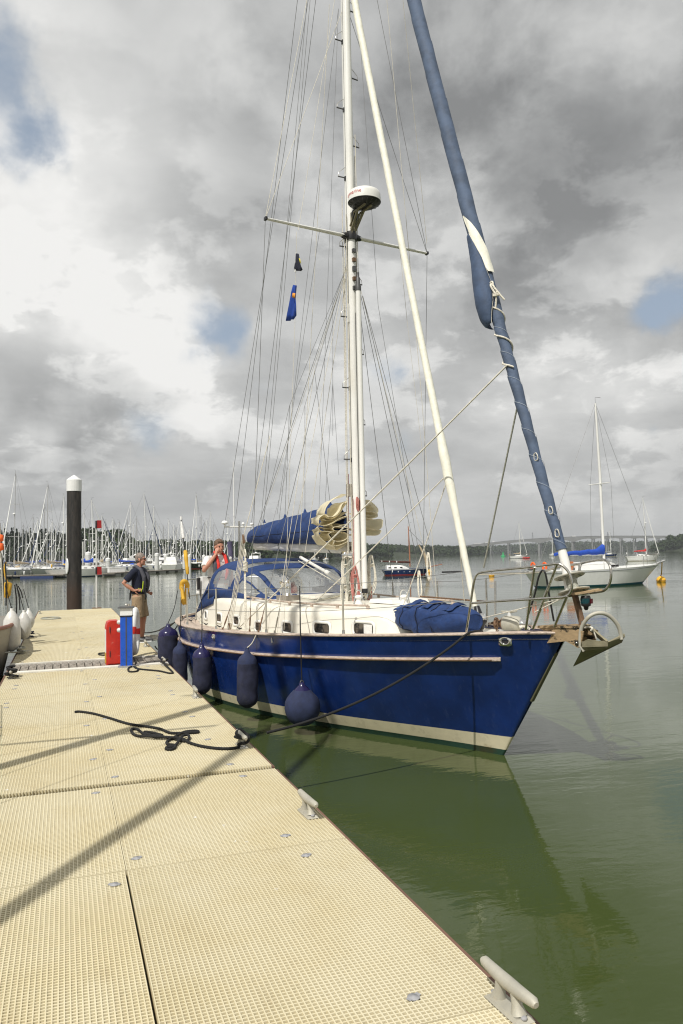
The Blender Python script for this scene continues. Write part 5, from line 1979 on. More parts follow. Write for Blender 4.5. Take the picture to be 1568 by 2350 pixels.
nl = MB().lathe([(0.042, -0.045), (0.045, -0.03), (0.045, 0.035), (0.038, 0.05), (0.0, 0.052)], P_, n=16)
nl_o = nl.build('navigation_light', M_black, boat)
M_lens = mat('dark_green_lens', (0.005, 0.05, 0.06), 0.1)
M_lensr = mat('dark_red_lens', (0.09, 0.005, 0.01), 0.1)
MB().lathe([(0.046, -0.022), (0.047, 0.025)], P_ + Vector((0.0015, 0.0015, 0)), n=16).build('green_lens', M_lens, nl_o)
MB().box(P_ + Vector((-0.04, -0.022, 0)), (0.022, 0.03, 0.045)).build('red_lens', M_lensr, nl_o)
MB().lathe([(0.012, -0.085), (0.022, -0.07), (0.022, -0.055), (0.035, -0.045)], P_, n=10).build('lamp_foot', M_black, nl_o)

# ---- bow platform with roller
pf = [(955, 780), (1010, 770), (1100, 765), (1190, 800), (1176, 868), (1160, 885), (1140, 872), (1098, 850), (980, 862), (1003, 805)]
for b, nm in ((0.11, 'bow_roller_cheek'), (-0.07, 'bow_roller_cheek')):
    ring = [pul(x, y, 0.11) for x, y in pf]
    ring = [Vector((p.x, b, p.z)) for p in ring]
    MB().rings([ring, [p - Vector((0, 0.012, 0)) for p in ring]], smooth=False).build(nm, M_oldwood, boat)
a_, b_ = pul(955, 780, 0.11), pul(1150, 776, 0.11)
MB().rings([[Vector((a_.x, 0.12, a_.z)), Vector((a_.x, -0.085, a_.z)), Vector((a_.x, -0.085, a_.z + 0.022)), Vector((a_.x, 0.12, a_.z + 0.022))], [Vector((b_.x, 0.12, b_.z - 0.01)), Vector((b_.x, -0.085, b_.z - 0.01)), Vector((b_.x, -0.085, b_.z + 0.012)), Vector((b_.x, 0.12, b_.z + 0.012))]], smooth=False).build('bow_platform', M_oldwood, boat)
P_ = pul(1158, 860, 0.11)
MB().lathe([(0.022, -0.1), (0.012, -0.03), (0.022, 0.1)], Vector((P_.x, 0.02, P_.z)), (0, 1, 0), 12).build('bow_roller', M_black, boat)
MB().lathe([(0.014, 0), (0.014, 0.012), (0.007, 0.016), (0, 0.016)], Vector((P_.x, 0.11, P_.z)), (0, 1, 0), 8).build('roller_bolt', M_steel, boat)

# ---- hawse (oval fairlead) on the bow
hw_c = onb(1160, 1471, 0.30)
# find b on the hull side for this picture point
best = None
for i in range(200):
    s = -0.9 + i * 0.01
    for z in [1.16]:
        pass
def on_hull(x, y):
    b = 0.5
    for _ in range(12):
        p = onb(x, y, b)
        # invert station: find u giving this s at this z
        lo, hi = 0.0, 1.0
        for _k in range(30):
            m_ = (lo + hi) / 2
            ss, bb, zz2 = hullz(m_, p.z)
            if ss < p.x:
                lo = m_
            else:
                hi = m_
        ss, bb, zz2 = hullz((lo + hi) / 2, p.z)
        b = b * 0.4 + bb * 0.6
    s1, b1, _1 = hullz(max((lo + hi) / 2 - 0.01, 0), p.z)
    s2, b2, _2 = hullz((lo + hi) / 2 + 0.01, p.z)
    tv = Vector((s2 - s1, b2 - b1, 0)).normalized()
    nv = Vector((-tv.y, tv.x, 0))
    return Vector((p.x, bb, p.z)), tv, nv


def oval_fair(x, y, rx_, rz_, m=M_chrome):
    p, tv, nv = on_hull(x, y)
    fm = MB()
    rings = []
    for (k, off, sc) in ((0, 0.0, 1.0), (1, 0.012, 0.97), (2, 0.018, 0.72), (3, 0.024, 0.60), (4, 0.016, 0.48), (5, -0.01, 0.42)):
        ring = []
        for j in range(28):
            a = 2 * math.pi * j / 28
            sq = 1 + 0.10 * math.cos(4 * a + math.pi) * (1 if k < 2 else 0)
            ring.append(p + nv * off + tv * (rx_ * sc * sq * math.cos(a)) + Vector((0, 0, rz_ * sc * sq * math.sin(a))))
        rings.append(ring)
    fm.rings(rings, caps=False)
    fo = fm.build('fairlead', m, boat)
    MB().rings([[p + nv * 0.001 + (q_ - p - nv * 0.016) for q_ in rings[4]], [p + nv * 0.004 + (q_ - p - nv * 0.016) * 0.98 for q_ in rings[4]]]).build('dark_opening', M_black, fo)
    for sx, sz in ((-0.72, 0.5), (0.72, 0.5), (-0.72, -0.5), (0.72, -0.5)):
        MB().lathe([(0.007, 0), (0.006, 0.004), (0, 0.004)], p + tv * (rx_ * sx) + Vector((0, 0, rz_ * sz)) + nv * 0.013, nv, 8).build('screw', M_dgrey, fo)
    return p, nv


oval_fair(1160, 1471, 0.075, 0.056)
for (x, y) in ((491, 1461), (449, 1453)):
    oval_fair(x, y, 0.038, 0.036, M_galvp)
p, tv, nv = on_hull(625, 1469)
MB().beam(p + nv * 0.004 + Vector((0, 0, 0.03)), p + nv * 0.004 - Vector((0, 0, 0.03)), 0.006, 0.022, up=nv).build('white_tag', M_white, boat)

# ---- windlass
P_ = pul(795, 770, 0.08)
wl = MB()
zdk = 1.285
WC = Vector((P_.x, 0.05, zdk + 0.10))
wo_ = MB().lathe([(0.045, -0.13), (0.075, -0.10), (0.082, -0.04), (0.082, 0.05), (0.065, 0.07)], WC, (1, 0.5, 0), 20).build('windlass', M_galvp, boat)
ax = Vector((1, 0.5, 0)).normalized()
MB().lathe([(0.055, 0.0), (0.06, 0.012), (0.035, 0.03), (0.035, 0.05), (0.06, 0.07), (0.062, 0.085), (0.02, 0.09), (0.012, 0.13), (0.0, 0.13)], WC + ax * 0.07, ax, 18).build('gypsy', M_bronze, wo_)
MB().lathe([(0.055, 0.0), (0.04, -0.03), (0.045, -0.06), (0.06, -0.085), (0.05, -0.095), (0, -0.095)], WC - ax * 0.12, ax, 18).build('warping_drum', M_chrome, wo_)
MB().tube([WC + Vector((0, 0, 0.07)), WC + Vector((0, 0, 0.115))], [0.028, 0.016], 8).build('top_post', M_alug, wo_)
MB().tube([WC + Vector((0.09, 0.03, 0.122)), WC + Vector((0, 0, 0.118)), WC + Vector((-0.09, -0.02, 0.130))], [0.008, 0.014, 0.008], 8).build('top_horn', M_galvp, wo_)
MB().box(WC - Vector((0, 0, 0.09)), (0.2, 0.16, 0.04)).build('windlass_base', M_alug, wo_)
for k in range(9):
    c_ = WC + ax * 0.10 + Vector((-0.01 + 0.012 * (k % 2), 0.055, 0.04 - 0.018 * k))
    MB().tube([c_ + Vector((0.0, 0.012 * math.cos(a), 0.016 * math.sin(a))) if k % 2 else c_ + Vector((0.012 * math.cos(a), 0, 0.016 * math.sin(a))) for a in [j * math.pi / 4 for j in range(8)]], 0.004, 5, closed=True).build('chain_link', M_bronze, wo_)
P_ = pul(735, 712, 0.02)
MB().box((P_.x, 0.0, 1.37), (0.08, 0.03, 0.025), R(20)).build('jam_cleat', M_black, boat)
MB().tube([(P_.x + 0.05, 0.0, 1.33), (P_.x, 0.0, 1.38)], 0.009, 6).build('cleat_stem', M_ropew, boat)
line('furling_line', pul(620, 740, 0.1), pul(1110, 620, 0.15), 0.006, M_ropew)
line('furling_line', pul(1090, 620, .2), pul(935, 700, .25), 0.006, M_ropew)
# a clinch of black line at the aft deck, winches, and cleats on deck
for s, b in ((5.25, 1.33), (4.6, 1.36), (3.9, 1.33), (6.2, 1.25)):
    B, Z = sheer_at(s)
    MB().tube([(s - 0.08, b, Z + 0.05), (s, b, Z + 0.035), (s + 0.08, b, Z + 0.05)], [0.007, 0.012, 0.007], 8).build('deck_cleat', M_black, boat)
for s, b in ((5.9, 0.95), (6.3, 0.9), (5.9, -0.95)):
    MB().lathe([(0.055, 0), (0.04, 0.03), (0.045, 0.08), (0.055, 0.1), (0.02, 0.12), (0, 0.12)], (s, b, roof(5.9)[1] - 0.05), n=14).build('winch', M_chrome, boat)
# boom gallows / long pole lashed on the port side roof
MB().tube([Vector((1.0, -0.75, 1.52)), Vector((2.6, -0.85, 1.53))], 0.012, 6).build('boat_hook', M_bronze, boat)

# ---- mizzen-like gear post with antennas at the stern
pb = onb(546, 1420, -0.1)
SP = 7.1
def q7(x, y, b=0.0):
    return onb(x, y, b)
pt_ = q7(549, 1196)
post = MB().tube([Vector((pt_.x, 0, 1.15)), pt_], 0.022, 10).build('gear_post', M_steel, boat)
crs = [q7(522, 1208), q7(580, 1210)]
c_m = (crs[0] + crs[1]) / 2
dvec = Vector((0.12, 0.40, 0))
cl = q7(523, 1208, 0.28)
cr = q7(580, 1208, -0.28)
MB().tube([Vector((pt_.x, 0.28, cl.z)), Vector((pt_.x, -0.26, cl.z))], 0.014, 8).build('cross_arm', M_grp, boat)
for yb, rr_, h_ in ((0.28, 0.062, 0.075), (-0.08, 0.03, 0.055), (-0.25, 0.036, 0.05)):
    MB().lathe([(0.014, 0), (0.014, h_ * 0.5), (rr_ * 0.6, h_ * 0.6), (rr_, h_ * 0.8), (rr_ * 0.95, h_ * 1.1), (rr_ * 0.5, h_ * 1.45), (0, h_ * 1.5)], (pt_.x, yb, cl.z), n=16).build('satellite_antenna', M_white, boat)
ta = q7(541.5, 1058, 0.10)
MB().tube([Vector((pt_.x, 0.10, cl.z)), Vector((pt_.x, 0.10, ta.z))], [0.012, 0.007], 6).build('whip_antenna', M_white, boat)
pr = q7(540, 1250, 0.1)
MB().tube(catmull([Vector((pt_.x + 0.1, 0.14, 1.5)), Vector((pt_.x + 0.1, 0.13, 2.0)), Vector((pt_.x + 0.1, 0.15, q7(538, 1242, 0.12).z))], 4), [0.035] * 4 + [0.045] * 4 + [0.055], 10).build('rolled_ensign', mat('faded_purple_cloth', (0.10, 0.09, 0.16), 0.9, bump=0.6, bscale=20), boat)
# white outboard locker / helm seat seen behind the rail
P_ = q7(463, 1340, 0.75)
MB().box((P_.x, 0.72, P_.z - 0.02), (0.22, 0.16, 0.3), R(12), taper=0.88).build('outboard_cowl', M_white, boat)
MB().box((P_.x, 0.72, P_.z - 0.32), (0.10, 0.10, 0.32)).build('outboard_leg', M_alug, boat)
MB().box((P_.x - 0.1, 0.84, P_.z + 0.0), (0.05, 0.05, 0.22)).build('black_cylinder', M_black, boat)
# steering wheel
wc = Vector((6.95, 0.1, 1.45))
wh = MB().tube([wc + Vector((0, 0.36 * math.cos(a * math.pi / 14), 0.36 * math.sin(a * math.pi / 14))) for a in range(28)], 0.012, 6, closed=True).build('steering_wheel', M_steel, boat)
for k in range(5):
    MB().tube([wc, wc + Vector((0, 0.36 * math.cos(k * 1.2566), 0.36 * math.sin(k * 1.2566)))], 0.006, 5).build('spoke', M_steel, wh)
# block and tackle by the shrouds (tall fiddle block gear) at 530,1240
T0, T1 = onb(559, 1232, 1.15), onb(528, 1446, 1.25)
for k in range(4):
    line('tackle_line', T0 + Vector((0.0, 0.02 * (k - 1.5), -0.05)), T1 + Vector((0.03 * (k - 1.5), 0.01 * k, 0)), 0.006, M_ropew)
bk = MB().box(T0 - Vector((0, 0, 0.03)), (0.035, 0.03, 0.13), Matrix.Rotation(0.15, 3, 'Y'), taper=0.8)
bk.build('tackle_block', M_bronze, boat)
bk = MB().box(T1 + Vector((0, 0, 0.04)), (0.04, 0.035, 0.12))
bk.build('tackle_block', M_bronze, boat)
line('tackle_pendant', T0, onb(620, 1000, 0.8), 0.006, M_wirel)
T2, T3 = onb(563, 1290, 1.3), onb(566, 1450, 1.38)
lp = MB()
for j in range(7):
    z = T2.z - 0.02 * j
    lp.tube([Vector((T2.x + 0.03 * math.cos(a * 0.785), T2.y + 0.03 * math.sin(a * 0.785), z + 0.012 * math.sin(a * .785))) for a in range(8)], 0.010, 6, closed=True)
lp.tube(catmull([T2 + Vector((0, 0, 0.18)), T2 + Vector((0.03, 0, 0.1)), T2 + Vector((-0.02, 0, 0.02)), T2 + Vector((0, 0, -0.2)), T3], 4), 0.010, 6)
lp.tube(catmull([T2 + Vector((0, 0, 0.18)), T2 + Vector((-0.03, 0, 0.1)), T2 + Vector((0.02, 0, 0.02)), T2 + Vector((0.03, 0, -0.25)), T3 + Vector((0.05, 0, 0.05))], 4), 0.010, 6)
lp.build('rope_coil', M_ropew, boat)
# coiled rope hanging from the port lifeline
for (x, y, b) in ((984, 1268, -1.0), (963, 1310, -0.9)):
    P_ = onb(x, y, b)
    lp = MB()
    for j in range(4):
        lp.tube(catmull([P_ + Vector((0.01 * j, 0, 0)), P_ + Vector((0.03 + 0.008 * j, 0, -0.18)), P_ + Vector((0.02, 0, -0.36 - 0.01 * j)), P_ + Vector((-0.03 - 0.006 * j, 0, -0.3)), P_ + Vector((-0.02, 0, -0.1))], 4, True), 0.007, 6, closed=True)
    lp.build('rope_coil', M_ropew, boat)

# ================================================================== THINGS ON AND AROUND THE YACHT
def W(p):
    return BM @ Vector(p)


def hull_b(s, z):
    lo, hi = 0.0, 1.0
    for _k in range(30):
        m_ = (lo + hi) / 2
        if hullz(m_, z)[0] < s:
            lo = m_
        else:
            hi = m_
    return hullz((lo + hi) / 2, z)[1]


def cyl_fender(s, ztop, zbot, rad, label, rope_top, m_top, rm, clothm=M_fendc, side=1, vb=None):
    zmid = (ztop + zbot) / 2
    b = (max(hull_b(s, z) for z in (ztop - 0.05, zmid, zbot + 0.1)) + rad + 0.01) if vb is None else vb
    c = W((s, b * side, zbot))
    t = thing('fender', label, 'fender', c, BRZ, 'navy fenders hanging along the yacht side')
    H = ztop - zbot
    MB().lathe([(0.03, 0), (rad * 0.45, 0.015), (rad * 0.55, 0.03), (rad * 0.8, 0.05), (rad * 0.97, 0.10), (rad, 0.18), (rad * 1.01, H * 0.5), (rad, H - 0.16), (rad * 0.98, H - 0.125)] if False else [(0.03, 0), (rad * 0.45, 0.015), (rad * 0.8, 0.05), (rad * 0.97, 0.10)] + [(rad, 0.16 + (H - 0.32) * k / 12) for k in range(13)] + [(rad * 0.98, H - 0.125)], (0, 0, 0), n=28).xform(lambda p: p + Vector((p.x, p.y, 0)) * (0.10 * noise.noise(Vector((p.x * 9, p.y * 9, p.z * 7 + s))) + 0.025 * noise.noise(p * 40))).build('cloth_cover', clothm, t)
    MB().lathe([(rad * 0.965, H - 0.14), (rad * 0.93, H - 0.09), (rad * 0.75, H - 0.045), (rad * 0.4, H - 0.01), (0.035, H + 0.02), (0.03, H + 0.05), (0, H + 0.055)], (0, 0, 0), n=24).build('vinyl_top', m_top, t)
    MB().tube([Vector((0.0, 0.02 * math.cos(a * .785), H + 0.055 + 0.02 * math.sin(a * .785))) for a in range(8)], 0.007, 6, closed=True).build('eye', m_top, t)
    rt = Vector(rope_top) - Vector((s, b * side, zbot))
    MB().tube(catmull([Vector((0, 0, H + 0.07)), Vector((rt.x * 0.45, rt.y * 0.55, (H + rt.z) / 2)), rt], 4), 0.007, 6).build('lanyard', rm, t)
    return t


def sheer_pt(s, dz=0.03, db=0.0):
    B, Z = sheer_at(s)
    return (s, B + db, Z + dz)


def st_top(s):
    B, Z = sheer_at(s)
    return (s, B - 0.07, Z + 0.59)


P_ = onb(550, 1560, 1.58)
cyl_fender(3.12, 0.88, 0.18, 0.135, 'navy cloth covered fender with blue top hung on white rope, amidships', sheer_pt(3.0), M_fendb, M_ropew)
cyl_fender(4.45, 0.84, 0.18, 0.135, 'navy fender with shiny purple top, third from the stern', st_top(4.9), M_fendt, M_ropeb)
cyl_fender(5.60, 0.78, 0.14, 0.115, 'small navy fender squeezed between two larger ones near the stern', sheer_pt(5.75, 0.45), M_fendb, M_ropeb)
cyl_fender(6.55, 0.98, 0.25, 0.17, 'large fat navy fender with purple top, nearest the stern', sheer_pt(6.9, 0.5), M_fendt, M_ropeb)
# ball fender
P_ = onb(694, 1622, 1.40)
s_b = P_.x
rb = 0.215
bb_ = hull_b(s_b, 0.45) + rb + 0.0
P_ = onb(694, 1622, bb_)
for _ in range(3):
    bb_ = hull_b(P_.x, 0.45) + rb
    P_ = onb(694, 1624, bb_)
c = W((P_.x, bb_, P_.z))
t = thing('ball_fender', 'big round blue ball fender hanging on a long dark line near the bow', 'fender', c, BRZ)
MB().lathe([(0.02, -rb), (0.09, -rb * 0.93), (0.16, -rb * 0.70), (0.205, -rb * 0.33), (rb, 0.0), (0.205, rb * 0.32), (0.18, rb * 0.58), (0.14, rb * 0.80), (0.10, rb * 0.98)], (0, 0, 0), n=32).xform(lambda p: p * (1 + 0.035 * noise.noise(p * 9 + Vector((4, 1, 2))))).build('cloth_cover', M_fendb, t)
MB().lathe([(0.1, rb * 0.96), (0.07, rb * 1.12), (0.035, rb * 1.25), (0.03, rb * 1.38), (0, rb * 1.4)], (0, 0, 0), n=20).build('neck', M_fendt, t)
MB().tube([Vector((0, 0.02 * math.cos(a * .785), rb * 1.4 + 0.02 * math.sin(a * .785))) for a in range(8)], 0.008, 6, closed=True).build('eye', M_dgrey, t)
rt = Vector(onb(688, 1345, 0.98)) - Vector((P_.x, bb_, P_.z))
shp = Vector(onb(690, 1460, sheer_at(P_.x)[0] + 0.03)) - Vector((P_.x, bb_, P_.z))
MB().tube([Vector((0, 0, rb * 1.45)), shp, rt], 0.0075, 6).build('lanyard', M_ropeb, t)

# ---- mooring lines of the yacht
br = onb(1073, 1453, sheer_at(-0.05)[0] - 0.0)
start = W((br.x, sheer_at(br.x)[0] - 0.14, sheer_at(br.x)[1] + 0.03))
mid0 = W((br.x, sheer_at(br.x)[0] + 0.03, sheer_at(br.x)[1] + 0.03))
cl = Vector((1.46, 6.70, ZD + 0.085))
seg = [start, mid0]
for k in range(1, 12):
    f_ = k / 12
    seg.append(mid0.lerp(cl, f_) - Vector((0, 0, 0.32 * 4 * f_ * (1 - f_) * 0.5)))
rope('mooring_line', 'taut black bow line from the blue yacht rail down to the pontoon cleat', list(reversed([Vector(p) for p in seg])), 0.0125, M_ropeb, 3, 8, 'rope')
rope('mooring_rope', 'long tangled tail of black rope lying loose across the grating', coil_pts, 0.0125, M_ropeb, 6, 8)
# stern line with rubber snubber
c_st = onz(330, 1452, ZD + 0.08)
s_rail = W((6.9, 1.15, 1.12))
sl_ = thing('stern_line', 'dark stern line with a thick rubber snubber between pontoon and yacht', 'rope', c_st)
pts = [c_st.lerp(s_rail, k / 14) - Vector((0, 0, 0.16 * 4 * (k / 14) * (1 - k / 14) * 0.5)) for k in range(15)]
MB().tube(pts, 0.012, 7).build('line', M_ropeb, sl_, world=True)
MB().tube(pts[6:12], [0.014, 0.026, 0.03, 0.03, 0.026, 0.014], 10).build('snubber', M_black, sl_, world=True)
rope('mooring_rope', 'slack dark rope from the pontoon edge towards the sternmost fender', [onz(356, 1483, ZD + 0.05), onz(362, 1490, 0.42), onz(372, 1488, 0.5), onz(380, 1478, 0.62), W((6.7, 1.30, 1.0))], 0.011, M_ropeb)
# white coil at the man's feet
wc_ = onz(330, 1466, ZD)
cr_ = MB()
for k in range(5):
    cr_.tube([Vector((0.26 * math.cos(a * 0.449) + 0.02 * k, (0.20 - 0.02 * k) * math.sin(a * 0.449), 0.015 + 0.018 * k)) for a in range(14)], 0.011, 6, closed=True)
co_ = cr_.build('rope_coil', M_ropew)
co_.location = wc_ + Vector((0.08, -0.35, 0.0))
tag(co_, 'flat coil of white rope by the feet of the man in shorts', 'rope')

# ---- anchor
def av(zx, zy, b):
    return W(onb(1191.6 + zx * 0.18, 1223 + zy * 0.18, b))


anc = thing('anchor', 'galvanised claw anchor with a round roll bar hanging from the bow roller', 'anchor', W(onb(1335, 1480, 0)))
bar = [av(785, 1470, .10), av(780, 1330, .10), av(800, 1200, .09), av(870, 1090, .07), av(950, 1035, .03), av(1040, 1020, -.02), av(1130, 1045, -.08), av(1210, 1110, -.13), av(1270, 1200, -.17), av(1300, 1310, -.19), av(1305, 1360, -.19)]
MB().tube(catmull(bar, 4), 0.018, 12).build('roll_bar', M_galvp, anc, world=True)
# spade: two plates meeting along a keel, with thickness
tipA = av(700, 1700, -0.10)
wl_, wr_, ctr_ = av(800, 1400, 0.12), av(1345, 1290, -0.22), av(1130, 1395, -0.05)
lob = av(880, 1355, 0.08)
rlob = av(1310, 1400, -0.21)
pm = MB()
thk = Vector((0, 0, -0.012))
def plate(pts):
    pts = [Vector(p) for p in pts]
    n_ = len(pts)
    nrm = (pts[1] - pts[0]).cross(pts[2] - pts[0]).normalized() * 0.010
    pm.add(pts + [p + nrm for p in pts], [tuple(range(n_)), tuple(range(2 * n_ - 1, n_ - 1, -1))] + [(i, (i + 1) % n_, n_ + (i + 1) % n_, n_ + i) for i in range(n_)])
plate([tipA, av(800, 1510, 0.09), wl_, lob, ctr_, av(1120, 1470, -0.08)])
plate([av(1120, 1470, -0.08), ctr_, av(1150, 1390, -0.06), wr_, av(1350, 1320, -0.22), rlob, tipA])
pm.build('fluke', M_galv, anc, world=True)
MB().beam(av(800, 1420, 0.115), av(1130, 1410, -0.05), 0.02, 0.05).build('fluke_rib', M_galv, anc, world=True)
MB().beam(av(1120, 1400, -0.05), av(860, 1180, 0.0), 0.018, 0.055, up=(0, 1, 0)).build('shank', M_galv, anc, world=True)
MB().beam(av(780, 1430, 0.105), av(830, 1510, 0.09), 0.05, 0.012).build('bar_foot', M_galvp, anc, world=True)
sk = [av(860, 1200, 0), av(920, 1225, 0), av(960, 1280, 0), av(985, 1350, 0)]
MB().tube(catmull(sk, 4), 0.008, 6).build('shackle', M_galvp, anc, world=True)
MB().tube(catmull([av(840, 1210, 0.02), av(900, 1200, 0.02), av(935, 1220, 0.03), av(915, 1245, 0.03)], 4), 0.010, 6).build('lashing', M_ropew, anc, world=True)

# ---- blue bag with the rolled dinghy on the foredeck
bag = thing('dinghy_bag', 'rolled dinghy in a strapped bright navy blue bag on the foredeck', 'bag', W((0.62, 0.0, 1.21)), BRZ)
xA, xB = 1.30, 0.02
mb = MB()
rr = []
NS = 34
for i in range(NS):
    f_ = i / (NS - 1)
    s = (xA + (xB - xA) * f_) - 0.62
    hh = 0.168 * (math.sin(math.pi * min(1, max(0, (f_ * 0.96 + 0.03)))) ** 0.2)
    if f_ < 0.22:
        hh *= 0.55 + 0.45 * (f_ / 0.22)
    yc = 0.42 - 0.10 * f_
    wdd = hh * 1.35
    ring = []
    for k in range(28):
        a = 2 * math.pi * k / 28
        nn = noise.noise(Vector((f_ * 5, math.cos(a) * 1.3, math.sin(a) * 1.3 + 7)))
        n2 = noise.noise(Vector((f_ * 16, math.cos(a) * 3, math.sin(a) * 3)))
        cre = 1 + 0.16 * nn + 0.08 * n2
        ca, sa = math.cos(a), math.sin(a)
        ring.append(Vector((s + 0.02 * n2, yc + wdd * cre * math.copysign(abs(ca) ** 0.8, ca), 0.02 + 0.168 + hh * cre * math.copysign(abs(sa) ** 0.8, sa))))
    rr.append(ring)
mb.rings(rr)
bo = mb.build('bag', M_canvas, bag)
for f_ in (0.5, 0.72, 0.3):
    i = int(f_ * (NS - 1))
    cb = Vector((rr[i][0].x, 0.42 - 0.10 * f_, 0.19))
    MB().tube([cb + (p - cb) * 1.025 + Vector(((k - 14) ** 2 * 0.0004 if f_ > 0.6 else 0, 0, 0)) for k, p in enumerate(rr[i])], 0.005, 5, closed=True).build('lashing', M_navy, bag)
# folded end with its straps and loop handle
hnd = MB()
e0 = rr[2]
hp = Vector(rr[0][0])
hnd.tube(catmull([hp + Vector((0.0, 0.02, 0.02)), hp + Vector((0.08, 0.05, 0.0)), hp + Vector((0.09, 0.06, -0.06)), hp + Vector((0.03, 0.06, -0.09))], 4), 0.009, 6, flat=2.0)
hnd.build('handle', M_navy, bag)
for f_ in (0.22, 0.55, 0.85):
    i = int(f_ * (NS - 1))
    sp_ = MB()
    p0, p1 = rr[i][7], rr[i][3]
    sp_.beam(p0 + Vector((0, 0, 0.006)), p1 + Vector((0.05, 0.006, 0.004)), 0.03, 0.006)
    sp_.build('webbing', mat('blue_webbing', (0.12, 0.2, 0.42), 0.7), bag)
for k in range(4):
    i = int((0.1 + 0.24 * k) * (NS - 1))
    rows = []
    for j in range(6):
        f2 = j / 5
        p = rr[i][8 - j]
        rows.append([p + Vector((-0.05, 0, 0.012)), p + Vector((0, 0, 0.03 + 0.01 * math.sin(j))), p + Vector((0.06, 0, 0.010))])
    MB().grid(rows).build('flap', M_canvas, bag, solid=0.004)

# ---- flags on the halyard under the starboard spreader
hal = thing('flag_halyard', 'thin pale flag halyard hanging from the left spreader', 'halyard', W(onb(681, 532, 0.96)))
l1 = line('upper_line', onb(681, 532, 0.96), onb(677, 745, 1.0), 0.003, M_wirel, None)
l1.parent = hal
l1.data.transform(root_matrix(hal).inverted() @ BM)
l2 = line('lower_line', onb(677, 745, 1.0), onb(652, 1445, 1.30), 0.003, M_wirel, None)
l2.parent = hal
l2.data.transform(root_matrix(hal).inverted() @ BM)


def flag(name, label, px_pts, b, m, fold_, emblem=None, extra=None):
    root = thing(name, label, 'flag', W(onb(*px_pts[0][0], b)))
    rows = []
    for i, (l_, r_) in enumerate(px_pts):
        a, c_ = onb(l_[0], l_[1], b), onb(r_[0], r_[1], b)
        row = []
        for k in range(9):
            p = a.lerp(c_, k / 8)
            p.y += fold_ * math.sin(k / 8 * 2.5 * math.pi + i * 0.5) * 1.0
            row.append(W(p))
        rows.append(row)
    f = MB().grid(rows).build('cloth', m, root, world=True, solid=0.002)
    if emblem:
        for (l_, r_, mm) in emblem:
            rws = []
            for (p, q_) in zip(l_, r_):
                a, c_ = onb(p[0], p[1], b + 0.028), onb(q_[0], q_[1], b + 0.028)
                rws.append([W(a.lerp(c_, k / 3)) for k in range(4)])
            MB().grid(rws).build('emblem', mm, f, world=True, solid=0.001)
    return root


M_fy = mat('flag_yellow', (0.65, 0.55, 0.03), 0.8)
M_fo = mat('flag_orange', (0.75, 0.3, 0.03), 0.8)
M_fn = mat('flag_navy', (0.012, 0.014, 0.03), 0.85)
M_fbl = mat('flag_blue', (0.012, 0.05, 0.28), 0.85)
r_ = flag('burgee', 'small black and yellow burgee with a white hoist below the left spreader', [((681, 582), (684, 582)), ((680, 596), (690, 599)), ((679, 608), (693, 611)), ((678, 617), (695, 619)), ((678, 621), (690, 622))], 0.98, M_fn, 0.02,
          [([(686, 592), (688, 602)], [(689, 594), (691.5, 606)], M_fy)])
MB().tube([W(onb(680, 580, 0.985)), W(onb(678, 624, 0.985))], 0.012, 6).build('hoist', M_white, r_, world=True)
flag('house_flag', 'limp royal blue pennant with an orange emblem, below the burgee', [((675, 654), (680, 655)), ((670, 672), (681, 676)), ((666, 700), (682, 702)), ((662, 722), (681, 724)), ((659, 737), (673, 733))], 1.0, M_fbl, 0.022,
     [([(672, 672), (670, 682)], [(678, 673), (677, 685)], M_fo)])

# ---- danbuoy, horseshoe and gear on the stern rail
db_ = thing('danbuoy', 'yellow danbuoy float with its rolled flag standing on the stern rail', 'danbuoy', W(onb(432, 1400, 1.1)))
P0_, P1_, P2_, P3_, P4_ = [W(onb(x, y, 1.1)) for x, y in ((436, 1375), (431, 1318), (425.5, 1263), (421, 1235), (416, 1193))]
MB().tube([P0_, P4_], 0.008, 6).build('pole', M_black, db_, world=True)
MB().tube([P1_, P1_.lerp(P2_, 0.03), P1_.lerp(P2_, 0.25), P1_.lerp(P2_, 0.3), P1_.lerp(P2_, 0.34), P1_.lerp(P2_, 0.6), P1_.lerp(P2_, 0.97), P2_], [0.015, 0.026, 0.032, 0.032, 0.026, 0.035, 0.035, 0.022], 12).build('float', M_yellow, db_, world=True)
MB().tube([P3_, P3_.lerp(P4_, 0.3), P3_.lerp(P4_, 0.7), P3_.lerp(P4_, 0.9)], [0.03, 0.028, 0.022, 0.012], 8).build('rolled_flag', M_tee, db_, world=True)
MB().tube([P4_, P4_ + Vector((0, 0, 0.06))], 0.022, 8).build('lamp', M_white, db_, world=True)
hs = thing('horseshoe_buoy', 'yellow horseshoe lifebuoy hung on the stern rail of the blue yacht', 'lifebuoy', W(onb(424, 1362, 1.25)))
pts = [onb(x, y, b) for x, y, b in ((417, 1352, 1.24), (418, 1338, 1.24), (424, 1334, 1.2), (430, 1342, 1.14), (428, 1362, 1.14), (424, 1385, 1.14), (419, 1374, 1.2))]
MB().tube(catmull([W(p) for p in pts], 4), [0.040] * 25, 10).build('foam', M_yellow, hs, world=True)
MB().tube([W(onb(417, 1345, 1.26)), W(onb(421, 1375, 1.26))], 0.03, 8).build('strap', M_yellow, hs, world=True)

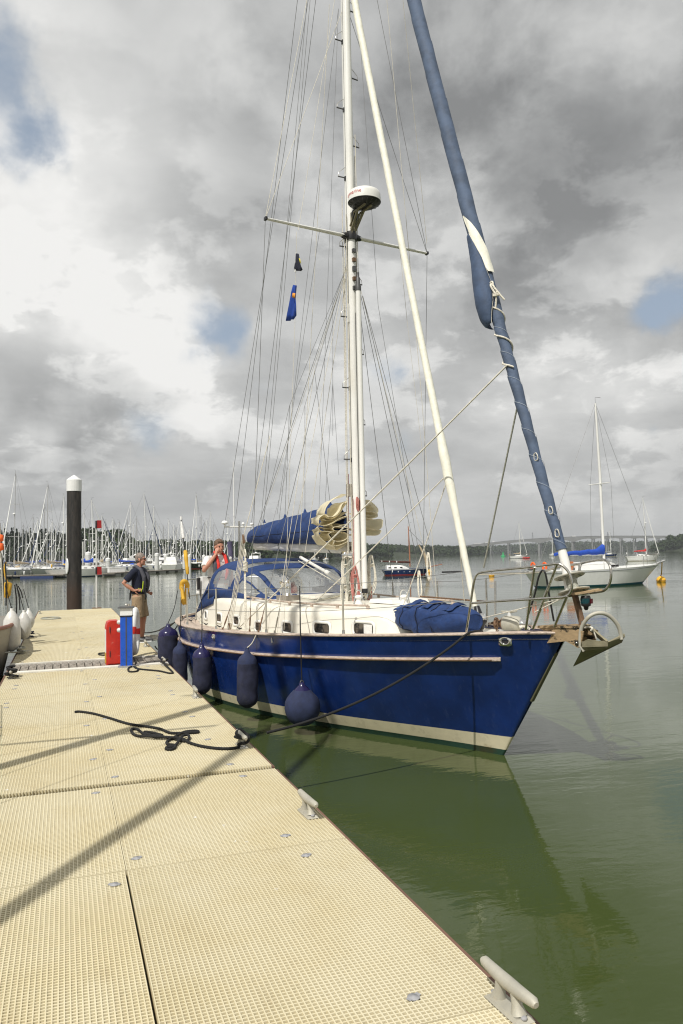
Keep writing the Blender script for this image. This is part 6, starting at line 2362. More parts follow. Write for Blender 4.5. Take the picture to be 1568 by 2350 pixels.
# ---- things seen through the hood
pk = thing('towel', 'crumpled pink cloth seen through the windscreen of the sprayhood', 'cloth', W((4.9, 0.0, 1.5)), BRZ)
MB().ell((0, 0, 0.08), (0.10, 0.07, 0.14), 14, 8).xform(lambda p: p + Vector((0.03 * noise.noise(p * 14), 0.03 * noise.noise(p * 14 + Vector((3, 3, 3))), 0.02 * noise.noise(p * 10)))).build('cloth', mat('pink_cloth', (0.6, 0.28, 0.25), 0.9, bump=0.6), pk)
MB().tube([(-0.05, 0, 0), (0.05, 0.02, 0.01)], 0.05, 8).build('fold', MATS['pink_cloth'], pk)

# ================================================================== PEOPLE
def body_mesh(parts, name, m, parent, voxel=0.011, label=None):
    mb = MB()
    for kind, data in parts:
        if kind == 'tube':
            mb.tube(*data)
        elif kind == 'slab':      # list of (x,y,z,rx,ry) horizontal slices
            rings = []
            for (x, y, z, rx_, ry_) in data:
                rings.append([Vector((x + rx_ * math.copysign(abs(math.cos(a)) ** 0.85, math.cos(a)), y + ry_ * math.copysign(abs(math.sin(a)) ** 0.85, math.sin(a)), z)) for a in [2 * math.pi * k / 20 for k in range(20)]])
            mb.rings(rings)
        elif kind == 'ell':
            mb.ell(*data)
    o = mb.build(name, m, parent)
    md = o.modifiers.new('remesh', 'REMESH')
    md.mode = 'VOXEL'
    md.voxel_size = voxel
    md.use_smooth_shade = True
    sm = o.modifiers.new('smooth', 'SMOOTH')
    sm.factor = 0.5
    sm.iterations = 3
    return o


def hand_parts(wrist, direction, palm_n, s=1.0, curl=0.3):
    """palm + four unequal fingers + thumb leaving the side of the palm"""
    w = Vector(wrist)
    d = Vector(direction).normalized()
    n = Vector(palm_n).normalized()
    side = d.cross(n).normalized()
    out = [('tube', ([w - d * 0.02, w + d * 0.03 * s, w + d * 0.085 * s], [0.026 * s, 0.036 * s, 0.038 * s], 12, True, False, 0.55))]
    for k, L in enumerate((0.068, 0.078, 0.072, 0.056)):
        o_ = (k - 1.5) * 0.019 * s
        b0 = w + d * 0.08 * s + side * o_
        b1 = b0 + d * L * 0.45 * s + n * curl * 0.012
        b2 = b1 + (d * (1 - curl * 0.5) + n * curl).normalized() * L * 0.35 * s
        b3 = b2 + (d * (1 - curl) + n * curl * 1.4).normalized() * L * 0.28 * s
        out.append(('tube', ([b0, b1, b2, b3], [0.0095 * s, 0.009 * s, 0.008 * s, 0.006 * s], 8)))
    t0 = w + d * 0.025 * s + side * -0.028 * s
    t1 = t0 + (d * 0.6 - side * 0.8).normalized() * 0.038 * s
    t2 = t1 + (d * 0.9 - side * 0.25 + n * curl).normalized() * 0.034 * s
    out.append(('tube', ([t0, t1, t2], [0.013 * s, 0.011 * s, 0.008 * s], 8)))
    return out


def head_parts(c, yaw, pitch=0.0):
    """c: centre of head; face looks along +y turned by yaw"""
    rot = Matrix.Rotation(yaw, 3, 'Z') @ Matrix.Rotation(pitch, 3, 'X')
    c = Vector(c)
    P = lambda x, y, z: c + rot @ Vector((x, y, z))
    out = [('ell', (P(0, -0.012, 0.035), (0.076, 0.096, 0.088), 18, 12, rot)), ('ell', (P(0, 0.018, -0.045), (0.056, 0.066, 0.075), 16, 10, rot)),
           ('tube', ([P(0, 0.078, 0.02), P(0, 0.098, -0.012), P(0, 0.105, -0.028)], [0.009, 0.012, 0.014], 8)),
           ('ell', (P(0, 0.070, -0.10), (0.024, 0.018, 0.016), 10, 6, rot)), ('ell', (P(0, 0.075, -0.062), (0.026, 0.014, 0.012), 10, 6, rot))]
    for s in (-1, 1):
        out.append(('ell', (P(s * 0.080, -0.008, -0.008), (0.012, 0.022, 0.033), 10, 8, rot)))
        out.append(('ell', (P(s * 0.034, 0.060, -0.028), (0.024, 0.018, 0.02), 8, 6, rot)))
        out.append(('ell', (P(s * 0.030, 0.078, 0.030), (0.022, 0.010, 0.008), 8, 6, rot)))
    return out, P, rot


def eyes(P, rot, parent):
    for s in (-1, 1):
        MB().ell(P(s * 0.030, 0.076, 0.012), (0.012, 0.009, 0.007), 8, 6, rot).build('eye', M_black, parent)


# --- man on the pontoon, in profile, hand on hip
mp = onz(320, 1474, ZD)
man = thing('person', 'man in navy t-shirt and khaki shorts standing on the pontoon, hand on hip', 'person', (mp.x, mp.y, ZD + 0.004), R(-109.5 - 6))
hp_, P, rot = head_parts((0.0, 0.045, 1.625), 0.0)
parts = list(hp_)
parts += [('tube', ([(0, -0.01, 1.42), (0, 0.02, 1.56)], [0.062, 0.056], 12)),
          ('slab', [(0, 0, 0.86, 0.15, 0.10), (0, -0.01, 0.95, 0.165, 0.115), (0, 0, 1.05, 0.15, 0.115), (0, 0, 1.2, 0.165, 0.115), (0, -0.01, 1.34, 0.185, 0.115), (0, -0.01, 1.43, 0.16, 0.085), (0, -0.005, 1.47, 0.08, 0.06)])]
for s, fy in ((1, 0.0), (-1, 0.05)):
    parts += [('tube', ([(s * 0.09, 0, 0.92), (s * 0.095, 0.015, 0.70), (s * 0.095, 0.01 + fy, 0.50), (s * 0.095, -0.02 + fy, 0.36), (s * 0.095, -0.02 + fy, 0.20), (s * 0.095, -0.03 + fy, 0.09)], [0.10, 0.088, 0.060, 0.062, 0.048, 0.037], 14)),
              ('tube', ([(s * 0.095, -0.075 + fy, 0.04), (s * 0.095, 0.02 + fy, 0.055), (s * 0.10, 0.14 + fy, 0.03)], [0.032, 0.036, 0.028], 10))]
# right arm (near): elbow back, hand on hip; left arm the same on the far side
sh, el, wr_p = Vector((0.19, -0.02, 1.40)), Vector((0.27, -0.21, 1.17)), Vector((0.20, -0.03, 1.02))
parts += [('tube', ([sh, sh.lerp(el, 0.5), el, el.lerp(wr_p, 0.4), wr_p], [0.056, 0.050, 0.042, 0.041, 0.029], 12))]
parts += hand_parts(wr_p, (-0.15, 0.95, 0.12), (-1, -0.1, -0.2), 1.0, 0.35)
sh2, el2, wr2 = Vector((-0.19, -0.01, 1.40)), Vector((-0.24, -0.05, 1.14)), Vector((-0.2, 0.10, 0.97))
parts += [('tube', ([sh2, sh2.lerp(el2, 0.5), el2, el2.lerp(wr2, 0.4), wr2], [0.054, 0.048, 0.04, 0.038, 0.028], 12))]
parts += hand_parts(wr2, (0.3, 0.7, -0.2), (1, 0, 0), 1.0, 0.4)
mb_ = body_mesh(parts, 'body', M_skin, man, 0.0095)
eyes(P, rot, man)
# clothing
tee = [('slab', [(0, 0, 0.90, 0.172, 0.128), (0, 0, 1.05, 0.170, 0.132), (0, 0, 1.2, 0.182, 0.132), (0, -0.01, 1.34, 0.203, 0.132), (0, -0.01, 1.43, 0.175, 0.098), (0, -0.005, 1.475, 0.085, 0.07)]),
       ('tube', ([sh + Vector((-0.03, 0, 0.01)), sh, sh.lerp(el, 0.35), sh.lerp(el, 0.78)], [0.06, 0.072, 0.070, 0.073], 14)), ('tube', ([sh2 + Vector((0.03, 0, 0.01)), sh2, sh2.lerp(el2, 0.35), sh2.lerp(el2, 0.75)], [0.06, 0.07, 0.068, 0.07], 14))]
body_mesh(tee, 't_shirt', M_navy, man, 0.011)
sh_parts = [('slab', [(0, 0, 0.80, 0.168, 0.125), (0, 0, 0.90, 0.178, 0.132), (0, 0, 0.97, 0.170, 0.128)])]
for s, fy in ((1, 0.0), (-1, 0.05)):
    sh_parts += [('tube', ([(s * 0.088, 0, 0.90), (s * 0.092, 0.008, 0.74), (s * 0.096, 0.02 + fy * 0.6, 0.60), (s * 0.097, 0.02 + fy, 0.49)], [0.118, 0.116, 0.102, 0.098], 16))]
shorts = body_mesh(sh_parts, 'shorts', M_khaki, man, 0.012)
MB().rings([[Vector((0.205, -0.03 + 0.055 * math.cos(a), 0.72 + 0.07 * math.sin(a))) for a in [k * math.pi / 4 + math.pi / 4 for k in range(8)]], [Vector((0.222, -0.03 + 0.05 * math.cos(a), 0.72 + 0.065 * math.sin(a))) for a in [k * math.pi / 4 + math.pi / 4 for k in range(8)]]], smooth=False).build('pocket', M_khaki, man)
vest = [('tube', ([(0.09, 0.125, 0.98), (0.10, 0.15, 1.12), (0.115, 0.145, 1.28), (0.11, 0.08, 1.42), (0.09, -0.02, 1.49), (0.0, -0.10, 1.475), (-0.09, -0.02, 1.49), (-0.11, 0.08, 1.42), (-0.115, 0.145, 1.28), (-0.10, 0.15, 1.12), (-0.09, 0.125, 0.98)], [0.035, 0.048, 0.05, 0.045, 0.04, 0.042, 0.04, 0.045, 0.05, 0.048, 0.035], 12, True, False, 0.8))]
v_o = body_mesh(vest, 'lifejacket', M_vest, man, 0.011)
MB().tube([Vector((0.188 * math.cos(a), 0.146 * math.sin(a), 1.06 + 0.01 * math.sin(a))) for a in [k * math.pi / 14 for k in range(28)]], 0.018, 8, closed=True, flat=0.6).build('waist_belt', M_black, v_o)
MB().tube([(0.16, 0.10, 0.99), (0.17, 0.14, 1.08), (0.17, 0.15, 1.2)], 0.009, 6).build('lime_piping', M_lime, v_o)
MB().box((0.19, -0.09, 1.10), (0.012, 0.03, 0.04)).build('lime_tab', M_lime, v_o)
MB().box((0.18, 0.05, 1.055), (0.016, 0.045, 0.028)).build('lime_tab', M_lime, v_o)
MB().tube([(0.05, -0.13, 1.08), (0.07, -0.15, 0.95), (0.08, -0.16, 0.82)], [0.02, 0.022, 0.012], 8).build('hanging_strap', M_black, v_o)
MB().tube([(0.1, 0.16, 1.02), (0.11, 0.18, 0.9), (0.1, 0.16, 0.84)], [0.018, 0.02, 0.014], 8).build('hanging_strap', M_black, v_o)
hairm = MB().ell(P(0, -0.022, 0.050), (0.084, 0.100, 0.088), 20, 12, rot).ell(P(0, -0.055, 0.0), (0.074, 0.06, 0.07), 14, 8, rot)
hairm.xform(lambda p: p + (p - P(0, 0, 0.03)).normalized() * (0.007 * noise.noise(p * 45)))
hairm.build('hair', M_hairg, man)
sg = MB()
sg.tube([P(0.078, 0.0, 0.018), P(0.070, 0.07, 0.016)], 0.005, 6)
sg.tube([P(-0.078, 0.0, 0.018), P(-0.070, 0.07, 0.016)], 0.005, 6)
for s in (-1, 1):
    sg.ell(P(s * 0.034, 0.086, 0.012), (0.030, 0.008, 0.018), 10, 6, rot)
sgo = sg.build('sunglasses', M_black, man)
MB().tube(catmull([P(0.08, 0.0, 0.018), P(0.085, -0.05, -0.015), P(0.03, -0.12, -0.06), P(-0.05, -0.11, -0.05), P(-0.085, -0.04, -0.01), P(-0.08, 0, 0.018)], 4), 0.005, 6).build('neck_strap', M_vest, sgo)
for s, fy in ((1, 0.0), (-1, 0.05)):
    so_ = MB()
    so_.tube([(s * 0.095, -0.09 + fy, 0.045), (s * 0.095, -0.03 + fy, 0.06), (s * 0.098, 0.06 + fy, 0.052), (s * 0.102, 0.15 + fy, 0.036), (s * 0.103, 0.185 + fy, 0.03)], [0.034, 0.048, 0.046, 0.04, 0.02], 12)
    sh_o = so_.build('shoe', M_dgrey, man)
    MB().box((s * 0.098, 0.045 + fy, 0.009), (0.09, 0.27, 0.018)).build('sole', M_white, sh_o)

# --- man aboard, hand to his face
man2 = thing('person', 'man in a white t-shirt and red lifejacket aboard the yacht, hand raised to his face', 'person', W((6.85, 0.50, 0.712)), R(180 - 14 + 30))
hp_, P, rot = head_parts((-0.0, 0.05, 1.61), R(-6), R(-6))
parts = list(hp_)
parts += [('tube', ([(0, -0.01, 1.42), (0, 0.02, 1.56)], [0.062, 0.057], 12)),
          ('slab', [(0, 0, 0.86, 0.155, 0.11), (0, -0.01, 0.95, 0.17, 0.12), (0, 0, 1.05, 0.16, 0.12), (0, 0, 1.2, 0.17, 0.12), (0, -0.01, 1.34, 0.19, 0.12), (0, -0.01, 1.43, 0.165, 0.09), (0, -0.005, 1.47, 0.08, 0.06)])]
for s in (1, -1):
    parts += [('tube', ([(s * 0.09, 0, 0.92), (s * 0.10, 0.015, 0.70), (s * 0.105, 0.01, 0.50), (s * 0.105, -0.02, 0.30), (s * 0.105, -0.03, 0.09)], [0.10, 0.088, 0.062, 0.06, 0.04], 14)),
              ('tube', ([(s * 0.105, -0.075, 0.04), (s * 0.105, 0.02, 0.055), (s * 0.11, 0.14, 0.03)], [0.032, 0.036, 0.028], 10))]
sh, el, wr_p = Vector((0.20, -0.0, 1.40)), Vector((0.33, 0.10, 1.20)), Vector((0.135, 0.15, 1.46))
parts += [('tube', ([sh, sh.lerp(el, 0.5), el, el.lerp(wr_p, 0.4), wr_p], [0.058, 0.052, 0.044, 0.043, 0.030], 12))]
parts += hand_parts(wr_p, (-0.38, -0.05, 0.95), (-0.6, -0.8, 0), 1.0, 0.2)
sh2, el2, wr2 = Vector((-0.20, -0.01, 1.40)), Vector((-0.26, -0.03, 1.12)), Vector((-0.24, 0.09, 0.90))
parts += [('tube', ([sh2, sh2.lerp(el2, 0.5), el2, el2.lerp(wr2, 0.4), wr2], [0.056, 0.050, 0.042, 0.04, 0.029], 12))]
parts += hand_parts(wr2, (0.05, 0.25, -1), (1, 0, 0), 1.0, 0.3)
body_mesh(parts, 'body', M_skin, man2, 0.0095)
eyes(P, rot, man2)
tee = [('slab', [(0, 0, 0.86, 0.19, 0.145), (0, 0, 1.05, 0.185, 0.145), (0, 0, 1.2, 0.19, 0.14), (0, -0.01, 1.34, 0.208, 0.138), (0, -0.01, 1.43, 0.18, 0.102), (0, -0.005, 1.475, 0.085, 0.072)]),
       ('tube', ([sh + Vector((-0.03, 0, 0.01)), sh, sh.lerp(el, 0.35), sh.lerp(el, 0.72)], [0.06, 0.074, 0.074, 0.078], 14)), ('tube', ([sh2 + Vector((0.03, 0, 0.01)), sh2, sh2.lerp(el2, 0.35), sh2.lerp(el2, 0.78)], [0.06, 0.073, 0.072, 0.076], 14))]
body_mesh(tee, 't_shirt', M_tee, man2, 0.011)
tr_ = [('slab', [(0, 0, 0.80, 0.172, 0.128), (0, 0, 0.90, 0.178, 0.132)])]
for s in (1, -1):
    tr_ += [('tube', ([(s * 0.088, 0, 0.88), (s * 0.098, 0.012, 0.70), (s * 0.105, 0.01, 0.50), (s * 0.105, -0.02, 0.30), (s * 0.105, -0.03, 0.10)], [0.115, 0.105, 0.08, 0.075, 0.065], 14))]
body_mesh(tr_, 'trousers', M_jean, man2, 0.012)
vg = [('tube', ([(s_ * 0.11, 0.14, 1.02), (s_ * 0.125, 0.155, 1.16), (s_ * 0.125, 0.145, 1.30), (s_ * 0.115, 0.07, 1.44), (s_ * 0.08, -0.04, 1.49)], [0.035, 0.05, 0.05, 0.045, 0.04], 12, True, False, 0.7)) for s_ in (1, -1)]
v2 = body_mesh(vg, 'lifejacket', M_vest, man2, 0.011)
rd = [('tube', ([(0.065, 0.15, 1.03), (0.08, 0.185, 1.16), (0.085, 0.175, 1.30), (0.085, 0.10, 1.45), (0.06, -0.02, 1.52), (0, -0.07, 1.53), (-0.06, -0.02, 1.52), (-0.085, 0.10, 1.45), (-0.085, 0.175, 1.30), (-0.08, 0.185, 1.16), (-0.065, 0.15, 1.03)], [0.02, 0.03, 0.03, 0.03, 0.028, 0.028, 0.028, 0.03, 0.03, 0.03, 0.02], 10))]
rdo = body_mesh(rd, 'red_collar', M_reds, man2, 0.010)
MB().tube([Vector((0.195 * math.cos(a), 0.155 * math.sin(a), 1.07)) for a in [k * math.pi / 14 for k in range(28)]], 0.014, 8, closed=True, flat=0.6).build('waist_belt', M_black, v2)
hairm = MB().ell(P(0, -0.026, 0.056), (0.085, 0.098, 0.090), 20, 12, rot).ell(P(0, -0.055, 0.0), (0.076, 0.06, 0.075), 14, 8, rot).ell(P(0, 0.045, 0.10), (0.055, 0.04, 0.03), 12, 8, rot)
hairm.xform(lambda p: p + (p - P(0, 0, 0.03)).normalized() * (0.009 * noise.noise(p * 40)))
hairm.build('hair', M_hair, man2)
for s in (1, -1):
    MB().tube([(s * 0.105, -0.09, 0.045), (s * 0.105, -0.03, 0.06), (s * 0.108, 0.06, 0.052), (s * 0.112, 0.16, 0.034)], [0.034, 0.048, 0.046, 0.03], 12).build('shoe', M_dgrey, man2)

# ================================================================== OTHER BOATS
def simple_hull(L, beam, fb, m, anti, parent, stern=0.75, fb2=None, rake=0.12, stripe=None, NTs=16):
    """local frame: x from bow (0) aft to L, y athwart, z up"""
    def sect(u, f):
        bs = beam / 2 * min(1.0, (math.sin(math.pi * min(u * 0.95 + 0.0, 0.5)) ** 0.75)) if u < 0.52 else beam / 2 * (1 - (1 - stern) * ((u - 0.52) / 0.48) ** 2)
        bw = bs * (0.86 if u > 0.05 else 0.4) * (1 - 0.15 * (u > 0.9))
        z1 = fb * (1 + 0.22 * (1 - u) ** 2)
        if f >= 0:
            s = L * (rake * (1 - f) + u * (1 - rake * (1 - f) - 0.06 * (1 - f)))
            return Vector((s, bw + (bs - bw) * f ** 0.8, z1 * f))
        return Vector((L * (rake + u * (1 - rake - 0.06)), bw * (1 + f * 0.9), f * 0.5))
    def part(name, fs, mm):
        mb = MB()
        for sd in (1, -1):
            rows = []
            for i in range(NTs + 1):
                u = (i / NTs) ** 1.3
                r_ = []
                for f in fs:
                    p = sect(u, f)
                    r_.append(Vector((p.x, p.y * sd, p.z)))
                rows.append(r_ if sd > 0 else r_[::-1])
            mb.grid(rows)
        rows = [[Vector((sect(1, f).x, sect(1, f).y * k, sect(1, f).z)) for k in (-1, 0, 1)] for f in fs]
        mb.grid(rows, smooth=False)
        if name == 'hull':
            rows = []
            for i in range(NTs + 1):
                u = (i / NTs) ** 1.3
                p = sect(u, 1)
                rows.append([Vector((p.x, p.y * k, p.z - 0.01)) for k in (-1, 0, 1)])
            mb.grid(rows, smooth=False)
        return mb.build(name, mm, parent)
    h = part('hull', [0.12, 0.35, 0.6, 0.85, 1.0], m)
    part('waterline_band', [-1.0, 0.0, 0.12], anti)
    if stripe is not None:
        mb = MB()
        for sd in (1, -1):
            pts = [sect(((i / NTs) ** 1.3), 0.90) for i in range(NTs + 1)]
            mb.tube([Vector((p.x, (p.y + 0.004) * sd, p.z)) for p in pts], 0.018, 4)
        mb.build('stripe', stripe, parent)
    return sect


M_wbright = mat('boat_white', (0.78, 0.78, 0.75), 0.35, var=0.05, vscale=1.5, dirt=(0.55, 0.52, 0.42), dlo=0.6, dhi=0.9)
M_bgrey = mat('boat_pale_grey', (0.55, 0.56, 0.55), 0.4, var=0.05)
M_bnavy = mat('boat_navy', (0.012, 0.03, 0.10), 0.3)
M_bdark = mat('boat_dark_green', (0.015, 0.03, 0.02), 0.3)
M_bcream = mat('boat_cream', (0.6, 0.55, 0.42), 0.4)
M_mastg = mat('mast_anodised', (0.50, 0.50, 0.49), 0.4, 0.3, var=0.08)
M_mastw = mat('mast_white', (0.80, 0.80, 0.77), 0.4, var=0.05)
M_cbeige = mat('beige_cover', (0.45, 0.36, 0.24), 0.8)
M_cgrey = mat('grey_cover', (0.25, 0.26, 0.28), 0.8)
M_cred = mat('red_cover', (0.5, 0.03, 0.03), 0.8)


def cabin(L, beam, fb, m, parent, s0=0.28, s1=0.68, h=0.32, wd=0.6, win=True, n=3):
    mb = MB()
    rows = []
    for i in range(9):
        t_ = i / 8
        s = L * (s0 + (s1 - s0) * t_)
        b = beam / 2 * wd * (0.55 + 0.45 * min(1, t_ * 2.2))
        z = fb + h * min(1, t_ * 3.0) ** 0.7 + 0.04
        rows.append([Vector((s, -b * 1.08, fb - 0.02)), Vector((s, -b, z - 0.05)), Vector((s, -b * 0.85, z)), Vector((s, 0, z + 0.04)), Vector((s, b * 0.85, z)), Vector((s, b, z - 0.05)), Vector((s, b * 1.08, fb - 0.02))])
    mb.grid(rows)
    mb.add(rows[-1], [tuple(range(7))])
    o = mb.build('cabin', m, parent)
    if win:
        for sd in (1, -1):
            for k in range(n):
                t_ = 0.38 + 0.5 * k / max(1, n - 1)
                s = L * (s0 + (s1 - s0) * t_)
                b = beam / 2 * wd * (0.55 + 0.45 * min(1, t_ * 2.2)) * 1.045
                MB().box((s, sd * b, fb + h * 0.52), (L * (s1 - s0) * 0.35 / n, 0.03, h * 0.34)).build('window', M_glassd, o)
    return o


def rig(L, fb, H, parent, mm, r=0.07, ms=0.38, nsp=1, boom_l=0.36, cov=None, jib=None, wires=True, far=1.0, spw=0.9, masthead=True):
    z0 = fb + 0.25
    M0 = Vector((L * ms, 0, z0))
    mo = MB().tube([M0, Vector((L * ms + 0.02 * H * 0.3, 0, H * 0.6)), Vector((L * ms + 0.02 * H, 0, H))], [r, r, r * 0.65], 8).build('mast', mm, parent)
    tp = Vector((L * ms + 0.02 * H, 0, H))
    for k in range(nsp):
        z = z0 + (H - z0) * (k + 1) / (nsp + 1)
        w_ = spw * (1 - 0.2 * k)
        xx = L * ms + 0.02 * z
        MB().tube([Vector((xx + 0.05, -w_, z)), Vector((xx, 0, z)), Vector((xx + 0.05, w_, z))], 0.03 * far, 5).build('spreader', mm, mo)
    if masthead:
        MB().tube([tp, tp + Vector((0, 0, 0.35)), tp + Vector((-0.35, 0.1, 0.38))], 0.012 * far, 4).build('wind_vane', M_dgrey, mo)
    bz = z0 + 0.65
    if boom_l:
        bm_ = MB().tube([Vector((L * ms + 0.08, 0, bz)), Vector((L * (ms + boom_l), 0, bz + 0.05))], 0.055, 8).build('boom', mm, parent)
        if cov is not None:
            n = 12
            rr = []
            for i in range(n + 1):
                t_ = i / n
                s = L * ms + 0.02 + (L * boom_l) * t_
                h = 0.42 * (1 - 0.55 * t_) + (0.35 * max(0, 1 - t_ * 7))
                rr.append([Vector((s, 0.14 * (1 - 0.3 * t_) * math.cos(a), bz + h * 0.42 + h * 0.5 * math.sin(a) + 0.02 * math.sin(i * 1.9))) for a in [k * math.pi / 4 for k in range(8)]])
            MB().rings(rr).build('sail_cover', cov, parent)
    if jib is not None:
        MB().tube([Vector((L * 0.02, 0, fb * 1.2 + 0.25)), Vector((L * 0.02, 0, fb * 1.2 + 0.4)), Vector((L * 0.02, 0, fb * 1.2)).lerp(tp, 0.5), Vector((L * 0.02, 0, fb * 1.2)).lerp(tp, 0.96)], [0.04, 0.085, 0.08, 0.03], 7).build('furled_jib', jib, parent)
    if wires:
        wb = 0.012 * far
        MB().tube([Vector((L * 0.02, 0, fb * 1.2)), tp], wb, 4).build('forestay', M_wire, parent)
        MB().tube([Vector((L * 0.98, 0, fb)), tp], wb, 4).build('backstay', M_wire, parent)
        for sd in (1, -1):
            z = z0 + (H - z0) * 0.5
            MB().tube([Vector((L * ms + 0.1, sd * spw * 1.15, fb)), Vector((L * ms + 0.05, sd * spw * (1 if nsp == 1 else 0.95), z)), tp], wb, 4).build('shroud', M_wire, parent)
    return mo


def rails(L, beam, fb, parent, n=5, far=1.0):
    for sd in (1, -1):
        mb = MB()
        pts = []
        for k in range(n):
            u = 0.06 + 0.9 * k / (n - 1)
            b = beam / 2 * min(1.0, (math.sin(math.pi * min(u * 0.95, 0.5)) ** 0.75)) * 0.95
            if u > 0.8:
                b *= 0.93
            z = fb * (1 + 0.22 * (1 - u) ** 2)
            p = Vector((L * u, sd * b, z + 0.6))
            pts.append(p)
            mb.tube([p - Vector((0, 0, 0.62)), p], 0.014 * far, 5)
        for a, b in zip(pts[:-1], pts[1:]):
            mb.tube([a, b], 0.006 * far, 4)
            mb.tube([a - Vector((0, 0, 0.3)), b - Vector((0, 0, 0.3))], 0.006 * far, 4)
        mb.build('guard_rail', M_steel, parent)
    b = beam / 2 * 0.35
    MB().tube(catmull([Vector((L * 0.10, b, fb * 1.2 + 0.6)), Vector((L * 0.03, b * 0.6, fb * 1.22 + 0.62)), Vector((-L * 0.01, 0, fb * 1.22 + 0.64)), Vector((L * 0.03, -b * 0.6, fb * 1.22 + 0.62)), Vector((L * 0.10, -b, fb * 1.2 + 0.6))], 3), 0.015 * far, 5).build('bow_rail', M_steel, parent)


# ---- white sloop at the mooring, right
p_st, p_bw = onz(1240, 1350, 0), onz(1480, 1338.5, 0)
dv = (p_st - p_bw)
dirb = dv.normalized()
Lb = 10.2
ws = thing('sailing_yacht', 'white moored sloop with a bright blue boom cover, right of the blue yacht bow', 'sailboat', (0, 0, 0), math.atan2(dirb.y, dirb.x))
scl = dv.length / (Lb * 0.83)
ws.location = p_bw - dirb * (Lb * scl * 0.13)
simple_hull(Lb * scl, 2.9, 1.0, M_wbright, M_teal, ws, stern=0.62, rake=0.15, stripe=M_cgrey, NTs=26)
cabin(Lb * scl, 2.9, 1.0, M_wbright, ws, 0.36, 0.72, 0.40, 0.62, True, 1)
mz = topz(1377, 905, 46)
rig(Lb * scl, 1.0, mz, ws, M_alu, 0.085, 0.462, 1, 0.38, M_cbr, None, True, 1.0, 0.85)
rails(Lb * scl, 2.9, 1.0, ws, 6, 1.2)
LL = Lb * scl
MB().tube([(LL * 0.06, 0, 1.15), (-0.55, 0, 1.42)], 0.06, 6).build('bow_fitting', M_mastg, ws)
MB().box((LL * 0.735, 0, 1.25), (0.06, 0.6, 0.55)).build('companionway_door', M_varn, ws)
txt2 = flat_text('SAIL', 0.30, M_dgrey)
for sd in (1, -1):
    hs2 = thing('horseshoe_buoy', ['red horseshoe lifebuoy on the near stern rail of the white sloop', 'red horseshoe lifebuoy on the far stern rail of the white sloop'][0 if sd > 0 else 1], 'lifebuoy', Matrix.Translation(ws.location) @ Matrix.Rotation(ws.rotation_euler[2], 4, 'Z') @ Vector((LL * 0.965, 0.5 * sd, 1.12)), ws.rotation_euler[2], 'red lifebuoys on the white sloop')
    MB().tube(catmull([(0, -0.12, 0), (0, -0.14, 0.26), (0, 0, 0.38), (0, 0.14, 0.26), (0, 0.12, 0)], 4), 0.06, 8).build('foam', M_orange, hs2)
    MB().tube([(0, -0.15, 0.15), (0, 0.15, 0.15)], 0.02, 6).build('strap', M_white, hs2)
# genoa winches etc. on the sloop
for s in (0.70, 0.78):
    for sd in (1, -1):
        MB().lathe([(0.07, 0), (0.05, 0.05), (0.07, 0.14), (0, 0.15)], (LL * s, sd * 0.85, 1.02), n=10).build('winch', M_dgrey, ws)


def buoy(x, y, D, r, m, label, top=True, tall=False):
    c = atD(x, D)
    t = thing('mooring_buoy', label, 'buoy', (c.x, c.y, 0))
    if tall:
        MB().lathe([(r, -0.3), (r, 0.5), (r * 0.85, 0.7), (r * 0.4, 0.8)], (0, 0, 0), n=14).build('float', m, t)
        MB().lathe([(r * 0.45, 0.7), (r * 0.2, 2.4), (0.1, 2.5)], (0, 0, 0), n=10).build('tower', m, t)
        MB().lathe([(0.3, 2.45), (0.0, 3.3)], (0, 0, 0), n=10).build('top_mark', m, t)
    else:
        MB().ell((0, 0, r * 0.35), (r, r, r * 0.92), 18, 12).build('float', m, t)
        MB().tube([(0, 0, r * 1.1), (0, 0, r * 1.55)], r * 0.12, 8).build('shackle_post', M_dgrey, t)
        MB().tube([Vector((r * 1.005 * math.cos(a), r * 1.005 * math.sin(a), r * 0.3)) for a in [k * math.pi / 10 for k in range(20)]], r * 0.04, 5, closed=True).build('band', M_bronze, t)
    return t


buoy(1515, 1338, 52, 0.30, M_yb, 'orange yellow mooring buoy under the bow of the white sloop')
buoy(1127, 1324, 72, 0.27, M_yb, 'orange yellow mooring buoy seen between the white staysail and the pulpit')
buoy(985, 1316, 92, 0.30, M_yb, 'orange yellow mooring buoy off the bow of the small navy boat')
buoy(1155, 1276, 480, 1.4, M_gb, 'green conical channel buoy far out near the bridge', tall=True)
# chain up to the sloop
c1 = atD(1515, 52, 0.45)
c2 = Matrix.Translation(ws.location) @ Matrix.Rotation(ws.rotation_euler[2], 4, 'Z') @ Vector((-0.3, 0, 1.3))
tag(MB().tube([c1.lerp(c2, k / 6) - Vector((0, 0, 0.25 * 4 * (k / 6) * (1 - k / 6))) for k in range(7)], 0.035, 6).build('mooring_strop', M_yellow), 'yellow mooring strop from the white sloop bow down to its buoy', 'rope')


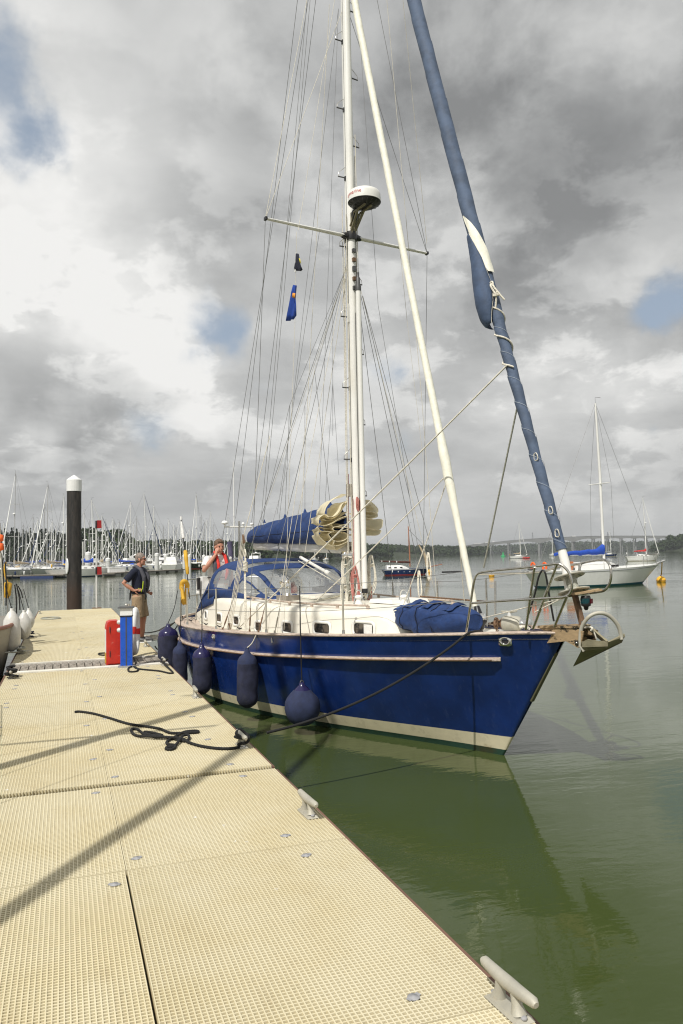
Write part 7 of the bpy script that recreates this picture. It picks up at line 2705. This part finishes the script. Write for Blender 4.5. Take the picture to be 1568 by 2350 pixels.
def place_boat(x, D, hd, L, beam, fb, H, hullm, anti, label, mastm, cov=None, jib=None, nsp=1, group=None, cabm=None, far=1.0, spr=0.9, name='sailing_yacht', ms=0.38, boom_l=0.36, cab=(0.28, 0.68, 0.34), wires=True, do_rails=True, stripe=None):
    """x: picture column of the mast, D distance, hd heading of the bow relative to the line of sight (deg, 0 = pointing away, 90 = pointing right)"""
    c = atD(x, D)
    view = math.atan2(c.y, c.x)
    ang = view - R(hd)              # direction the bow points
    aft = ang + math.pi
    o_ = c - Vector((math.cos(aft), math.sin(aft), 0)) * (L * ms)
    t = thing(name, label, 'sailboat', (o_.x, o_.y, 0), aft, group)
    simple_hull(L, beam, fb, hullm, anti, t, NTs=10 if D > 90 else 18, stripe=stripe)
    cabin(L, beam, fb, cabm or M_wbright, t, cab[0], cab[1], cab[2], 0.6, D < 260, 3)
    rig(L, fb, H, t, mastm, 0.07 * far, ms, nsp, boom_l, cov, jib, wires, far, spr)
    if name == 'sailing_yacht' and boom_l:
        k_ = (int(x) * 7 + int(D)) % 5
        hm2 = (M_bnavy, M_cbr, M_cbeige, M_cgrey, M_bnavy)[k_]
        rws = [[Vector((L * (cab[1] - 0.09 + 0.11 * i / 4), beam * 0.30 * math.cos(a * math.pi / 8), fb + 0.28 + (0.42 * (i / 4) ** 0.6) * math.sin(a * math.pi / 8))) for a in range(9)] for i in range(5)]
        MB().grid(rws).build('sprayhood', hm2, t, solid=0.02)
        for q_i in range(5):
            fx = L * (0.18 + 0.17 * q_i)
            MB().lathe([(0.04, 0), (0.12, 0.08), (0.12, 0.5), (0.04, 0.6)], (fx, -beam * 0.5 * (0.8 if q_i == 0 else 0.98), fb * 0.35), n=8).build('fender', M_white if (q_i + k_) % 3 else M_bnavy, t)
        MB().lathe([(0.2, 0), (0.24, 0.1), (0.1, 0.2)], (L * ms + 0.02 * H * 0.5 - 0.2, 0, H * (0.45 + 0.05 * k_)), n=10).build('radar', M_white, t)
        MB().tube([(L * 0.94, 0, fb), (L * 0.95, 0, fb + 2.2)], 0.04, 5).build('stern_post', M_mastg, t)
        if k_ in (0, 2, 3):
            MB().ell((L * 0.985, beam * 0.28, fb + 0.55), (0.07, 0.24, 0.26), 10, 6).build('lifebuoy', M_white if k_ else M_yellow, t)
    if do_rails:
        rails(L, beam, fb, t, 4, far)
    return t


# small navy gaff boat
gb = place_boat(941, 84, 80, 5.2, 2.1, 0.62, 5.2, M_bnavy, M_cred, 'small navy day boat with white cabin and varnished mast, moored beyond the rail', M_varn, None, None, 0, ms=0.42, boom_l=0, cab=(0.45, 0.92, 0.36), wires=False, do_rails=False, stripe=M_white)
MB().tube([(2.2, 0, 1.35), (3.2, 0, 1.38), (5.4, 0, 1.52)], [0.10, 0.11, 0.06], 8).build('tan_sail_bundle', M_tan, gb)
for s in (3.6, 4.4, 5.2):
    MB().tube([(s, 0, 1.395 + (s - 3.6) * 0.055), (s + 0.07, 0, 1.40 + (s - 3.6) * 0.055)], 0.115 - (s - 3.6) * 0.015, 8).build('sail_tie', M_white, gb)
MB().tube([(0.4, 0, 0.75), (-1.3, 0, 1.05)], 0.04, 6).build('bowsprit', M_varn, gb)
MB().tube([(-1.25, 0, 1.05), (2.3, 0, 4.9)], 0.02, 4).build('forestay', M_wire, gb)
MB().tube([(0.3, 0, 0.9), (0.45, 0, 1.8), (1.2, 0, 3.2)], [0.22, 0.2, 0.06], 8).build('tan_headsail', M_cbeige, gb)
MB().tube([(2.18, 0, 4.9), (2.2, 0, 5.45)], 0.05, 6).build('mast_tip', M_white, gb)
for sd in (1, -1):
    MB().tube([(2.3, sd * 0.9, 0.7), (2.25, 0, 4.8)], 0.016, 4).build('shroud', M_wire, gb)
    for k in range(4):
        MB().tube([(2.4 + k * 0.62, sd * 0.9, 0.6), (2.4 + k * 0.62, sd * 0.98, 0.32)], 0.04, 6).build('side_vent', M_white, gb)

# right hand distant boats
place_boat(1484, 155, 78, 6.4, 2.5, 0.95, topz(1477, 1143, 155), M_wbright, M_bcream, 'white yacht with a red bundle on its boom, moored beyond the white sloop', M_mastw, M_cred, M_mastw, 1, far=1.3, spr=0.6)
place_boat(1403, 300, 80, 6.0, 2.4, 0.8, topz(1403, 1218, 300), M_bnavy, M_bcream, 'small navy hulled yacht behind the mast of the white sloop', M_mastw, M_cgrey, None, 1, far=1.8, spr=0.7)
place_boat(1195, 290, 75, 7.0, 2.6, 0.85, topz(1193, 1200, 290), M_wbright, M_bnavy, 'white yacht with furled jib on the water right of the green buoy', M_mastw, M_cbeige, M_mastw, 1, far=1.8, spr=0.7)
place_boat(1269, 420, 10, 6.5, 2.5, 0.9, topz(1269, 1221, 420), M_wbright, M_bnavy, 'tiny white yacht seen stern on below the bridge, left of the genoa foot', M_mastw, None, None, 1, far=2.2, spr=0.7)
place_boat(772 + 40, 380, 30, 6.0, 2.4, 0.9, topz(812, 1232, 380), M_wbright, M_bnavy, 'tiny white yacht on the far water seen between mast and vang', M_mastw, None, None, 1, far=2.2, spr=0.7)
place_boat(723, 420, 70, 6.0, 2.4, 0.9, topz(723, 1228, 420), M_wbright, M_cred, 'tiny white yacht on the far water under the boom', M_mastw, None, None, 1, far=2.2, spr=0.7)
place_boat(750, 420, 20, 5.5, 2.3, 0.9, topz(750, 1230, 420), M_wbright, M_bnavy, 'second tiny yacht under the boom, right of the first', M_mastw, None, None, 1, far=2.2, spr=0.7)
# red inflatable by the distant yacht
c = atD(1208, 288)
t = thing('dinghy', 'small red dinghy lying beside the distant white yacht', 'dinghy', c, 0.3)
MB().tube(catmull([(-1.2, 0.5, 0.2), (0.8, 0.55, 0.22), (1.6, 0, 0.3), (0.8, -0.55, 0.22), (-1.2, -0.5, 0.2)], 4), 0.22, 8).build('tube', M_cred, t)
MB().box((0, 0, 0.12), (2.4, 0.9, 0.1)).build('floor', M_dgrey, t)

# ---- the marina
front = [
    # x, ytop, D, heading, L, hull, cover, jib, label
    (33, 1084, 112, 205, 11.0, 'g', M_cbeige, M_mastw, 'tall masted grey yacht with a thick white furled jib, leftmost large boat in the marina', 2),
    (6, 1200, 125, 255, 8.0, 'w', M_cgrey, None, 'white yacht half cut off by the left edge of the photo behind the orange buoy', 1),
    (108, 1110, 114, 212, 11.5, 'g', M_cbeige, M_mastw, 'pale grey yacht with second tallest mast, white furled jib, left of the black pile', 2),
    (145, 1137, 124, 205, 9.5, 'w', M_cbr, None, 'white yacht with blue cover just left of the black pile', 1),
    (214, 1148, 112, 70, 10.5, 'w', M_cbr, M_mastw, 'low white racing yacht lying along the berth right of the black pile, blue sail cover', 1),
    (196, 1175, 120, 80, 8.5, 'w', M_cbr, None, 'white yacht right against the black pile with a steeply leaning white boom crane', 1),
    (298, 1152, 168, 250, 9.5, 'w', M_cgrey, M_mastw, 'white yacht with a tall double line mast above the cap of the man in shorts', 2),
    (335, 1131, 172, 70, 12.0, 'w', M_bnavy, M_bnavy, 'tallest mast right of the standing man, with a navy furled jib', 2),
    (351, 1161, 165, 260, 9.5, 'w', M_cgrey, None, 'white yacht with a slim bare mast next right of the tallest one', 1),
    (386, 1193, 180, 250, 8.5, 'w', M_cbr, None, 'white yacht with mid height mast left of the motor cruiser', 1),
    (451, 1134, 175, 200, 12.0, 'n', M_cgrey, M_mastw, 'black hulled yacht seen bow on with a tall white mast, left of the man aboard', 2),
    (461, 1181, 182, 230, 9.5, 'w', M_cgrey, None, 'yacht with a grey mast just behind the black hulled one', 1),
    (482, 1176, 176, 240, 9.5, 'w', M_mastw, None, 'yacht whose mast rises just left of the head of the man aboard', 1),
    (523, 1184, 178, 240, 9.5, 'w', M_cgrey, None, 'yacht whose mast rises right of the man aboard below the white antennas', 1),
]
mid = [(51, 1204, 150, 'yacht with short mast in the second row, first right of the tall grey yacht'), (85, 1192, 138, 'second row yacht with a leaning double mast left of the tall pale grey yacht'), (100, 1161, 155, 'second row yacht with a dark masthead just left of the second tallest mast'),
       (127, 1204, 165, 'second row yacht with small radar dome on its mast, left of the pile'), (237, 1183, 150, 'second row yacht right of the red boxes on the post'), (250, 1215, 165, 'low masted yacht between the red box post and the dome of trees'),
       (272, 1197, 152, 'second row yacht with radar half way up its mast, left of the standing man'), (316, 1188, 175, 'second row yacht behind the face of the standing man'), (368, 1206, 186, 'second row yacht with mast midway between the two men'),
       (407, 1214, 190, 'second row yacht just left of the yellow danbuoy'), (434, 1213, 192, 'second row yacht just right of the yellow danbuoy'), (62, 1215, 160, 'second row yacht with low mast in front of the pine wood'), (118, 1196, 150, 'second row yacht whose mast crosses the pines, right of the second tallest mast')]
rnd = random.Random(77)
hm_ = {'w': M_wbright, 'g': M_bgrey, 'n': M_bdark}
for (x, yt, D, hd, L, hk, cov, jib, lab, nsp) in front:
    place_boat(x, D, hd + rnd.uniform(-6, 6), L, L * 0.31, 1.05, topz(x, yt, D), hm_[hk], M_bnavy if hk != 'n' else M_cred, lab, M_mastg if x in (33, 108, 461) else M_mastw, cov, jib, nsp, 'yachts berthed in the marina', far=1.25 if D > 140 else 1.0, spr=1.05, stripe=M_cgrey if x == 33 else None)
for (x, yt, D, lab) in mid:
    L = rnd.uniform(8.0, 10.5)
    place_boat(x, D, rnd.choice((70, 250, 240, 80)) + rnd.uniform(-9, 9), L, L * 0.32, 1.0, topz(x, yt, D), M_wbright, M_bnavy, lab, rnd.choice((M_mastw, M_mastg)), rnd.choice((M_cbr, M_cgrey, M_cbeige, M_bnavy, None)), rnd.choice((M_mastw, None, M_bnavy)), 1, 'yachts berthed in the marina', far=1.3, spr=1.0, stripe=rnd.choice((M_cbr, M_bnavy, M_cgrey, M_cred)))
# back rows: alike small yachts, only masts and slivers of white hull show
protos = []
for k in range(6):
    L = 8 + 0.5 * k
    t = place_boat(500, 240, 250, L, L * 0.32, 1.0, 9.0 + k * 0.8, M_wbright, M_bnavy, 'tmp', (M_mastw, M_mastg)[k % 2], (M_cbr, M_cgrey, M_cbeige, M_bnavy, M_cgrey, M_cbr)[k], (None, M_mastw, None, M_bnavy, M_mastw, None)[k], 1 + (k % 3 == 0), None, stripe=(M_cbr, M_bnavy, M_cgrey)[k % 3], far=1.6, spr=0.95, do_rails=False)
    protos.append(t)
blab = 'small yacht in the crowded back rows of the marina, mostly its mast showing'
bx = [12, 22, 42, 58, 70, 78, 94, 114, 122, 136, 152, 204, 208, 226, 232, 244, 258, 262, 266, 281, 287, 291, 305, 311, 323, 329, 343, 356, 361, 374, 380, 392, 398, 403, 414, 421, 428, 440, 445, 468, 474, 490, 498, 507, 515, 530, 538, 553, 562]
for i, x in enumerate(bx):
    p = protos[i % 6]
    D = rnd.uniform(195, 265)
    c = atD(x, D)
    hd = rnd.choice((70, 80, 250, 260, 240)) + rnd.uniform(-8, 8)
    aft = math.atan2(c.y, c.x) - R(hd) + math.pi
    L = 8 + 0.5 * (i % 6)
    o_ = c - Vector((math.cos(aft), math.sin(aft), 0)) * (L * 0.38)
    if i < 6:
        p.location = (o_.x, o_.y, 0)
        p.rotation_euler = (0, 0, aft)
        p['label'] = blab
        p['group'] = 'yachts in the back rows of the marina'
        b = p
    else:
        b = copy_thing(p, (o_.x, o_.y, 0), aft, blab, 'yachts in the back rows of the marina')
    sc = rnd.uniform(0.88, 1.16)
    b.scale = (1, 1, sc)


def motor_boat(x, D, hd, L, label, m=M_wbright):
    c = atD(x, D)
    aft = math.atan2(c.y, c.x) - R(hd) + math.pi
    t = thing('motor_cruiser', label, 'motorboat', (c.x, c.y, 0), aft)
    B = L * 0.33
    simple_hull(L, B, 1.25, m, M_bnavy, t, stern=0.9, rake=0.2, NTs=12)
    mb = MB()
    for (s0, s1, z0, z1, w0, w1) in ((0.25, 0.82, 1.25, 2.05, 0.40, 0.36),):
        mb.rings([[Vector((L * a, sd * B * w_, z)) for a, sd, w_, z in ((s0, -1, w0 * 0.8, z0), (s1, -1, w0, z0), (s1, 1, w0, z0), (s0, 1, w0 * 0.8, z0))], [Vector((L * a, sd * B * w_, z)) for a, sd, w_, z in ((s0 + 0.12, -1, w1 * 0.8, z1), (s1, -1, w1, z1), (s1, 1, w1, z1), (s0 + 0.12, 1, w1 * 0.8, z1))]], smooth=False)
    mb.build('saloon', m, t)
    mb = MB()
    mb.rings([[Vector((L * a, sd * B * w_, z)) for a, sd, w_, z in ((0.30, -1, 0.33, 1.5), (0.78, -1, 0.405, 1.5), (0.78, 1, 0.405, 1.5), (0.30, 1, 0.33, 1.5))], [Vector((L * a, sd * B * w_, z)) for a, sd, w_, z in ((0.345, -1, 0.32, 1.9), (0.78, -1, 0.39, 1.9), (0.78, 1, 0.39, 1.9), (0.345, 1, 0.32, 1.9))]], smooth=False)
    mb.build('window_band', M_glassd, t)
    mb = MB()
    mb.box((L * 0.62, 0, 2.35), (L * 0.34, B * 0.62, 0.6), taper=0.9)
    mb.build('flybridge', m, t)
    MB().tube([(L * 0.72, -B * 0.3, 2.5), (L * 0.76, -B * 0.28, 3.2), (L * 0.76, B * 0.28, 3.2), (L * 0.72, B * 0.3, 2.5)], 0.07, 6).build('radar_arch', m, t)
    MB().lathe([(0.25, 0), (0.25, 0.15), (0.1, 0.25), (0, 0.25)], (L * 0.76, 0, 3.22), n=12).build('radar', M_white, t)
    MB().tube([(L * 0.76, 0.2, 3.2), (L * 0.78, 0.2, 4.6)], 0.03, 5).build('aerial', M_white, t)
    rails(L, B, 1.25, t, 4, 1.4)
    return t


motor_boat(411, 150, 12, 9, 'white motor cruiser seen from astern with dark windows, left of the danbuoy')
motor_boat(349, 165, 200, 10, 'flybridge motor cruiser with blue canopy just right of the standing man')
motor_boat(574, 165, 190, 10, 'white flybridge motor yacht seen past the end of the boom')
motor_boat(250, 158, 240, 8, 'white motor cruiser behind the low racing yacht')
motor_boat(141 - 10, 135, 250, 9, 'white motor cruiser with a long cabin left of the black pile')
motor_boat(283, 170, 250, 8, 'white motor cruiser left of the standing man')

# marina pontoons
def jetty(pts, label, wd=1.6, blue=None):
    c = pts[0]
    t = thing('jetty', label, 'jetty', (c.x, c.y, 0))
    for a, b in zip(pts[:-1], pts[1:]):
        MB().beam(a + Vector((0, 0, 0.42)), b + Vector((0, 0, 0.42)), wd, 0.08).build('deck', M_plank, t, world=True)
        MB().beam(a + Vector((0, 0, 0.30)), b + Vector((0, 0, 0.32)), wd * 0.96, 0.09).build('side_beam', M_pframe, t, world=True)
        n = max(1, int((b - a).length / 3.4))
        for k in range(n):
            p0, p1 = a.lerp(b, (k + 0.14) / n), a.lerp(b, (k + 0.80) / n)
            MB().beam(p0 + Vector((0, 0, 0.05)), p1 + Vector((0, 0, 0.05)), wd * 1.02, 0.46).build('float', (blue if k % 3 != 2 else M_conc) if blue else M_conc, t, world=True)
    return t


M_fblue = mat('blue_float', (0.02, 0.04, 0.13), 0.6)
jetty([atD(-40, 108), atD(36, 107)], 'marina jetty at the left edge of the photo', 1.6)
jetty([atD(36.5, 107), atD(150, 107)], 'marina jetty with dark blue floats left of the black pile', 1.6, M_fblue)
jetty([atD(248, 109), atD(300, 122), atD(322, 130)], 'marina jetty behind the standing man, carrying small lockers', 1.8)
jetty([atD(322.5, 122), atD(410, 138)], 'long low timber jetty running right from behind the standing man', 2.4)
jetty([atD(250, 180), atD(600, 200)], 'rear marina jetty between the rows of boats', 2.0)
for i, (x, D, yt) in enumerate(((360, 150, 1269), (381, 152, 1271), (397, 160, 1273), (280 - 32, 135, 1280), (423, 165, 1272), (435, 170, 1272), (203, 118, 1266), (468, 175, 1273), (303, 170, 1275), (485, 180, 1273))):
    pile(x, D, yt, 0.42 if D < 158 else 0.36, 'grey marina pile with a white cap, ' + ('thickest, right of the standing man', 'second right of the standing man', 'third right of the standing man', 'left of the standing man by the jetty', 'just left of the yellow danbuoy', 'just right of the yellow danbuoy', 'right beside the big black pile', 'under the black hulled yacht bow', 'hidden by the head of the standing man', 'left of the man aboard')[i])
for i, (x, D) in enumerate(((258, 112), (266, 114), (276, 117))):
    c = atD(x, D, 0.5)
    t = thing('dock_locker', ['white dock locker on the jetty, left one of three', 'white dock locker on the jetty, middle one of three', 'white dock locker on the jetty, right one of three'][i], 'locker', c, 0.4, 'dock lockers')
    MB().box((0, 0, 0.3), (1.2, 0.6, 0.6)).build('box', M_white, t)
    MB().box((0, 0, 0.63), (1.26, 0.66, 0.06), taper=0.95).build('lid', M_wbright, t)

# ---- the boats at the left side of the pontoon
bowA = Vector((-2.75, 0.2, 0))
ba = thing('sailing_yacht', 'neighbouring yacht just outside the left edge whose mast shadow crosses the grating', 'sailboat', bowA, R(90))
simple_hull(9.3, 3.1, 1.15, M_wbright, M_bnavy, ba, rake=0.1, NTs=22)
cabin(9.3, 3.1, 1.15, M_wbright, ba, 0.26, 0.66, 0.38, 0.6, True, 3)
MA = Vector((4.55, 0.0, 1.4))
mo = MB().lathe([(0.085, 0), (0.085, 11.0), (0.06, 12.1)], MA, n=14).build('mast', M_alu, ba)
topA = MA + Vector((0, 0, 11.7))
MB().tube([Vector((0.25, 0, 1.5)), Vector((0.4, 0, 1.9)), Vector((0.25, 0, 1.5)).lerp(topA, 0.5), topA], [0.04, 0.062, 0.055, 0.03], 10).build('furled_jib', M_sailw, ba)
for z in (4.6, 8.0):
    MB().tube([MA + Vector((0, -1.0, z)), MA + Vector((0, 1.0, z))], 0.028, 6).build('spreader', M_alu, mo)
for sd in (1, -1):
    MB().tube([Vector((4.7, sd * 1.4, 1.15)), MA + Vector((0, sd * 1.0, 4.6)), MA + Vector((0, sd * 0.85, 8.0)), topA], 0.0045, 5).build('shroud', M_wire, ba)
    MB().tube([Vector((5.3, sd * 1.35, 1.15)), MA + Vector((0, sd * 0.06, 4.5))], 0.0045, 5).build('shroud', M_wire, ba)
MB().tube([Vector((9.2, 0, 1.2)), topA], 0.0045, 5).build('backstay', M_wire, ba)
MB().tube([MA + Vector((0.1, 0, 0.9)), MA + Vector((3.6, 0, 0.95))], 0.07, 8).build('boom', M_alu, ba)
rails(9.3, 3.1, 1.15, ba, 6, 1.0)
for dz in (0.0, 0.3):
    MB().tube(catmull([Vector((7.9, -1.15, 1.78 - dz)), Vector((8.8, -1.1, 1.8 - dz)), Vector((9.25, -0.8, 1.8 - dz)), Vector((9.3, 0, 1.8 - dz)), Vector((9.25, 0.8, 1.8 - dz)), Vector((8.8, 1.1, 1.8 - dz)), Vector((7.9, 1.15, 1.78 - dz))], 3), 0.013, 6).build('stern_rail', M_steel, ba)

bb = thing('sailing_yacht', 'boat at the far left edge with wooden rail, white fenders and yellow gear', 'sailboat', (-2.36, 10.75, 0), R(90))
M_dirty = mat('dingy_hull', (0.05, 0.06, 0.05), 0.5, dirt=(0.15, 0.14, 0.10))
simple_hull(8.2, 3.0, 0.95, mat('stone_grey_hull', (0.22, 0.20, 0.16), 0.45, dirt=(0.12, 0.11, 0.08)), M_dirty, bb, stern=0.8, rake=0.1, NTs=22)
cabin(8.2, 3.0, 0.95, M_deck, bb, 0.3, 0.68, 0.36, 0.6)
for sd in (1, -1):
    pts = []
    for i in range(14):
        u = i / 13
        b = 1.5 * min(1.0, (math.sin(math.pi * min(u * 0.95, 0.5)) ** 0.75)) if u < 0.52 else 1.5 * (1 - 0.2 * ((u - 0.52) / 0.48) ** 2)
        pts.append(Vector((8.2 * u, sd * b, 0.95 * (1 + 0.22 * (1 - u) ** 2) + 0.03)))
    MB().tube(pts, 0.035, 6).build('wooden_rail', mat('red_brown_timber', (0.25, 0.10, 0.06), 0.6), bb)
MB().tube(catmull([Vector((7.0, -1.25, 1.6)), Vector((7.9, -1.15, 1.62)), Vector((8.15, -0.7, 1.62)), Vector((8.2, 0, 1.62)), Vector((8.15, 0.8, 1.62)), Vector((7.0, 1.3, 1.6))], 3), 0.014, 6).build('stern_rail', M_steel, bb)
for y in (-1.2, -0.8, 0):
    MB().tube([Vector((8.0, y, 0.95)), Vector((8.0, y, 1.62))], 0.014, 6).build('rail_leg', M_steel, bb)
for i, (x, y, lab) in enumerate(((27, 1448, 'long white fender, the nearest of those on the left hand boat'), (55, 1436, 'shorter white fender behind the nearest one on the left hand boat'), (66, 1422, 'small white fender at the very stern of the left hand boat'))):
    D = (15.2, 17.2, 18.4)[i]
    c = onz(x, y + 46, 0.0)
    d = ray(x, y)
    t_ = D / math.hypot(d.x, d.y)
    c = CAM + d * t_
    H, r_ = ((0.72, 0.15), (0.55, 0.14), (0.42, 0.12))[i]
    t = thing('fender', lab, 'fender', (c.x, c.y, c.z - H / 2), 0, 'white fenders on the left hand boat')
    MB().lathe([(0.03, 0), (r_ * 0.7, 0.05), (r_, 0.14), (r_ * 1.02, H * 0.5), (r_ * 0.9, H - 0.16), (r_ * 0.45, H - 0.04), (0.03, H)], (0, 0, 0), n=20).build('body', M_fendw, t)
    MB().tube([(0, 0, H - 0.02), (0, 0, H + 0.04)], 0.03, 8).build('eye', M_white, t)
    MB().tube([(0, 0, H + 0.03), (-0.1, -0.1, H + 0.45)], 0.007, 6).build('lanyard', M_ropeb, t)


def at_h(x, y, D):
    d = ray(x, y)
    return CAM + d * (D / math.hypot(d.x, d.y))


gear = thing('danbuoy', 'orange and white danbuoy pole at the left edge above the left hand boat', 'danbuoy', at_h(3, 1330, 16))
MB().tube([at_h(9, 1390, 16), at_h(2, 1265, 16), at_h(0, 1200, 16)], 0.012, 6).build('pole', M_galvp, gear, world=True)
for a, b in ((1227, 1243), (1246, 1264)):
    MB().tube([at_h(1, a, 16), at_h(1.2, a + 2, 16), at_h(1.5, b - 2, 16), at_h(2, b, 16)], [0.03, 0.055, 0.055, 0.03], 10).build('float', M_orange, gear, world=True)
gear2 = thing('lifebuoy_light', 'yellow float hanging at the stern of the left hand boat', 'float', at_h(17, 1355, 16.5))
MB().tube([at_h(18, 1336, 16.5), at_h(18, 1339, 16.5), at_h(16, 1366, 16.5), at_h(15, 1372, 16.5)], [0.04, 0.085, 0.07, 0.04], 10).build('body', M_yellow, gear2, world=True)
MB().tube(catmull([at_h(17, 1336, 16.5), at_h(12, 1320, 16.5), at_h(11, 1300, 16.5), at_h(14, 1290, 16.5)], 4), 0.02, 6).build('strap', M_yellow, gear2, world=True)
rg = MB()
for (a, b) in (((8, 1380), (4, 1270)), ((14, 1390), (12, 1290)), ((38, 1340), (46, 1400)), ((34, 1342), (38, 1410)), ((42, 1345), (52, 1372))):
    rg.tube(catmull([at_h(a[0], a[1], 16.4), at_h((a[0] + b[0]) / 2 + 2, (a[1] + b[1]) / 2, 16.4), at_h(b[0], b[1], 16.4)], 4), 0.012, 6)
rg.build('hanging_lines', M_ropeb, bb, world=True)
